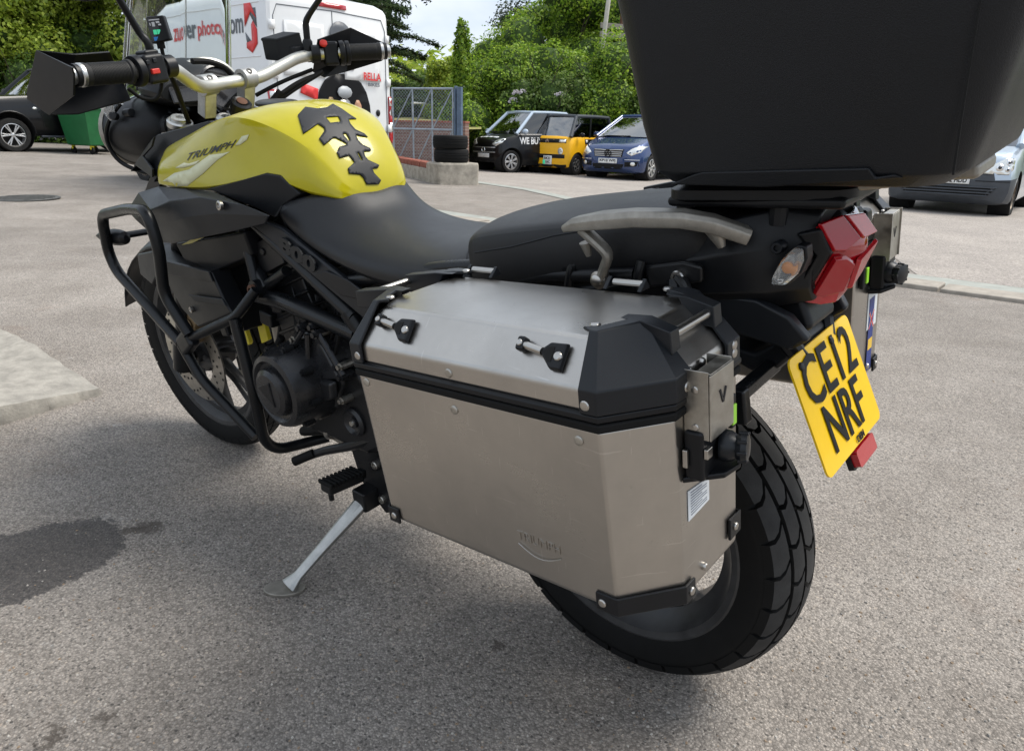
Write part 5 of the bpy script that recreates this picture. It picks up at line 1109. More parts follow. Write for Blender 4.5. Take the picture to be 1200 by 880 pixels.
    m = MB(); m.prism([L(bx, .364, -.096), L(bx, .290, -.096), L(bx-.026, .292, -.094), L(bx-.046, .312, -.088), L(bx-.040, .340, -.090)], PU*.007); m.build('lock_tray', 'plastic', lk, bevel=.002)
    m = MB(); m.lathe([(.017, 0), (.019, .004), (.018, .012), (.014, .018), (.0175, .024), (.0165, .030), (.010, .032), (0, .032)], L(bx-.024, .318, -.062), -PF*.85-nd*.25, 24); kn = m.build('lock_knob', 'plastic_grey', lk)
    m = MB()
    for i in range(8):
        a = 2*math.pi*i/8; ax = (-PF*.85-nd*.25).normalized(); u_ = ax.cross(PU).normalized(); v_ = ax.cross(u_); p = L(bx-.024, .318, -.062)+(u_*math.cos(a)+v_*math.sin(a))*.0165; m.obox(p+ax*.020, p+ax*.031, .004, .004, u_)
    m.build('knob_rib', 'plastic_grey', kn, bevel=.001)
    m = MB(); m.prism(rr(.358, .346, -.062, -.050, bx-.024), PF*-.005); m.prism(rr(.366, .361, -.074, -.052, bx-.002), PF*-.006); m.build('lock_tongue', 'steel', lk, bevel=.001)
    m = MB(); m.prism(rr(.252, .240, -.075, -.030, bx), PF*-.008); m.build('bracket_pad', 'plastic', root, bevel=.003)
    m = MB(); m.prism(rr(.258, .248, -.066, -.040, bx-.009), PF*-.003); m.build('level_tab', 'level_green', root, bevel=.001)
    # stickers on the rear face
    if s_ > 0:
        m = MB(); m.prism([L(bx, .352, -.112), L(bx, .300, -.118), L(bx, .300, -.149), L(bx, .352, -.152)], PF*-.0006); sk = m.build('label_sticker', 'sticker', root)
        for i in range(9):
            t0 = .08+.095*i; a = .346; b = .306 if i % 3 else .318; f0_ = lambda d: (d-.300)/.052
            zt = lambda d, t_: (-.118+.006*f0_(d))*(1-t_)+(-.149-.003*f0_(d))*t_
            m = MB(); m.prism([L(bx-.0007, a, zt(a, t0)), L(bx-.0007, b, zt(b, t0)), L(bx-.0007, b, zt(b, t0+.035)), L(bx-.0007, a, zt(a, t0+.035))], PF*-.0002); m.build('printed_line', 'sticker_print', sk)
    else:
        m = MB(); m.prism(rr(.352, .300, -.165, -.085, bx), PF*-.0006); sk = m.build('label_sticker', 'sticker', root)
        m = MB(); m.prism(rr(.335, .308, -.245, -.110, bx-.0008), PF*-.0006); fl = m.build('flag_sticker', 'flag_blue', root)
        m = MB(); m.prism(rr(.333, .310, -.205, -.185, bx-.0016), PF*-.0004); m.build('flag_patch', 'plate_yellow', fl)
        for a, b, mm, ww in (((.334, -.135), (.309, -.165), 'icon_white', .006), ((.309, -.135), (.334, -.165), 'icon_white', .006), ((.334, -.135), (.309, -.165), 'flag_red', .003), ((.309, -.135), (.334, -.165), 'flag_red', .003)):
            m = MB(); m.obox(L(bx-.0016-(.0005 if ww < .005 else 0), a[0], a[1]), L(bx-.0016-(.0005 if ww < .005 else 0), b[0], b[1]), ww, .0004, PF); m.build('flag_cross', mm, fl)
    return root
pannier(1, 'brushed aluminium pannier facing the viewer, on the side-stand side of the motorcycle')
pannier(-1, 'aluminium pannier with blue flag sticker, half hidden behind the rear light')

# top box
tb = bike_thing('top_box', (-.28, 0, .955), 'large black plastic top box on the rear rack of the motorcycle', 'top box')
def tring(x0, x1, w0, w1, z0, z1, r=.045, n=6):
    """rounded rectangle; x0 front, x1 rear; w at the front / rear; z0 front, z1 rear"""
    L = []
    for cx, cy, a0 in ((x0, w0, 0), (x1, w1, 90), (x1, -w1, 180), (x0, -w0, 270)):
        sx = -1 if cx == x0 else 1; sy = -1 if cy > 0 else 1
        for i in range(n+1):
            a = R_(a0+90*i/n); L.append(V(cx+(-r if cx == x0 else r)+r*math.cos(a), cy-math.copysign(r, cy)+r*math.sin(a), 0))
    return [V(p.x, p.y, z0+(z1-z0)*(p.x-x0)/(x1-x0)) for p in L]
m = MB()
m.loft([tring(-.140, -.400, .135, .135, .955, .968, .03), tring(-.120, -.440, .160, .165, .960, .974, .04), tring(-.104, -.462, .176, .180, .974, .990, .045), tring(-.090, -.476, .190, .196, 1.03, 1.045, .05), tring(-.070, -.500, .212, .220, 1.15, 1.162, .055), tring(-.062, -.508, .218, .226, 1.188, 1.200, .055)])
tbo = m.build('box_body', 'plastic_box', tb, bevel=.003, sharp=50)
m = MB(); m.loft([tring(-.058, -.512, .222, .230, 1.192, 1.204, .055), tring(-.056, -.515, .225, .233, 1.20, 1.212, .056), tring(-.062, -.512, .222, .230, 1.27, 1.28, .06), tring(-.085, -.490, .205, .212, 1.315, 1.322, .06), tring(-.15, -.43, .15, .15, 1.335, 1.34, .06)]); m.build('box_lid', 'plastic_box', tb, bevel=.003, sharp=50)
# joint line of the rear panel, lower skirts, latch and base plate
m = MB(); m.tube([B(1117, 205, y=.186), B(1128, 130, y=.199), B(1149, 0, y=.221)], .0012, 6); m.build('panel_joint', 'dark_void', tb)
for s_ in (1, -1):
    q = BL([(786, 216, .168), (812, 205, .172), (825, 201, .172), (1020, 196, .180), (1028, 207, .178), (1050, 204, .178), (1062, 208, .172), (900, 219, .168)]); q = q if s_ > 0 else [mir(p) for p in q]
    m = MB(); m.prism(q, V(0, s_*.006, 0)); m.build('box_skirt', 'plastic_box', tb, bevel=.003)
m = MB(); m.loft([tring(-.120, -.335, .130, .115, .930, .943, .03), tring(-.112, -.345, .138, .122, .934, .947, .03), tring(-.112, -.345, .138, .122, .946, .958, .03), tring(-.125, -.33, .128, .11, .953, .965, .03)]); m.build('base_plate', 'plastic', tb, bevel=.002)
m = MB(); m.box(V(-.425, 0, .972), (.06, .10, .018), Matrix.Rotation(.1, 3, 'Y')); m.build('release_catch', 'alu_cast', tb, bevel=.006)
m = MB(); q = BL([(1003, 219, .150), (1060, 209, .150), (1060, 214, .148), (1040, 221, .146), (1006, 224, .146)]); m.prism(q, V(0, -.03, 0)); m.build('catch_trim', 'alu_cast', tb, bevel=.003)
m = MB(); m.box(V(-.518, 0, 1.13), (.012, .16, .05)); m.build('box_reflector', 'red_lens', tb, bevel=.006)
m = MB(); m.box(V(-.522, 0, 1.205), (.02, .09, .05)); m.build('box_lock', 'plastic_grey', tb, bevel=.006)
# ================================================================== vehicles in the yard
FH = Vector((math.cos(YAW), math.sin(YAW), 0)); RH = Vector((math.sin(YAW), -math.cos(YAW), 0))
def Gp(px, py):
    d = ray(px, py); t_ = .5
    for i in range(60000):
        p = CAMP+d*t_
        if p.z <= gz(p.x, p.y): break
        t_ += .002*max(1, t_*.25)
    return Vector((p.x, p.y, gz(p.x, p.y)))
def hitter(bv, mode):
    def f(u, v, off=.002):
        o, d = {'front': (V(20, u, v), V(-1, 0, 0)), 'rear': (V(-20, u, v), V(1, 0, 0)), 'left': (V(u, 20, v), V(0, -1, 0)), 'right': (V(u, -20, v), V(0, 1, 0)), 'top': (V(u, v, 20), V(0, 0, -1))}[mode]
        h = bv.ray_cast(o, d); return (h[0]+h[1].normalized()*off*(1 if h[1].dot(d) < 0 else -1)) if h[0] is not None else None
    return f
def patch(hit, L, name, matn, par, off=.003, thick=.006, n=3, maxe=.09):
    P2 = [Vector((a, b, 0)) for a, b in L]; Q = [P2[i].lerp(P2[(i+1) % len(P2)], j/n) for i in range(len(P2)) for j in range(n)]
    bm = bmesh.new(); bmesh.ops.triangulate(bm, faces=[bm.faces.new([bm.verts.new(p) for p in Q])])
    for _ in range(2):
        es = [e for e in bm.edges if e.calc_length() > maxe and not e.is_boundary]
        if es: bmesh.ops.subdivide_edges(bm, edges=es, cuts=1); bmesh.ops.triangulate(bm, faces=bm.faces[:])
    bm.verts.index_update(); P3 = [hit(v.co.x, v.co.y, off) for v in bm.verts]; ok = [p for p in P3 if p is not None]
    if not ok: bm.free(); return None
    fs = [tuple(v.index for v in f.verts) for f in bm.faces if all(P3[v.index] is not None for v in f.verts)]; P3 = [p if p is not None else ok[0] for p in P3]; bm.free()
    m = MB(); m.add(P3, fs); return m.build(name, matn, par, solid=thick, soff=0, sharp=50)
def ell(cx, cz, a, b, n=16, rot=0, pw=1.0):
    out = []
    for i in range(n):
        t_ = 2*math.pi*i/n; x = a*math.copysign(abs(math.cos(t_))**pw, math.cos(t_)); y = b*math.copysign(abs(math.sin(t_))**pw, math.sin(t_)); out.append((cx+x*math.cos(rot)-y*math.sin(rot), cz+x*math.sin(rot)+y*math.cos(rot)))
    return out
def rect(x0, z0, x1, z1): return [(x0, z0), (x1, z0), (x1, z1), (x0, z1)]
def text_patch(hit, s, c2, xd, h, w_, matn, name, par, off=.005, bold=.03, shear=0):
    vs, fs = text_verts(s, 1.0, 0, bold, 'LEFT', shear=shear); xs = [p.x for p in vs]; ys = [p.y for p in vs]; x0, x1, y0, y1 = min(xs), max(xs), min(ys), max(ys); P3 = []
    for p in vs:
        u = ((p.x-x0)/(x1-x0)-.5)*w_*xd; v_ = ((p.y-y0)/(y1-y0)-.5)*h; q = hit(c2[0]+u, c2[1]+v_, off); P3.append(q if q is not None else (P3[-1] if P3 else V(0, 0, 0)))
    m = MB(); m.add(P3, fs); return m.build(name, matn, par, flatshade=True, merge=False)
def wheel(par, x, y, r, w_, rimm, style, name='wheel'):
    s_ = 1 if y > 0 else -1; c = V(x, y, r); m = MB(); rr = r*.68; a = w_/2
    m.lathe([(rr, -a*.8), (rr+.02, -a), (r*.93, -a), (r*.985, -a*.8), (r, -a*.4), (r, a*.4), (r*.985, a*.8), (r*.93, a), (rr+.02, a), (rr, a*.8), (rr-.02, a*.5), (rr-.02, -a*.5), (rr, -a*.8)], c, (0, 1, 0), 36); t = m.build(name, 'rubber_tyre', par)
    m = MB(); m.lathe([(rr+.004, s_*a*.86), (rr-.012, s_*a*.9), (rr-.02, s_*a*.6), (rr-.03, 0)], c, (0, 1, 0), 32); m.lathe([(rr-.02, s_*a*.0), (0, s_*a*.0)], c, (0, 1, 0), 32, k=1); m.build('rim', [rimm, 'dark_void'], t)
    m = MB(); m.lathe([(.05, s_*a*.1), (.05, s_*a*.75), (.035, s_*a*.82), (0, s_*a*.82)], c, (0, 1, 0), 16); m.build('hub_cap', rimm, t)
    if style == 'steel':
        m = MB(); m.lathe([(.05, s_*a*.55), (rr*.55, s_*a*.60), (rr*.72, s_*a*.45), (rr*.95, s_*a*.25)], c, (0, 1, 0), 32); m.build('wheel_disc', rimm, t)
        for i in range(12):
            q = 2*math.pi*i/12; p = c+V(rr*.84*math.cos(q), s_*a*.44, rr*.84*math.sin(q)); m = MB(); m.sphere(p, .018, 8, 6); m.build('wheel_hole', 'dark_void', t)
    elif style == 'rings':
        for i in range(5):
            q = 2*math.pi*i/5; p = c+V(rr*.55*math.cos(q), s_*a*.7, rr*.55*math.sin(q)); m = MB(); m.tube([p+V(rr*.27*math.cos(b), 0, rr*.27*math.sin(b)) for b in [2*math.pi*j/16 for j in range(16)]], .012, 6, closed=True); m.build('rim_ring', 'wheel_silver', t)
    else:
        for i in range(style):
            q = 2*math.pi*i/style; m = MB()
            for dq in (-.12, .12): m.obox(c+V(.045*math.cos(q), s_*a*.72, .045*math.sin(q)), c+V((rr-.012)*math.cos(q+dq), s_*a*.78, (rr-.012)*math.sin(q+dq)), .03, .022, (0, 1, 0))
            m.build('spoke', rimm, t, bevel=.004)
    return t
def quadpatch(P, bulge, name, matn, par, n=6, out=None):
    """P: 4 corners (bottom a,b then top c,d), bulged outwards"""
    a, b, c, d = [Vector(p) for p in P]; out = Vector(out) if out is not None else (b-a).cross(c-a).normalized(); rows = []
    for j in range(n+1):
        v_ = j/n; rows.append([(a.lerp(b, i/n)).lerp(d.lerp(c, i/n), v_)+out*bulge*(1-(2*i/n-1)**2)*(.6+.4*math.sin(math.pi*v_)) for i in range(n+1)])
    m = MB(); m.grid(rows); return m.build(name, matn, par, sharp=60)
def car_body(root, S, paint, wheels, arch, n=46, mats=None, mfn=None, cap_crown=.02):
    S = sorted(S, key=lambda r: -r[0]); T = [-r[0] for r in S]; ts = np.linspace(T[0], T[-1], n); D = catmull(ts, T, [r[1:] for r in S]); rings = []
    for t_, (wl, wm, wt, zl, zm, zt) in zip(ts, D):
        x = -t_; h = [(0, zl), (wl*.8, zl), (wl*.97, zl+.03), (wl, zl+.08), (wm*.995, (zl+zm)/2), (wm, zm), ((wm+wt)/2*1.005, (zm+zt)/2+.02), (wt, zt-.06), (wt-.03, zt-.015), (wt-.10, zt), (wt*.4, zt+cap_crown), (0, zt+cap_crown*1.2)]
        rings.append([V(x, y, z) for y, z in h]+[V(x, -y, z) for y, z in h[-2:0:-1]])
    m = MB(); m.loft(rings); o = m.build('body', mats or [paint], root, sharp=40)
    cutters = []
    for wx in wheels:
        c = MB(); c.lathe([(0, -3), (arch, -3), (arch, 3), (0, 3)], (wx, 0, arch-.04), (0, 1, 0), 32); co = c.build('cut', 'dark_void'); md = o.modifiers.new('b', 'BOOLEAN'); md.object = co; md.operation = 'DIFFERENCE'; md.solver = 'EXACT'; cutters.append(co)
        co.matrix_world = root.matrix_world
    bpy.context.view_layer.update()
    for co in cutters: co.matrix_world = root.matrix_world.copy()
    bpy.context.view_layer.update()
    me = bpy.data.meshes.new_from_object(o.evaluated_get(bpy.context.evaluated_depsgraph_get())); o.modifiers.clear(); o.data = me
    for co in cutters: bpy.data.objects.remove(co)
    me.materials.clear()
    for q in (mats or [paint])+['dark_void']: me.materials.append(M(q))
    nm = len(mats or [paint])
    for p in me.polygons:
        c = p.center; inside = any((c.x-wx)**2+(c.z-(arch-.04))**2 < (arch*1.01)**2 and abs(p.normal.y) < .6 and abs(math.hypot(c.x-wx, c.z-arch+.04)-arch) < .02 for wx in wheels)
        p.material_index = nm if inside else (mfn(c, p.normal) if mfn else 0); p.use_smooth = True
    me.set_sharp_from_angle(angle=R_(40))
    bv = BVHTree.FromPolygons([v.co.copy() for v in me.vertices], [tuple(p.vertices) for p in me.polygons])
    for wx in wheels:      # wheel wells
        for s_ in (1, -1):
            w0 = max(r[2] for r in S); m = MB(); m.lathe([(arch*.995, s_*(w0-.03)), (arch*.995, s_*(w0-.35)), (0, s_*(w0-.35))], (wx, 0, arch-.04), (0, 1, 0), 28); m.v = [v_ for v_ in m.v]; m.build('wheel_well', 'dark_void', o)
    return o, bv
def greenhouse(root, g, paint_roof, paint_pillar, glass='car_glass', side_glass='car_glass_dark', bs=(.5,), pr=.035, crown=.05):
    """g: xf0,w0f,z0f  xr0,w0r,z0r  xf1,xr1,w1,z1"""
    xf0, w0, z0f, xr0, w0r, z0r, xf1, xr1, w1, z1 = g
    quadpatch([(xf0, -w0, z0f), (xf0, w0, z0f), (xf1, w1, z1), (xf1, -w1, z1)], .07, 'windscreen', glass, root, out=(1, 0, .3))
    quadpatch([(xr0, w0r, z0r), (xr0, -w0r, z0r), (xr1, -w1, z1), (xr1, w1, z1)], .03, 'rear_window', side_glass, root, out=(-1, 0, .2))
    for s_ in (1, -1):
        quadpatch([(xf0, s_*w0, z0f), (xr0, s_*w0r, z0r), (xr1, s_*w1, z1), (xf1, s_*w1, z1)], .03, 'side_window', side_glass, root, out=(0, s_, .2))
        for a, b in (((xf0, s_*w0, z0f), (xf1, s_*w1, z1)), ((xr0, s_*w0r, z0r), (xr1, s_*w1, z1))):
            m = MB(); m.tube([a, b], [pr*1.15, pr], 10); m.build('pillar', paint_pillar, root)
        for f in bs:
            a = V(xf0, s_*w0, z0f).lerp(V(xr0, s_*w0r, z0r), f)+V(0, s_*.022, 0); b = V(xf1, s_*w1, z1).lerp(V(xr1, s_*w1, z1), f)+V(0, s_*.014, 0); m = MB(); m.obox(a, b, .03, .07, (1, 0, 0)); m.build('pillar', 'plastic', root)
    for s_ in (1, -1): m = MB(); m.tube([V(xf1, s_*w1, z1), V((xf1+xr1)/2, s_*(w1+.02), z1+.01), V(xr1, s_*w1, z1)], pr, 8); m.build('roof_rail', paint_pillar, root)
    m = MB(); m.tube([V(xf1+.05*(1-(q*q)), w1*q, z1+.015*(1-q*q)) for q in (-1, -.6, -.2, .2, .6, 1)], pr*.9, 8); m.build('roof_header', paint_roof, root)
    m = MB(); rows = []; nx = 12
    for i in range(nx+1):
        u = i/nx; x = xf1+.02+(xr1-xf1-.04)*u; cz = crown*(1-(2*u-1)**4)
        rows.append([V(x, w1*1.03*q, z1-.015+cz*(1-abs(q)**3)+.03*(1-q*q)) for q in (-1, -.95, -.8, -.4, 0, .4, .8, .95, 1)])
    m.grid(rows); return m.build('roof', paint_roof, root, solid=.05, sub=1, soff=-1)
def interior(root, xs, z0, hw):
    for x in xs:
        for s_ in (1, -1):
            m = MB(); m.box((x, s_*hw*.5, z0+.18), (.16, hw*.62, .42), Matrix.Rotation(-.15, 3, 'Y')); m.box((x-.06, s_*hw*.5, z0+.47), (.08, hw*.36, .16)); m.build('seat', 'interior', root, bevel=.04)
    m = MB(); m.tube([V(xs[0]+.5+.02*math.cos(a), -hw*.5+.17*math.cos(a), z0+.12+.17*math.sin(a)) for a in [2*math.pi*i/18 for i in range(18)]], .014, 6, closed=True); m.build('steering_wheel', 'interior', root)
def plate_on(hit, c2, w_, h, txt, root, colour='plate_white', off=.012, xd=1, two=None):
    pl = patch(hit, rect(c2[0]-w_/2, c2[1]-h/2, c2[0]+w_/2, c2[1]+h/2), 'number_plate', colour, root, off, .01, 2)
    if two:
        text_patch(hit, two[0], (c2[0], c2[1]+h*.22), xd, h*.34, w_*.7, 'plate_black', 'plate_lettering', pl, off+.008); text_patch(hit, two[1], (c2[0], c2[1]-h*.22), xd, h*.34, w_*.6, 'plate_black', 'plate_lettering', pl, off+.008)
    else: text_patch(hit, txt, c2, xd, h*.66, w_*.84, 'plate_black', 'plate_lettering', pl, off+.008)
    return pl
def place(px, py, theta, wx, wy):
    """a vehicle whose wheel (wx, wy) touches the ground at that spot; theta turns its nose from the viewer towards the picture's left"""
    p = Gp(px, py); h = YAW+math.pi-theta; q = Matrix.Rotation(h, 3, 'Z')@Vector((wx, wy, 0)); l = p-q; return Vector((l.x, l.y, gz(l.x, l.y))), h

# ---- small black two-seater
loc, h = place(597, 202.6, R_(54), .95, .66)
t = thing('parked_car', 'small black two-seater with silver roof rails and white lettering on its door', 'car', loc, h)
S = [(1.31, .40, .46, .42, .30, .50, .66), (1.28, .56, .62, .56, .22, .50, .74), (1.18, .68, .72, .66, .18, .52, .82), (.95, .74, .77, .72, .17, .55, .90), (.70, .75, .78, .74, .17, .56, .97), (.3, .75, .78, .75, .17, .56, .98), (-.6, .75, .78, .75, .18, .58, 1.0), (-1.0, .74, .78, .74, .20, .60, 1.0), (-1.22, .70, .74, .68, .24, .62, .98), (-1.30, .55, .6, .52, .30, .6, .92)]
bd, bv = car_body(t, S, 'car_black', (.95, -.92), .335)
greenhouse(t, (.78, .70, .96, -1.22, .66, .99, .18, -.95, .56, 1.50), 'car_silver', 'car_silver', 'car_glass', 'car_glass_dark', (.62,), .04)
interior(t, (-.1,), .85, .62); hf = hitter(bv, 'front'); hl_ = hitter(bv, 'left'); ht = hitter(bv, 'top'); hr_ = hitter(bv, 'right')
for s_ in (1, -1):
    hs = patch(hf, [(s_*.34, .70), (s_*.52, .66), (s_*.66, .74), (s_*.67, .84), (s_*.58, .84), (s_*.44, .78)], 'headlight', 'headlamp', t, .004)
    wheel(t, .95, s_*.665, .285, .16, 'wheel_silver', 7); wheel(t, -.92, s_*.665, .285, .17, 'wheel_silver', 7)
    m = MB(); m.sphere((.62, s_*.86, 1.02), 1, 12, 8, (.06, .11, .07)); m.build('wing_mirror', 'car_silver', t)
patch(hf, rect(-.48, .50, .48, .62), 'grille', 'dark_void', t, .004)
for z in (.505, .62): m = MB(); m.tube([hf(y, z, .012) for y in np.linspace(-.5, .5, 9)], .014, 6); m.build('grille_bar', 'wheel_silver', t)
m = MB(); m.tube([hf(.07*math.cos(a), .56+.055*math.sin(a), .02) for a in [2*math.pi*i/12 for i in range(12)]], .012, 6, closed=True); m.build('badge', 'chrome', t)
patch(hf, rect(-.55, .24, .55, .36), 'bumper_intake', 'dark_void', t, .004)
plate_on(hf, (-.0, .42), .50, .105, '', t) if False else patch(hf, rect(-.26, .37, .26, .475), 'number_plate', 'plate_white', t, .014, .01, 2)
text_patch(hl_, 'WE BUY', (.36, .80), -1, .17, .72, 'white_paint', 'door_lettering', t)
for z, w_ in ((.52, .14), (.42, .16), (.32, .12), (.60, .08)): patch(hl_, rect(-.05-w_, z, -.05, z+.05), 'door_print', 'pale_print', t, .004, .003, 2)
for i, (a, b) in enumerate(((-.52, -.40), (-.36, -.14), (-.10, .06), (.10, .34))): patch(ht, [(1.06, a), (1.06, b), (1.13, b), (1.13, a)], 'bonnet_lettering', 'white_paint', t, .004, .002, 2)
for z in (.86,): m = MB(); m.tube([hl_(x, z, .006) for x in np.linspace(.42, -.75, 8)], .006, 6); m.build('door_seam', 'dark_void', t)
m = MB(); m.tube([V(.80, y, 1.0+.02*abs(y)) for y in np.linspace(-.5, .3, 6)], .012, 6); m.build('wiper', 'plastic', t)

# ---- tiny yellow quadricycle
loc, h = place(672, 205.6, R_(35), .80, .58)
t = thing('parked_car', 'tiny boxy yellow electric car with black roof, parked between a black and a blue car', 'car', loc, h)
S = [(1.20, .44, .50, .46, .24, .50, .86), (1.17, .56, .60, .55, .20, .52, .92), (1.08, .64, .66, .60, .18, .54, .96), (.8, .67, .69, .64, .17, .55, .98), (0, .67, .69, .65, .17, .55, .98), (-.8, .67, .69, .64, .17, .55, .98), (-1.08, .64, .66, .60, .18, .54, .97), (-1.2, .50, .55, .50, .24, .52, .92)]
bd, bv = car_body(t, S, 'car_yellow', (.80, -.86), .31)
greenhouse(t, (1.08, .62, .95, -1.12, .62, .95, .74, -.98, .55, 1.46), 'bumper_grey', 'bumper_grey', 'car_glass', 'car_glass_dark', (.42,), .045, .045)
interior(t, (-.1,), .80, .55); hf = hitter(bv, 'front'); hl_ = hitter(bv, 'left'); hr_ = hitter(bv, 'right')
patch(hf, rect(-.54, .80, .54, .90), 'front_band', 'plastic', t, .004); patch(hf, rect(-.52, .42, .52, .52), 'front_band', 'plastic', t, .004); patch(hf, rect(-.56, .18, .56, .27), 'lower_bumper', 'plastic', t, .006)
for s_ in (1, -1):
    patch(hf, rect(s_*.36-.06, .80, s_*.36+.06, .88) if False else rect(s_*.44-.09, .815, s_*.44+.09, .875), 'day_lamp', 'headlamp', t, .010)
    lp = patch(hf, ell(s_*.40, .60, .075, .085), 'headlight', 'headlamp', t, .012); patch(hf, ell(s_*.40, .60, .04, .045), 'lamp_bulb', 'clear_lens', lp, .02)
    wheel(t, .80, s_*.60, .275, .14, 'wheel_dark', 'rings'); wheel(t, -.86, s_*.60, .275, .14, 'wheel_dark', 'rings')
    m = MB(); m.sphere((.75, s_*.76, 1.0), 1, 12, 8, (.05, .08, .06)); m.build('wing_mirror', 'plastic', t)
    hh = hl_ if s_ > 0 else hr_; patch(hh, rect(-.85, .78, .42, .90), 'door_band', 'plastic', t, .004); patch(hh, rect(.30, .80, .40, .88), 'door_lamp', 'white_paint', t, .009)
    patch(hh, [(.05, .52), (.12, .50), (.14, .66), (.10, .70), (.02, .62)], 'door_print', 'rust', t, .004); m = MB(); m.tube([hh(.43, z, .003) for z in np.linspace(.30, .94, 6)], .006, 6); m.build('door_seam', 'dark_void', t)
text_patch(hl_, 'Delivery Service', (-.05, .84), -1, .05, .55, 'icon_white', 'door_lettering', t, .010) if False else None
plate_on(hf, (.02, .37), .26, .22, '', t, 'plate_white', .016, 1, ('RK23', 'YWC'))
patch(hf, rect(-.12, .27, -.05, .37), 'plate_strip', 'icon_green', t, .022)
for dx, s_ in ((-.05, 1), (.05, -1)):
    m = MB(); p = hf(0, .85, .02); m.obox(p+V(0, dx, -.035), p+V(0, 0, .005), .014, .018, (1, 0, 0)); m.obox(p+V(0, dx, -.005), p+V(0, 0, .035), .014, .018, (1, 0, 0)); m.build('badge', 'chrome', t)

# ---- blue hatchback
loc, h = place(697, 207, R_(36), 1.22, -.76)
t = thing('parked_car', 'metallic blue hatchback with silver slatted grille, beside the tiny yellow car', 'car', loc, h)
S = [(1.93, .50, .56, .46, .30, .55, .70), (1.90, .66, .70, .58, .24, .55, .76), (1.78, .80, .83, .72, .19, .56, .83), (1.5, .86, .88, .80, .18, .58, .92), (1.15, .87, .89, .83, .18, .60, 1.02), (.6, .87, .89, .84, .18, .60, 1.05), (-1.0, .87, .89, .84, .19, .62, 1.08), (-1.6, .85, .88, .80, .22, .64, 1.08), (-1.85, .78, .82, .72, .28, .66, 1.04), (-1.93, .6, .65, .55, .36, .66, .96)]
bd, bv = car_body(t, S, 'car_blue', (1.22, -1.34), .365)
greenhouse(t, (1.20, .78, 1.03, -1.86, .74, 1.08, .22, -1.50, .60, 1.54), 'car_blue', 'car_blue', 'car_glass', 'car_glass_dark', (.36, .68), .045)
interior(t, (.0, -.8), .90, .70); hf = hitter(bv, 'front'); hl_ = hitter(bv, 'left'); hr_ = hitter(bv, 'right')
gr = patch(hf, [(-.38, .56), (.38, .56), (.42, .74), (-.42, .74)], 'grille', 'dark_void', t, .004)
for z in (.585, .63, .675, .72): m = MB(); m.tube([hf(y*(.36+.12*(z-.56)/.18*.3), z, .014) for y in np.linspace(-1, 1, 9)], .012, 6); m.build('grille_bar', 'wheel_silver', gr)
cb = hf(0, .65, .04); m = MB(); m.tube([cb+V(0, .085*math.cos(a), .085*math.sin(a)) for a in [2*math.pi*i/20 for i in range(20)]], .010, 6, closed=True)
for i in range(3): a = math.pi/2+2*math.pi*i/3; m.cyl(cb, cb+V(0, .085*math.cos(a), .085*math.sin(a)), .009, 6)
m.build('badge', 'plastic', t)
for s_ in (1, -1):
    patch(hf, [(s_*.48, .66), (s_*.62, .60), (s_*.80, .68), (s_*.83, .82), (s_*.74, .83), (s_*.60, .76)], 'headlight', 'headlamp', t, .004)
    patch(hf, [(s_*.46, .34), (s_*.80, .36), (s_*.78, .47), (s_*.46, .45)], 'fog_recess', 'dark_void', t, .003); patch(hf, ell(s_*.66, .41, .055, .045), 'fog_lamp', 'headlamp', t, .010)
    wheel(t, 1.22, s_*.77, .31, .19, 'wheel_silver', 7); wheel(t, -1.34, s_*.77, .31, .19, 'wheel_silver', 7)
    m = MB(); m.sphere((.86, s_*.97, 1.08), 1, 12, 8, (.07, .11, .07)); m.build('wing_mirror', 'car_blue', t)
patch(hf, [(-.40, .28), (.40, .28), (.44, .40), (-.44, .40)], 'bumper_intake', 'dark_void', t, .003)
plate_on(hf, (0, .47), .52, .115, 'KP10 WPJ', t, 'plate_white', .018)
m = MB(); m.tube([hf(y, .505, .010) for y in list(np.linspace(-.80, -.46, 5))], .007, 6); m.build('bumper_strip', 'chrome', t); m = MB(); m.tube([hf(y, .505, .010) for y in list(np.linspace(.46, .80, 5))], .007, 6); m.build('bumper_strip', 'chrome', t)
m = MB(); m.tube([V(1.22, y, 1.055) for y in np.linspace(-.6, .2, 5)], .012, 6); m.build('wiper', 'plastic', t)
m = MB(); m.lathe([(.03, 0), (.03, .004), (0, .006)], hitter(bv, 'top')(1.68, 0, .001), (.3, 0, 1), 14); m.build('badge', 'chrome', t)

# ---- silver panel van
loc, h = place(1172, 252, R_(38), 1.55, .80)
t = thing('parked_van', 'silver panel van with grey plastic bumper, parked past the kerb', 'van', loc, h)
S = [(2.36, .62, .70, .60, .34, .62, .86), (2.33, .78, .84, .72, .26, .62, .94), (2.2, .90, .93, .84, .22, .64, 1.02), (1.9, .94, .96, .88, .20, .66, 1.10), (1.5, .95, .97, .90, .20, .68, 1.18), (.9, .95, .97, .92, .20, .70, 1.24), (-2.0, .95, .97, .92, .22, .70, 1.24), (-2.3, .93, .95, .90, .26, .70, 1.24), (-2.38, .88, .90, .86, .32, .7, 1.22)]
bd, bv = car_body(t, S, 'car_silver', (1.55, -1.60), .40, mats=['car_silver', 'bumper_grey'], mfn=lambda c, n: 1 if (c.x > 1.93 and c.z < .70) else 0)
greenhouse(t, (1.62, .88, 1.16, -2.32, .90, 1.24, .85, -2.25, .80, 1.82), 'car_silver', 'car_silver', 'car_glass', 'car_silver', (.30, .34), .06, .06)
interior(t, (.6,), 1.02, .78); hf = hitter(bv, 'front'); hl_ = hitter(bv, 'left')
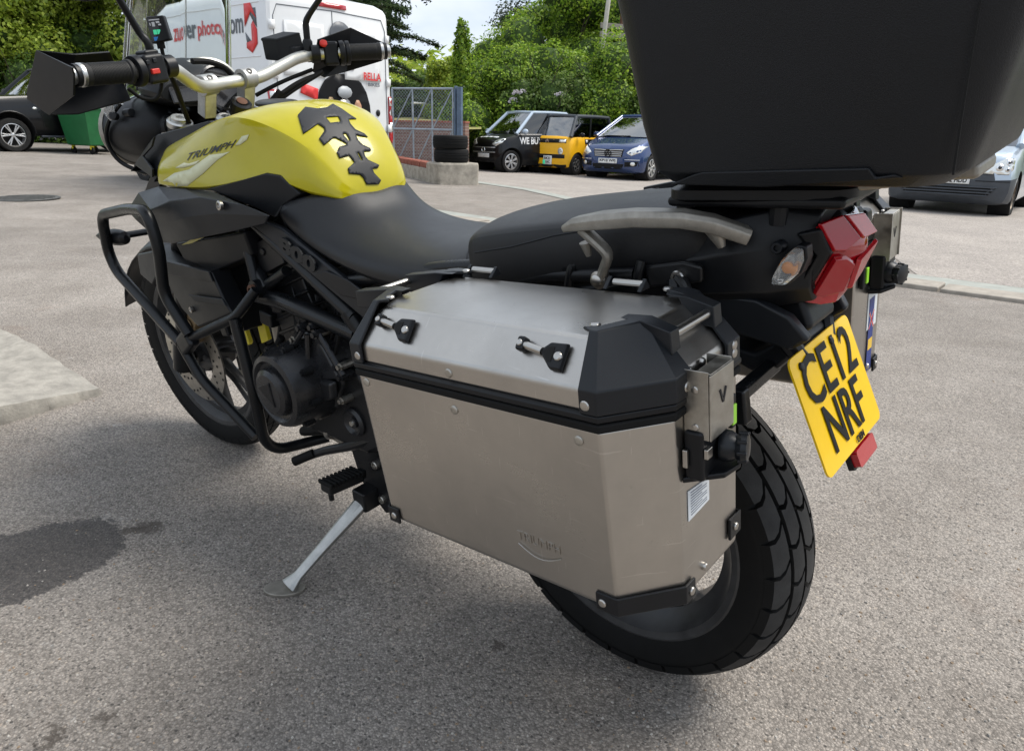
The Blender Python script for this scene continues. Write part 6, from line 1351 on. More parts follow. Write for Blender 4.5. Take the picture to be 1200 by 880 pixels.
for s_ in (1, -1):
    hs = patch(hf, [(s_*.50, .72), (s_*.86, .71), (s_*.90, .80), (s_*.885, .97), (s_*.78, .97), (s_*.62, .86)], 'headlight', 'headlamp', t, .006)
    for cy, cz, r in ((.72, .82, .055), (.835, .90, .040), (.83, .79, .036)):
        patch(hf, ell(s_*cy, cz, r, r), 'lamp_bowl', 'chrome', hs, .014); patch(hf, ell(s_*cy, cz, r*.5, r*.5), 'lamp_bulb', 'screen_dark', hs, .02)
    wheel(t, 1.55, s_*.84, .33, .20, 'wheel_steel', 'steel'); wheel(t, -1.60, s_*.84, .33, .20, 'wheel_steel', 'steel')
    m = MB(); m.sphere((1.25, s_*1.08, 1.28), 1, 12, 8, (.08, .12, .13)); m.build('wing_mirror', 'plastic', t)
gr = patch(hf, [(-.62, .36), (.62, .36), (.74, .50), (-.74, .50)], 'bumper_intake', 'dark_void', t, .004)
for z in (.365, .41, .455, .50): m = MB(); m.tube([hf(y*(.62+.12*(z-.36)/.14), z, .014) for y in np.linspace(-1, 1, 11)], .013, 6); m.build('grille_bar', 'bumper_grey', gr)
patch(hf, [(-.44, .74), (.44, .74), (.52, .94), (-.52, .94)], 'grille', 'dark_void', t, .004)
for z in (.78, .84, .90): m = MB(); m.tube([hf(y*.46, z, .014) for y in np.linspace(-1, 1, 9)], .014, 6); m.build('grille_bar', 'wheel_silver', t)
plate_on(hf, (.08, .60), .52, .115, 'WP12 HDD', t, 'plate_white', .02)
m = MB(); m.tube([hf(y, .715, .004) for y in np.linspace(-.86, .86, 15)], .006, 6); m.build('bumper_seam', 'dark_void', t); m = MB(); m.tube([hf(y, .60, .006) for y in np.linspace(.42, .90, 7)], .006, 6); m.build('bumper_groove', 'dark_void', t)

# ---- black four-wheel drive pick-up
loc, h = place(17, 178, R_(37), 1.55, .80)
t = thing('parked_offroader', 'black four-wheel drive with roof bars, standing under the trees', 'car', loc, h)
S = [(2.55, .66, .72, .62, .50, .80, 1.06), (2.50, .80, .86, .76, .42, .80, 1.14), (2.3, .88, .92, .86, .38, .84, 1.20), (1.5, .90, .94, .88, .36, .88, 1.26), (.9, .90, .94, .89, .36, .88, 1.30), (-.7, .90, .94, .89, .36, .88, 1.32), (-2.4, .90, .93, .89, .42, .88, 1.30), (-2.6, .86, .9, .86, .5, .88, 1.26)]
bd, bv = car_body(t, S, 'car_black', (1.55, -1.55), .47)
greenhouse(t, (1.05, .82, 1.30, -1.85, .84, 1.32, .35, -1.70, .72, 1.92), 'car_black', 'car_black', 'car_glass', 'car_glass_dark', (.36, .68), .05)
interior(t, (.1,), 1.16, .74); hf = hitter(bv, 'front'); hl_ = hitter(bv, 'left')
for s_ in (1, -1):
    patch(hf, [(s_*.55, .86), (s_*.80, .84), (s_*.84, 1.0), (s_*.60, 1.0)], 'headlight', 'headlamp', t, .006); wheel(t, 1.55, s_*.82, .385, .25, 'wheel_silver', 6); wheel(t, -1.55, s_*.82, .385, .25, 'wheel_silver', 6)
    m = MB(); m.sphere((.88, s_*1.02, 1.38), 1, 12, 8, (.07, .12, .10)); m.build('wing_mirror', 'plastic', t)
    m = MB(); m.tube([V(.2, s_*.66, 1.96), V(.1, s_*.66, 2.04), V(-1.4, s_*.66, 2.05), V(-1.5, s_*.66, 1.97)], .022, 8, .05); m.build('roof_bar', 'bumper_grey', t)
    m = MB(); m.obox((.95, s_*.93, .36), (-.95, s_*.93, .36), .10, .05); m.build('side_step', 'bumper_grey', t, bevel=.015)
    for wx in (1.55, -1.55): m = MB(); m.tube([V(wx+.49*math.cos(a), s_*.935, .43+.49*math.sin(a)) for a in [math.pi*i/12 for i in range(13)]], .035, 8, flat=(1, .6)); m.build('arch_flare', 'plastic', t)
patch(hl_, ell(1.0, 1.0, .05, .03), 'side_repeater', 'headlamp', t, .006); patch(hf, rect(-.45, .80, .45, 1.0), 'grille', 'dark_void', t, .004)
for x in (.86, -.12, -.95):
    m = MB(); m.tube([hl_(x, z, .003) for z in np.linspace(.5, 1.12, 6)], .005, 6); m.build('door_seam', 'dark_void', t)
for x in (.0, -.85): m = MB(); m.tube([hl_(x, .98, .02), hl_(x-.18, .985, .02)], .014, 6); m.build('door_handle', 'plastic', t)
m = MB(); m.tube([V(-.3, .5, 1.98), V(-.3, .5, 2.16)], .006, 6); m.build('aerial', 'plastic', t)

# ---- white van with photo prints
A_ = CAMP+FH*9.55+RH*((325-600)/FPX*9.55); A_.z = 0
vf = (FH*.645-RH*.765).normalized(); hv = math.atan2(vf.y, vf.x); wv = 2.0
loc = A_+vf*2.6-Matrix.Rotation(hv, 3, 'Z')@V(0, 1.0, 0); loc.z = gz(loc.x, loc.y)
t = thing('white_van', 'white high-roof van printed with motorcycle photos and a web address', 'van', loc, hv)
m = MB(); rings = []
for x, w_, z0, z1, rr in ((-2.60, .93, .40, 2.36, .10), (-2.57, .965, .34, 2.42, .12), (-2.45, .985, .32, 2.47, .14), (-1.5, 1.0, .32, 2.50, .15), (.1, 1.0, .32, 2.50, .16), (.60, .99, .32, 2.40, .20), (.95, .97, .32, 2.05, .25), (1.30, .96, .32, 1.45, .25), (1.65, .92, .32, 1.22, .2), (1.92, .80, .36, .95, .2), (1.98, .6, .42, .8, .15)):
    half = [V(x, 0, z0), V(x, w_*.95, z0), V(x, w_, z0+.05), V(x, w_, .9 if z1 > 1.3 else z0+(z1-z0)*.5), V(x, w_*.985, z1*.62 if z1 > 1.3 else z0+(z1-z0)*.7)]
    half += [V(x, w_*.955-rr*(1-math.cos(a)), z1-rr+rr*math.sin(a)) for a in (0, R_(30), R_(60), R_(90))]+[V(x, 0, z1+.02)]
    rings.append(half+[V(p.x, -p.y, p.z) for p in half[-2:0:-1]])
m.loft(rings); bd = m.build('body', 'white_paint', t, sharp=32)
bv = BVHTree.FromPolygons([v.co.copy() for v in bd.data.vertices], [tuple(p.vertices) for p in bd.data.polygons]); hr = hitter(bv, 'rear'); hl_ = hitter(bv, 'left')
def linepatch(hit, pts, name, par, r=.006, matn='grey_print', off=.001):
    P_ = [q for q in [hit(a, b, off) for a, b in pts] if q is not None]
    if len(P_) > 1: m = MB(); m.tube(P_, r, 6); m.build(name, matn, par)
for s_ in (1, -1): linepatch(hr, [(s_*.86, .50), (s_*.86, 2.15), (s_*.80, 2.28), (0, 2.30)], 'door_seam', t)
linepatch(hr, [(0, .46), (0, 2.30)], 'door_seam', t); 
for s_ in (1, -1):
    for z in (.9, 1.5, 2.05): patch(hr, rect(s_*.885-.03, z-.05, s_*.885+.03, z+.05), 'door_hinge', 'white_paint', t, .02, .02, 2)
    lp = patch(hr, rect(s_*.925-.05, .70, s_*.925+.035, 1.32), 'tail_light', 'red_lens', t, .012, .02, 3)
    for z0_, z1_ in ((.86, .98), (1.20, 1.30)): patch(hr, rect(s_*.925-.04, z0_, s_*.925+.03, z1_), 'reversing_lens', 'headlamp', lp, .026, .008, 2)
    patch(hr, [(s_*.15, 1.50), (s_*.76, 1.50), (s_*.72, 2.12), (s_*.15, 2.12)] if s_ > 0 else [(s_*.15, 1.5), (s_*.15, 2.12), (s_*.72, 2.12), (s_*.76, 1.5)], 'door_panel', 'white_paint', t, .012, .012, 3)
    for wx in (-1.55, 1.15): wheel(t, wx, s_*.86, .34, .22, 'wheel_steel', 'steel')
patch(hr, rect(-.22, 2.33, .22, 2.38), 'brake_light', 'red_lens', t, .012)
patch(hr, rect(-.92, .36, .92, .52), 'rear_bumper', 'bumper_grey', t, .05, .08, 4); patch(hr, rect(-.95, .34, -.72, .40), 'rear_reflector', 'red_lens', t, .10, .02)
patch(hr, ell(-.70, 1.10, .035, .045), 'door_lock', 'plastic', t, .006)
# rear prints: rider's head over a motorcycle
patch(hr, ell(-.10, 2.03, .17, .16), 'helmet_print', 'grey_print', t, .027, .002); patch(hr, [(-.30, 1.62), (.12, 1.62), (.10, 1.88), (.02, 1.98), (-.22, 1.98), (-.28, 1.86)], 'jacket_print', 'pale_print', t, .027, .002)
pr = patch(hr, ell(-.12, .95, .45, .62, 20, 0, .8), 'tyre_print', 'plate_black', t, .016, .002, 2)
for i, (cx, cz, a, b, mm) in enumerate(((-.34, 1.10, .07, .16, 'skin_print'), (-.28, 1.02, .05, .12, 'pale_print'), (.10, 1.12, .08, .16, 'caliper_gold'), (.05, .98, .06, .10, 'white_paint'), (-.12, 1.18, .10, .09, 'steel'), (-.12, .98, .09, .10, 'pale_print'), (-.12, .78, .12, .10, 'grey_print'), (-.02, .72, .05, .12, 'steel_dull'), (-.25, .76, .06, .10, 'pale_print'), (-.12, 1.34, .12, .08, 'pale_print'))):
    patch(hr, ell(cx, cz, a, b, 10), 'engine_print', mm, t, .024+.002*i, .001, 2)
patch(hr, [(.46, .62), (.82, .66), (.80, 1.02), (.56, .98)], 'red_print', 'red_print', t, .016, .002); patch(hr, [(.30, 1.22), (.55, 1.30), (.52, 1.42), (.28, 1.36)], 'red_print', 'red_print', t, .018, .002)
text_patch(hr, 'RELLA', (-.60, 1.56), -1, .10, .30, 'red_print', 'van_lettering', t, .034); text_patch(hr, 'BIKES', (-.62, 1.46), -1, .045, .20, 'grey_print', 'van_lettering', t, .034)
text_patch(hr, '64', (-.76, .60), -1, .10, .14, 'red_print', 'van_lettering', t, .030); patch(hr, rect(-.84, .82, -.56, .86), 'van_lettering', 'grey_print', t, .016, .002)
# side prints
for s, c2, w_, mm in (('zuo', (-.42, 2.06), .40, 'red_print'), ('ver', (-.81, 2.06), .33, 'grey_print'), ('photos', (-1.31, 2.06), .60, 'red_print'), ('.com', (-1.87, 2.06), .46, 'grey_print')):
    text_patch(hl_, s, c2, -1, .24 if s in ('photos',) else .17, w_, mm, 'van_lettering', t, .006, .02)
patch(hl_, [(-2.40, 2.00), (-2.40, 1.84), (-2.28, 1.74), (-2.16, 1.80), (-2.16, 1.86), (-2.28, 1.88), (-2.28, 2.06), (-2.32, 2.10)], 'logo_print', 'red_print', t, .006, .002, 2); patch(hl_, [(-2.40, 2.12), (-2.28, 2.30), (-2.14, 2.30), (-2.14, 2.04), (-2.28, 2.20)], 'logo_print', 'red_print', t, .008, .002, 2)
patch(hl_, [(-2.40, 2.02), (-2.30, 2.12), (-2.20, 2.24), (-2.38, 2.24)], 'logo_print', 'grey_print', t, .004, .002, 2); patch(hl_, [(-2.18, 1.82), (-2.14, 1.98), (-2.26, 1.88)], 'logo_print', 'grey_print', t, .005, .002, 2)
for z in (1.70, 2.30): linepatch(hl_, [(x, z) for x in np.linspace(-2.45, .4, 12)], 'side_crease', t, .007, 'white_paint', .002)
linepatch(hl_, [(.0, .5), (.0, 2.3)], 'door_seam', t); linepatch(hl_, [(.5, .5), (.5, 2.2)], 'door_seam', t)
patch(hl_, [(-1.98, .92), (-1.66, .92), (-1.60, 1.40), (-1.78, 1.56), (-1.94, 1.46), (-2.04, 1.36)], 'rider_print', 'grey_print', t, .006, .002); patch(hl_, [(-1.62, .92), (-1.10, .92), (-1.16, 1.20), (-1.40, 1.34), (-1.60, 1.28)], 'rider_print', 'pale_print', t, .006, .002)
patch(hl_, ell(-.98, 1.42, .20, .22), 'rider_print', 'grey_print', t, .006, .002); patch(hl_, ell(-1.04, 1.42, .09, .13), 'rider_print', 'skin_print', t, .009, .002)
patch(hl_, [(-1.0, .92), (-.3, .92), (-.4, 1.2), (-.8, 1.25)], 'rider_print', 'pale_print', t, .006, .002)
patch(hl_, [(.62, 1.35), (1.12, 1.35), (.88, 2.0), (.62, 2.1)], 'side_window', 'screen_dark', t, .006, .006)
quadpatch([(1.34, -.84, 1.46), (1.34, .84, 1.46), (.75, .78, 2.28), (.75, -.78, 2.28)], .06, 'windscreen', 'screen_dark', t, out=(.7, 0, .6))
# ================================================================== yard edge: slab, block, tyres, wall, gate, bin, fence
def at_depth(px, py, depth):
    d = ray(px, py); d = d/d.dot(FH+V(0, 0, 0))*depth; return CAMP+d
# broken concrete slab at the left
tip = Gp(120, 463); lo = Gp(0, 499); far = Gp(0, 404)
def rag(a, b, n, amp, seed):
    r = random.Random(seed); a = Vector(a); b = Vector(b); return [a.lerp(b, i/n)+(V(r.uniform(-amp, amp), r.uniform(-amp, amp), 0) if 0 < i < n else V(0, 0, 0)) for i in range(n)]
lo2 = tip+(lo-tip)*5; far2 = tip+(far-tip)*4
E1 = rag(tip, lo2, 90, .004, 1); E2 = rag(lo2, far2, 6, .02, 2); E3 = rag(far2, tip, 70, .005, 3)
Lp = [V(p.x, p.y, 0) for p in E1+E2+E3]; hgt = .10; cc = sum(Lp, Vector())/len(Lp)
m = MB(); rr_ = random.Random(5)
r0 = [V(p.x, p.y, gz(p.x, p.y)-.01) for p in Lp]; r1 = [p+V(rr_.uniform(-.004, .004), rr_.uniform(-.004, .004), hgt*.55) for p in r0]; r2 = [V(*(p+(cc-p).normalized()*(.006+rr_.uniform(0, .005)))[:2], p.z+hgt) for p in r0]
# taper the height to nothing at the tip
for rr2 in (r1, r2):
    for p in rr2: p.z = gz(p.x, p.y)-.01+(p.z-(gz(p.x, p.y)-.01))*min(1, .35+math.hypot(p.x-tip.x, p.y-tip.y)*1.1)
m.loft([r0, r1, r2], cap=False); m.add(r2, [tuple(range(len(r2)))]); m.build('pavement', 'concrete_slab', sharp=40, kind='structure')
# manhole cover
mc_ = Gp(30, 233); mh = thing('manhole_cover', 'round iron manhole cover set in the asphalt', 'manhole cover', mc_)
mh.rotation_euler = (-.012, -.012, 0)
m = MB(); m.lathe([(.36, .004), (.36, .012), (.34, .012), (.335, .008), (.32, .008), (.315, .012), (0, .012)], (0, 0, 0), (0, 0, 1), 40); m.build('cover_plate', 'iron', mh)
for i in range(9):
    m = MB(); hw_ = math.sqrt(.3**2-(-.28+i*.07)**2); m.box((-.28+i*.07, 0, .014), (.022, hw_*2, .006)); m.build('cover_rib', 'iron', mh)
# concrete block with two tyres
bl = Gp(515, 217); br_ = Gp(562, 217.5); dirb = (br_-bl).normalized(); nb = V(-dirb.y, dirb.x, 0)
if nb.dot(FH) < 0: nb = -nb
wB = (br_-bl).length; ang = math.atan2(dirb.y, dirb.x); hB = .40
tb_ = thing('concrete_block', 'weathered concrete end block of the low brick wall', 'block', (bl+br_)/2+nb*.34, ang)
m = MB(); rnd = random.Random(3); rings = []
for z in (-.05, .1, .2, .3, hB-.03, hB):
    e = .0 if z < hB else .03; rg = []
    for a, b in rrect(V(0, 0, 0), V(1, 0, 0), V(0, 1, 0), wB-e, .68-e, .07, 4) and [(p.x, p.y) for p in rrect(V(0, 0, 0), V(1, 0, 0), V(0, 1, 0), wB-e, .68-e, .07, 4)]:
        rg.append(V(a+rnd.uniform(-.008, .008), b+rnd.uniform(-.008, .008), z+(rnd.uniform(-.008, .008) if z > 0 else 0)))
    rings.append(rg)
m.loft(rings); m.build('block_body', 'concrete', tb_, bevel=.006, sharp=50)
top_ = (bl+br_)/2+nb*.34
for i, (dx, lab) in enumerate(((-.02, 'worn car tyre lying flat on the concrete block'), (-.04, 'worn car tyre stacked on top of another tyre'))):
    tt = thing('tyre', lab, 'tyre', (top_.x+dirb.x*dx, top_.y+dirb.y*dx, top_.z+hB+.004+i*.246), .4*i, 'tyres stacked on the concrete block')
    m = MB(); a = .12; m.lathe([(.21, -a*.75), (.24, -a), (.30, -a*1.0), (.322, -a*.85), (.331, -a*.45), (.326, -a*.43), (.326, -a*.38), (.333, -a*.36), (.334, -.012), (.328, -.010), (.328, .010), (.334, .012), (.333, a*.36), (.326, a*.38), (.326, a*.43), (.331, a*.45), (.322, a*.85), (.30, a), (.24, a), (.21, a*.75), (.20, a*.5), (.225, 0), (.20, -a*.5), (.21, -a*.75)], (0, 0, .12), (0, 0, 1), 48); m.build('tyre_casing', 'rubber', tt, sharp=30)
# low wall: concrete plinth, brick-on-edge coping
wl_far = Gp(440, 198); wl_near = bl+nb*.15; dw = (wl_far-wl_near); Lw = dw.length+1.2; dw.normalize(); nw = V(-dw.y, dw.x, 0); nw = nw if nw.dot(FH) > 0 else -nw
aw = math.atan2(dw.y, dw.x); lw = thing('low_wall', 'low concrete wall topped with red bricks, beside the gate', 'wall', wl_near, aw); sy = 1 if (Matrix.Rotation(aw, 3, 'Z')@V(0, 1, 0)).dot(nw) > 0 else -1
m = MB(); zg = gz(*(wl_near+dw*Lw)[:2])-wl_near.z
m.loft([[V(x, y, z) for y, z in ((0, -.05+zg*x/Lw), (sy*.34, -.05+zg*x/Lw), (sy*.34, .25+zg*x/Lw*.9), (0, .25+zg*x/Lw*.9))] for x in np.linspace(0, Lw, 12)]); m.build('plinth', 'concrete', lw, bevel=.01)
brk = None; x = .04; k = 0
while x < Lw-.05:
    if brk is None: m = MB(); m.box((0, 0, 0), (.066, .225, .105)); brk = m.build('brick', 'brick_red', lw, bevel=.005); b_ = brk
    else: b_ = brk.copy(); COL.objects.link(b_)
    r = random.Random(k); b_.location = (x, sy*.145+r.uniform(-.006, .006), .305+zg*x/Lw*.9+r.uniform(-.005, .005)); b_.rotation_euler = (r.uniform(-.03, .03), r.uniform(-.04, .04), r.uniform(-.03, .03)); x += .077; k += 1
m = MB(); m.loft([[V(q, y, z) for y, z in ((sy*.045, .246+zg*q/Lw*.9), (sy*.245, .246+zg*q/Lw*.9), (sy*.245, .345+zg*q/Lw*.9), (sy*.045, .345+zg*q/Lw*.9))] for q in (.01, Lw-.08)]); m.build('mortar_bed', 'mortar', lw)
# gate of galvanised tube with wire mesh
def wires(P00, P10, P01, P11, step, r, par, name='wire_mesh', matn='galv'):
    m = MB(); W_ = (P10-P00).length; H_ = (P01-P00).length; pt = lambda u, v_: P00.lerp(P10, u/W_).lerp(P01.lerp(P11, u/W_), v_/H_); t_ = -H_
    while t_ < W_:
        for sgn in (0, 1):
            a0 = max(0, -t_); a1 = min(H_, W_-t_)
            if a1-a0 > .05:
                pa = pt(t_+a0, a0 if not sgn else H_-a0); pb = pt(t_+a1, a1 if not sgn else H_-a1); m.tube([pa, pb], r, 3)
        t_ += step
    o = m.build(name, matn, par, merge=False, flatshade=True, kind='stuff'); return o
gd = 17.2
gA = at_depth(461, 160, gd+.5); gB = at_depth(531, 160, gd); gA.z = gz(gA.x, gA.y); gB.z = gz(gB.x, gB.y); u_ = (gB-gA); gW = V(u_.x, u_.y, 0).length; ga = math.atan2(u_.y, u_.x)
def zat(px, py, depth): return at_depth(px, py, depth).z
zt = zat(461, 104, gd+.5)-gA.z; zmid = zat(461, 151, gd+.5)-gA.z; zb = .06
gate = thing('gate', 'galvanised tube gate with diagonal braces and wire mesh', 'gate', gA, ga)
def gt(a, b, r=.024, name='gate_rail'): m = MB(); m.tube([a, b], r, 10); return m.build(name, 'galv', gate)
fr = [0, .34, .66, 1]
for f in fr: gt(V(gW*f, 0, zb), V(gW*f, 0, zt), .026 if f in (0, 1) else .020, 'gate_upright')
for z in (zb, zmid, zt): gt(V(0, 0, z), V(gW, 0, z))
for z0_, z1_ in ((zb, zmid), (zmid, zt)):
    for i in range(3): gt(V(gW*fr[i], 0, z0_), V(gW*fr[i+1], 0, z1_), .016, 'gate_brace')
wires(V(0, .012, zb), V(gW, .012, zb), V(0, .012, zt), V(gW, .012, zt), .075, .0028, gate)
gp = thing('gate_post', 'blue-grey steel post on which the tube gate hangs', 'post', gB+u_.normalized()*.16, ga)
m = MB(); m.box((0, 0, zt/2+.02), (.11, .11, zt+.1)); m.build('post_shaft', 'post_blue', gp, bevel=.01); m = MB(); m.box((-.09, .0, zt*.55), (.03, .14, zt*1.0)); m.build('post_channel', 'post_blue', gp, bevel=.006)
for z in (.4, zt-.3): m = MB(); m.cyl(V(-.12, 0, z-.06), V(-.12, 0, z+.06), .03, 10); m.build('gate_hinge', 'galv', gp)
# chain-link fence left of the gate
fa = at_depth(395, 165, gd+2.2); fa.z = gz(fa.x, fa.y); fdv = gA-V(0, 0, 0)-fa; fL = V(fdv.x, fdv.y, 0).length; fn = thing('chain_fence', 'chain-link fence on rusty posts between the van and the gate', 'fence', fa, math.atan2(fdv.y, fdv.x))
hF = zat(455, 121, gd+.7)-gA.z
for f in (0, .25, .5, .75, .965): m = MB(); m.tube([V(fL*f, 0, -.05), V(fL*f, 0, hF)], .025, 8); m.build('fence_post', 'rust', fn)
m = MB(); m.tube([V(0, 0, hF), V(fL-.08, 0, hF)], .012, 6); m.build('fence_rail', 'rust', fn)
wires(V(0, .02, .05), V(fL-.08, .02, .05), V(0, .02, hF), V(fL-.08, .02, hF), .075, .0028, fn)
# brick wall behind the gate, grass bank, goal frame
def brickmat():
    g = NT('brickwork'); co = g.n('ShaderNodeTexCoord').outputs['Object']; sx = g.n('ShaderNodeSeparateXYZ', {0: co}); cx = g.n('ShaderNodeCombineXYZ', {0: sx.outputs[0], 1: sx.outputs[2], 2: 0.0}).outputs[0]
    b = g.n('ShaderNodeTexBrick', {'Vector': cx, 'Color1': (0.185, 0.10, 0.078, 1), 'Color2': (0.24, 0.145, 0.115, 1), 'Mortar': (0.30, 0.27, 0.23, 1), 'Scale': 1.0, 'Mortar Size': .006, 'Brick Width': .225, 'Row Height': .075})
    g.l(g.mul(1.0, b.outputs['Color'], g.mix(g.noise(co, 5, 6), (.7, .7, .7, 1), (1.2, 1.2, 1.2, 1))), g.b.inputs['Base Color']); g.b.inputs['Roughness'].default_value = .9
    bp = g.n('ShaderNodeBump', {'Height': b.outputs['Fac'], 'Strength': -.6, 'Distance': .01}); g.l(bp.outputs[0], g.b.inputs['Normal'])
brickmat()
wa = at_depth(380, 160, 20.5); wb_ = at_depth(545, 160, 19.0); wa.z = gz(wa.x, wa.y); wb_.z = gz(wb_.x, wb_.y); dv = wb_-wa; Lb = V(dv.x, dv.y, 0).length; zw = zat(470, 148, 19.6)-wb_.z
bw = thing('brick_wall', 'red brick retaining wall behind the gate', 'wall', wa, math.atan2(dv.y, dv.x))
m = MB(); m.box((Lb/2, .12, zw/2-.1), (Lb, .22, zw+.2)); m.build('wall_face', 'brickwork', bw); m = MB(); m.box((Lb/2, .12, zw+.025), (Lb+.02, .27, .05)); m.build('wall_coping', 'brick_red', bw, bevel=.008)
m = MB(); rows = []
for i in range(9):
    dpt = 19.9+i*4.0; row = []
    for j in range(13):
        px = 300+j*22; p = at_depth(px, 150, dpt); zz = zat(480, 148, 19.6)-.01+(.030*(i*4.0) if i else 0)+.04*math.sin(i*1.7+j); row.append((p.x, p.y, zz))
    rows.append(row)
m.grid(rows); m.build('grass_bank', 'grass_dry', sharp=180, kind='structure')
ga0 = at_depth(484, 147, 30); ga1 = at_depth(518, 147, 31); zz0 = zat(484, 147, 30)-.15; gl = thing('goal_frame', 'white tube goal frame standing on the dry grass', 'goal', (ga0.x, ga0.y, zz0), math.atan2((ga1-ga0).y, (ga1-ga0).x)); gw2 = V((ga1-ga0).x, (ga1-ga0).y, 0).length; hh_ = zat(484, 121, 30)-zz0
for a, b in ((V(0, 0, 0), V(0, 0, hh_)), (V(gw2, 0, 0), V(gw2, 0, hh_))): m = MB(); m.tube([a, b], .04, 8); m.build('goal_post', 'white_paint', gl)
m = MB(); m.tube([V(-.04, 0, hh_), V(gw2+.04, 0, hh_)], .04, 8); m.build('crossbar', 'white_paint', gl)
# wheelie bin
pb0 = Gp(103, 181)+FH*.30; bn = thing('wheelie_bin', 'green four-wheeled refuse bin beside the black off-roader', 'bin', (pb0.x, pb0.y, gz(pb0.x, pb0.y)), YAW+R_(62))
m = MB(); m.loft([[V(sx*a, sy_*b, z) for sx, sy_ in ((-1, -1), (1, -1), (1, 1), (-1, 1))] for a, b, z in ((.42, .34, .20), (.45, .37, .22), (.56, .46, 1.02), (.58, .48, 1.03), (.58, .48, 1.08))]); m.build('bin_body', 'bin_green', bn, bevel=.03, bseg=3)
for x_ in (-.25, 0, .25):
    m = MB(); m.obox(V(x_, -.375, .28), V(x_, -.465, .98), .03, .02, (0, 1, 0)); m.build('bin_rib', 'bin_green', bn, bevel=.006)
m = MB(); m.loft([[V(sx*a, sy_*b, z) for sx, sy_ in ((-1, -1), (1, -1), (1, 1), (-1, 1))] for a, b, z in ((.60, .50, 1.08), (.60, .50, 1.12), (.52, .42, 1.22), (.3, .25, 1.26))]); m.build('bin_lid', 'bin_green', bn, bevel=.02)
m = MB(); m.box((.22, -.435, .80), (.20, .01, .10), Matrix.Rotation(-.11, 3, 'X')); m.build('bin_label', 'sticker', bn)
for sx in (-.36, .36):
    for sy_ in (-.28, .28):
        m = MB(); m.lathe([(.0, -.025), (.08, -.025), (.085, -.015), (.085, .015), (.08, .025), (0, .025)], (sx, sy_, .085), (0, 1, 0), 20); wq = m.build('castor', 'rubber', bn); m = MB(); m.box((sx, sy_, .165), (.05, .075, .10)); m.build('castor_fork', 'yellow_part', wq, bevel=.006)
# wooden screen and pale pole on the bank at the right
pf = at_depth(702, 60, 24); pe = at_depth(790, 60, 25); wf = thing('timber_fence', 'weathered post-and-rail timber fence rising above the hedge', 'fence', (pf.x, pf.y, gz(pf.x, pf.y)), math.atan2((pe-pf).y, (pe-pf).x)); fl_ = V((pe-pf).x, (pe-pf).y, 0).length
for py in (33, 43, 55, 65):
    z = zat(740, py, 24.4)-wf.location.z; m = MB(); m.box((fl_/2, 0, z), (fl_, .05, .15)); m.build('fence_board', 'wood_grey', wf, bevel=.008)
for x_ in (.75, fl_*.62): m = MB(); m.box((x_, .06, 2.0), (.1, .1, 5.2)); m.build('fence_post', 'rust', wf, bevel=.01)
pp0 = at_depth(706, 56, 23.6); pp1 = at_depth(717, -30, 23.6); pl_ = thing('leaning_pole', 'pale leaning pole in front of the timber fence', 'pole', (pp0.x, pp0.y, gz(pp0.x, pp0.y))); bz_ = pp0-V(*pl_.location)
m = MB(); dd = (pp1-pp0); m.tube([V(bz_.x-dd.x/dd.z*bz_.z, bz_.y-dd.y/dd.z*bz_.z, 0), bz_, bz_+dd], .065, 12); m.build('pole_shaft', 'wood_pale', pl_)
# ================================================================== trees, hedge
def leafmat(name, rough=.5, trans=.35):
    g = NT(name); a = g.n('ShaderNodeVertexColor', layer_name='col').outputs[0]; g.l(a, g.b.inputs['Base Color']); g.b.inputs['Roughness'].default_value = rough; g.b.inputs['Specular IOR Level'].default_value = .35
    tr = g.n('ShaderNodeBsdfTranslucent', {0: a}); mx = g.n('ShaderNodeMixShader', {0: trans, 1: g.b.outputs[0], 2: tr.outputs[0]}); out = [n for n in g.t.nodes if n.type == 'OUTPUT_MATERIAL'][0]; g.t.links.new(mx.outputs[0], out.inputs[0])
leafmat('leaf', .5, .5)
mat('foliage_shade', (0.045, 0.080, 0.018), .9, var=.3, vscale=3)
def leaves(name, P, N, size, cols, par, seed, aspect=.62, kind=None, fold=.25):
    """leaf-shaped faces at points P with outward directions N"""
    r = np.random.default_rng(seed); n = len(P); d = N*1.2+r.normal(0, .55, (n, 3)); d[:, 2] += .45; d /= np.linalg.norm(d, axis=1, keepdims=True)
    t = r.normal(0, 1, (n, 3)); t[:, 2] -= .4; t -= d*(t*d).sum(1, keepdims=True); t /= np.linalg.norm(t, axis=1, keepdims=True); b = np.cross(d, t); s = (size*r.uniform(.6, 1.35, n))[:, None]
    base = P-t*s*.5; tip = P+t*s*.5-d*s*.12; lft = P+b*s*aspect*.5-t*s*.05+d*s*fold*.2; rgt = P-b*s*aspect*.5-t*s*.05+d*s*fold*.2
    V4 = np.stack([base, rgt, tip, lft], 1).reshape(-1, 3); me = bpy.data.meshes.new(name); me.vertices.add(4*n); me.vertices.foreach_set('co', V4.ravel().astype(np.float32)); me.loops.add(4*n); me.loops.foreach_set('vertex_index', np.arange(4*n, dtype=np.int32)); me.polygons.add(n); me.polygons.foreach_set('loop_start', np.arange(0, 4*n, 4, dtype=np.int32))
    c = np.array(cols); k = r.uniform(0, 1, n)**.85; idx = np.clip((k*(len(c)-1)).astype(int), 0, len(c)-2); f = (k*(len(c)-1)-idx)[:, None]; cc = (c[idx]*(1-f)+c[idx+1]*f)*r.uniform(.75, 1.25, (n, 1)); ca = np.ones((n, 4), np.float32); ca[:, :3] = np.clip(cc, 0, 1)
    at = me.color_attributes.new('col', 'FLOAT_COLOR', 'POINT'); at.data.foreach_set('color', np.repeat(ca, 4, 0).ravel()); me.update(); me.validate(); me.materials.append(M('leaf'))
    o = bpy.data.objects.new(name, me); COL.objects.link(o); o.parent = par
    if kind: o['kind'] = kind
    return o
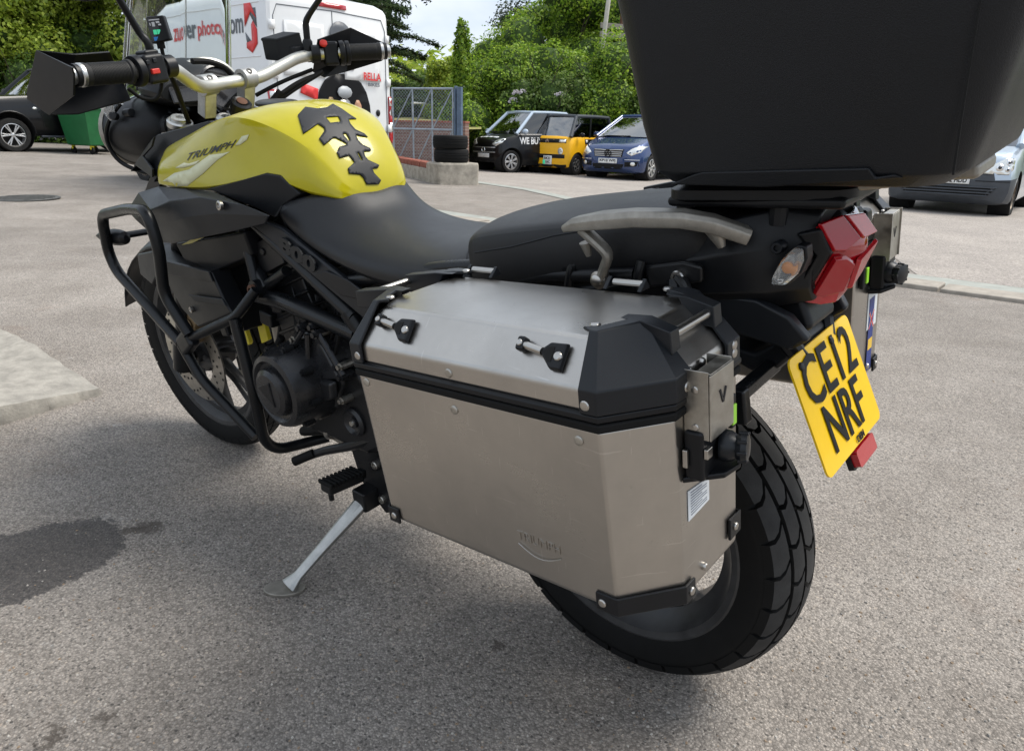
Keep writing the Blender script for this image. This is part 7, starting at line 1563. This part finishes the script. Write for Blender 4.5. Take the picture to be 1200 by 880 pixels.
def clump_points(cl, n, seed, shell=.55, dense=1.0):
    """points in the outer part of lumps (centre, radii); weight by surface"""
    r = np.random.default_rng(seed); w_ = np.array([(c[1][0]*c[1][1]*c[1][2])**(2/3) for c in cl]); w_ /= w_.sum(); which = r.choice(len(cl), n, p=w_)
    C_ = np.array([c[0] for c in cl])[which]; Rr = np.array([c[1] for c in cl])[which]; d = r.normal(0, 1, (n, 3)); d /= np.linalg.norm(d, axis=1, keepdims=True)
    q = d[:, 0]*5.1+which*1.7; lump = 1+.16*np.sin(d[:, 0]*6+which)+.14*np.sin(d[:, 1]*7+which*2)+.12*np.sin(d[:, 2]*8+which*3)
    rad = (shell+(1-shell)*r.uniform(0, 1, n)**.5)*lump+np.abs(r.normal(0, .05, n)); return C_+d*Rr*rad[:, None], d
def lumps(seed, n, box, rr, fn=None):
    r = random.Random(seed); out = []
    while len(out) < n:
        p = tuple(r.uniform(a, b) for a, b in box)
        if fn and not fn(*p): continue
        s = r.uniform(*rr); out.append((p, (s*r.uniform(.85, 1.2), s*r.uniform(.85, 1.2), s*r.uniform(.75, 1.1))))
    return out
def core(cl, par, k=.72):  # opaque dark lumps added inside crowns, inner shade put into their colour
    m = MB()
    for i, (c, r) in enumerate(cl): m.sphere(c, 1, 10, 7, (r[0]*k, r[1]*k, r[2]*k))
    o = m.build('shade_core', 'foliage_shade', par, merge=False); o['kind'] = 'stuff'; return o
def trunk(par, h, r, branches, seed, matn='bark', lean_=(0, 0)):
    rn = random.Random(seed); m = MB(); P_ = [V(lean_[0]*i/6+rn.uniform(-.05, .05), lean_[1]*i/6+rn.uniform(-.05, .05), h*i/6-.1) for i in range(7)]; m.tube(P_, [r, r*.45], 10)
    for i in range(branches):
        z = h*rn.uniform(.35, .95); a = rn.uniform(0, 6.28); l = rn.uniform(.8, 1.8); s = V(lean_[0]*z/h, lean_[1]*z/h, z); m.tube([s, s+V(math.cos(a)*l*.5, math.sin(a)*l*.5, l*.35), s+V(math.cos(a)*l, math.sin(a)*l, l*.9)], [r*.4, r*.08], 6)
    return m.build('trunk', matn, par)
GR1 = [(0.06, 0.125, 0.012), (0.135, 0.25, 0.020), (0.25, 0.39, 0.034), (0.40, 0.52, 0.065)]
GR2 = [(0.045, 0.095, 0.016), (0.10, 0.18, 0.030), (0.17, 0.26, 0.05)]
GRY = [(0.16, 0.24, 0.03), (0.31, 0.41, 0.045), (0.46, 0.53, 0.08)]
GRD = [(0.014, 0.030, 0.014), (0.030, 0.055, 0.024), (0.050, 0.080, 0.035)]
GRG = [(0.05, 0.075, 0.045), (0.09, 0.12, 0.07), (0.15, 0.18, 0.11)]
def plant(name, label, cat, px, depth, cl, n, size, cols, seed, group=None, th=0, tr=.08, br=6, dz=0, ck=.74, shell=.68, crown_name='crown'):
    p = at_depth(px, 155, depth); t = thing(name, label, cat, (p.x, p.y, gz(p.x, p.y)+dz), YAW-math.pi/2, group)   # local x = picture right, y = away
    P_, N_ = clump_points(cl, n, seed, shell); P_[:, 2] = np.maximum(P_[:, 2], .02); leaves(crown_name, P_, N_, size, cols, t, seed)
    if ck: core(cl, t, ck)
    if th: trunk(t, th, tr, br, seed)
    return t
HG = 'hedge shrubs behind the parked cars'
# ivy column
plant('ivy_column', 'tall narrow ivy column rising at the end of the hedge', 'shrub', 541, 22.0, [((.02*math.sin(i), 0, .5+i*.33), (.40-.024*i, .40-.024*i, .34)) for i in range(10)], 12250, 0.091, GR1, 11, HG, 3.4, .06, 0, ck=.7, crown_name='ivy_leaves')
plant('hedge_shrub', 'dense ivy hedge right behind the small black car', 'shrub', 583, 22.6, lumps(21, 26, ((-1.25, 1.5), (-.6, .8), (.3, 3.1)), (.55, .85), lambda x, y, z: z < 2.75+.25*math.sin(x*2)), 45500, 0.087, GR1, 12, HG, 2.5, .08, 8, crown_name='ivy_leaves')
plant('hedge_shrub', 'loose feathery shrub with pale flower spikes behind the yellow car', 'shrub', 634, 22.3, lumps(22, 20, ((-1.0, 1.0), (-.5, .6), (.2, 2.4)), (.45, .75)), 28000, 0.098, GR2+[(0.2, 0.27, 0.07)], 13, HG, 2.2, .05, 10, crown_name='leafy_stems')
plant('hedge_shrub', 'round bright yellow-green ivy mound behind the blue car', 'shrub', 694, 22.6, lumps(23, 24, ((-1.1, 1.1), (-.6, .6), (.3, 3.0)), (.55, .85), lambda x, y, z: (x/1.2)**2+((z-1.3)/2.0)**2 < 1), 42000, 0.087, GR1, 14, HG, 2.6, .08, 8, crown_name='ivy_leaves')
plant('hedge_shrub', 'darker hedge end beneath the timber fence', 'shrub', 752, 22.8, lumps(24, 20, ((-1.1, 2.2), (-.5, .6), (.2, 2.4)), (.5, .8)), 28000, 0.087, GR2+[(0.16, 0.26, 0.03)], 15, HG, 2.2, .07, 8, crown_name='ivy_leaves')
plant('ivy_bank', 'high ivy-covered slope rising behind the hedge', 'shrub', 665, 27.5, lumps(25, 60, ((-3.6, 3.6), (-.8, 1.6), (1.2, 5.6)), (.7, 1.15), lambda x, y, z: z < 2.9+min(2.6, max(0, (x+3.2)*.95))), 91000, 0.105, GR1, 16, None, 4, .12, 10, crown_name='ivy_leaves')
t = plant('willow_tree', 'grey-green weeping tree showing above the ivy slope', 'tree', 640, 36, lumps(26, 26, ((-2.4, 3.0), (-1.5, 1.5), (5.2, 10)), (.6, 1.1)), 21000, 0.140, GRG, 17, None, 9, .18, 14, ck=.4, shell=.4)
# flower spikes
for i, (px, py) in enumerate(((606, 112), (617, 112), (600, 121), (655, 114), (627, 118))):
    pass
# left trees
TL = 'trees along the far edge of the yard'
plant('tree', 'yellow-green tree with gaps of sky, above the black off-roader', 'tree', 12, 26, lumps(31, 40, ((-3.2, 2.4), (-1.5, 1.5), (1.4, 8)), (.6, 1.0)), 45500, 0.140, GRY, 31, TL, 7, .14, 14, ck=.3, shell=.5)
plant('tree', 'pale green bushy tree between the black off-roader and the windscreen', 'tree', 92, 27, lumps(32, 46, ((-2.2, 2.6), (-1.5, 1.5), (1.0, 8)), (.6, 1.0)), 59500, 0.126, GRY+[(0.24, 0.32, 0.05)], 32, TL, 7, .14, 14, ck=.5)
plant('tree', 'dark green tree seen through the windscreen', 'tree', 185, 28, lumps(33, 36, ((-3, 3), (-1.5, 1.5), (1.0, 8.5)), (.8, 1.2)), 38500, 0.154, GR2, 33, TL, 7, .16, 12, ck=.65)
plant('bush', 'low green bush behind the black off-roader', 'bush', 35, 24.5, lumps(34, 26, ((-4.5, 4.5), (-.5, .5), (.3, 2.0)), (.6, .9)), 31500, 0.126, GR2, 34, TL, 1.5, .06, 4)
plant('tree', 'dark tree standing behind the white van', 'tree', 330, 27, lumps(35, 34, ((-3.4, 3.4), (-1.5, 1.5), (2.0, 7.6)), (.8, 1.2)), 31500, 0.154, GRD+[(0.10, 0.15, 0.04)], 35, TL, 7, .18, 12, ck=.65)
# cedar: flat sprays on long limbs
p = at_depth(424, 155, 26); ce = thing('cedar_tree', 'dark cedar with level drooping limbs beside the van', 'tree', (p.x, p.y, gz(p.x, p.y)), YAW-math.pi/2)
rn = random.Random(8); P_all = []; N_all = []; m = MB(); m.tube([V(0, 0, -.2), V(.05, 0, 4), V(0, 0, 9.5)], [.22, .05], 10)
rg = np.random.default_rng(9)
for i in range(46):
    z = 1.6+rn.uniform(0, 7); a = rn.uniform(0, 6.283); l = (2.6-.18*z)*rn.uniform(.7, 1.25)+.35; d_ = V(math.cos(a), math.sin(a), 0); pts = [V(0, 0, z)+d_*l*q+V(0, 0, .22*l*q-.30*l*q*q) for q in (0, .35, .7, 1)]
    m.tube(pts, [.05, .012], 6); n_ = int(330*l)
    q = rg.uniform(.12, 1.05, n_); base = np.array([np.array(pts[0])+np.array(d_)*l*u+np.array([0, 0, .22*l*u-.30*l*u*u]) for u in q]); sd_ = np.array([-d_.y, d_.x, 0]); wv_ = (.55*(1.1-q))*rg.normal(0, .55, n_); P_all.append(base+sd_*wv_[:, None]+np.stack([rg.normal(0, .04, n_), rg.normal(0, .04, n_), rg.normal(.03, .05, n_)-.12*np.abs(wv_)], 1)); N_all.append(np.tile([0, 0, 1.0], (n_, 1)))
m.build('trunk', 'bark', ce); leaves('crown', np.concatenate(P_all), np.concatenate(N_all), .13, GRD+[(0.085, 0.115, 0.045)], ce, 41, .35)
plant('tree', 'mid green tree at the edge of the field, right of the cedar', 'tree', 488, 34, lumps(36, 40, ((-2.9, 2.6), (-1.2, 1.2), (1.4, 4.4)), (.6, .95), lambda x, y, z: z < 2.2+.5*math.sin(x*2.2)+.3*math.sin(x*5)), 38500, 0.154, GR2+[(0.13, 0.19, 0.05)], 36, None, 2.2, .12, 5, ck=.65)
plant('tree', 'slender olive-green sapling above the tube gate', 'tree', 521, 31, lumps(37, 14, ((-.6, .6), (-.5, .5), (1.2, 3.2)), (.35, .55)), 15750, 0.119, GRY, 37, None, 2.4, .05, 4, ck=.5)
# far woods closing the horizon
def woods():
    rr = np.random.default_rng(77); Ps = []; Ns = []
    for k in range(150):
        az = YAW+R_(75)-R_(150)*k/149; dist = 62+rr.uniform(-8, 8); c = np.array([CAMP.x+dist*math.cos(az), CAMP.y+dist*math.sin(az), 0]); hh = rr.uniform(4.5, 7.5)
        n_ = 420; d = rr.normal(0, 1, (n_, 3)); d /= np.linalg.norm(d, axis=1, keepdims=True); Ps.append(c+np.array([0, 0, gz(c[0], c[1])+hh*.45])+d*np.array([3.6, 3.6, hh*.55])*rr.uniform(.6, 1.05, n_)[:, None]); Ns.append(d)
    t = leaves('woods', np.concatenate(Ps), np.concatenate(Ns), .75, GRY, None, 78); tag(t, 'distant green wood along the horizon', 'woods', None, 'stuff'); return t
woods()
# buddleia flower spikes on the loose shrub
sh = [o for o in bpy.data.objects if o.get('label', '').startswith('loose feathery')][0]; inv = sh.matrix_basis.inverted()
for i, (px, py) in enumerate(((606, 112), (613, 111), (656, 114), (602, 121))):
    p = at_depth(px, py, 21.4); q = Matrix.Rotation(-(YAW-math.pi/2), 3, 'Z')@(p-sh.location); m = MB(); r = random.Random(i)
    for j in range(26): u = j/26; m.sphere(q+V((u-.5)*.24+r.uniform(-.03, .03), r.uniform(-.05, .05), .10-.25*(u-.5)**2+r.uniform(-.04, .04)), .026*(1.15-u), 5, 4)
    o = m.build('flower_spike', 'blossom', sh, merge=False); o['kind'] = 'stuff'
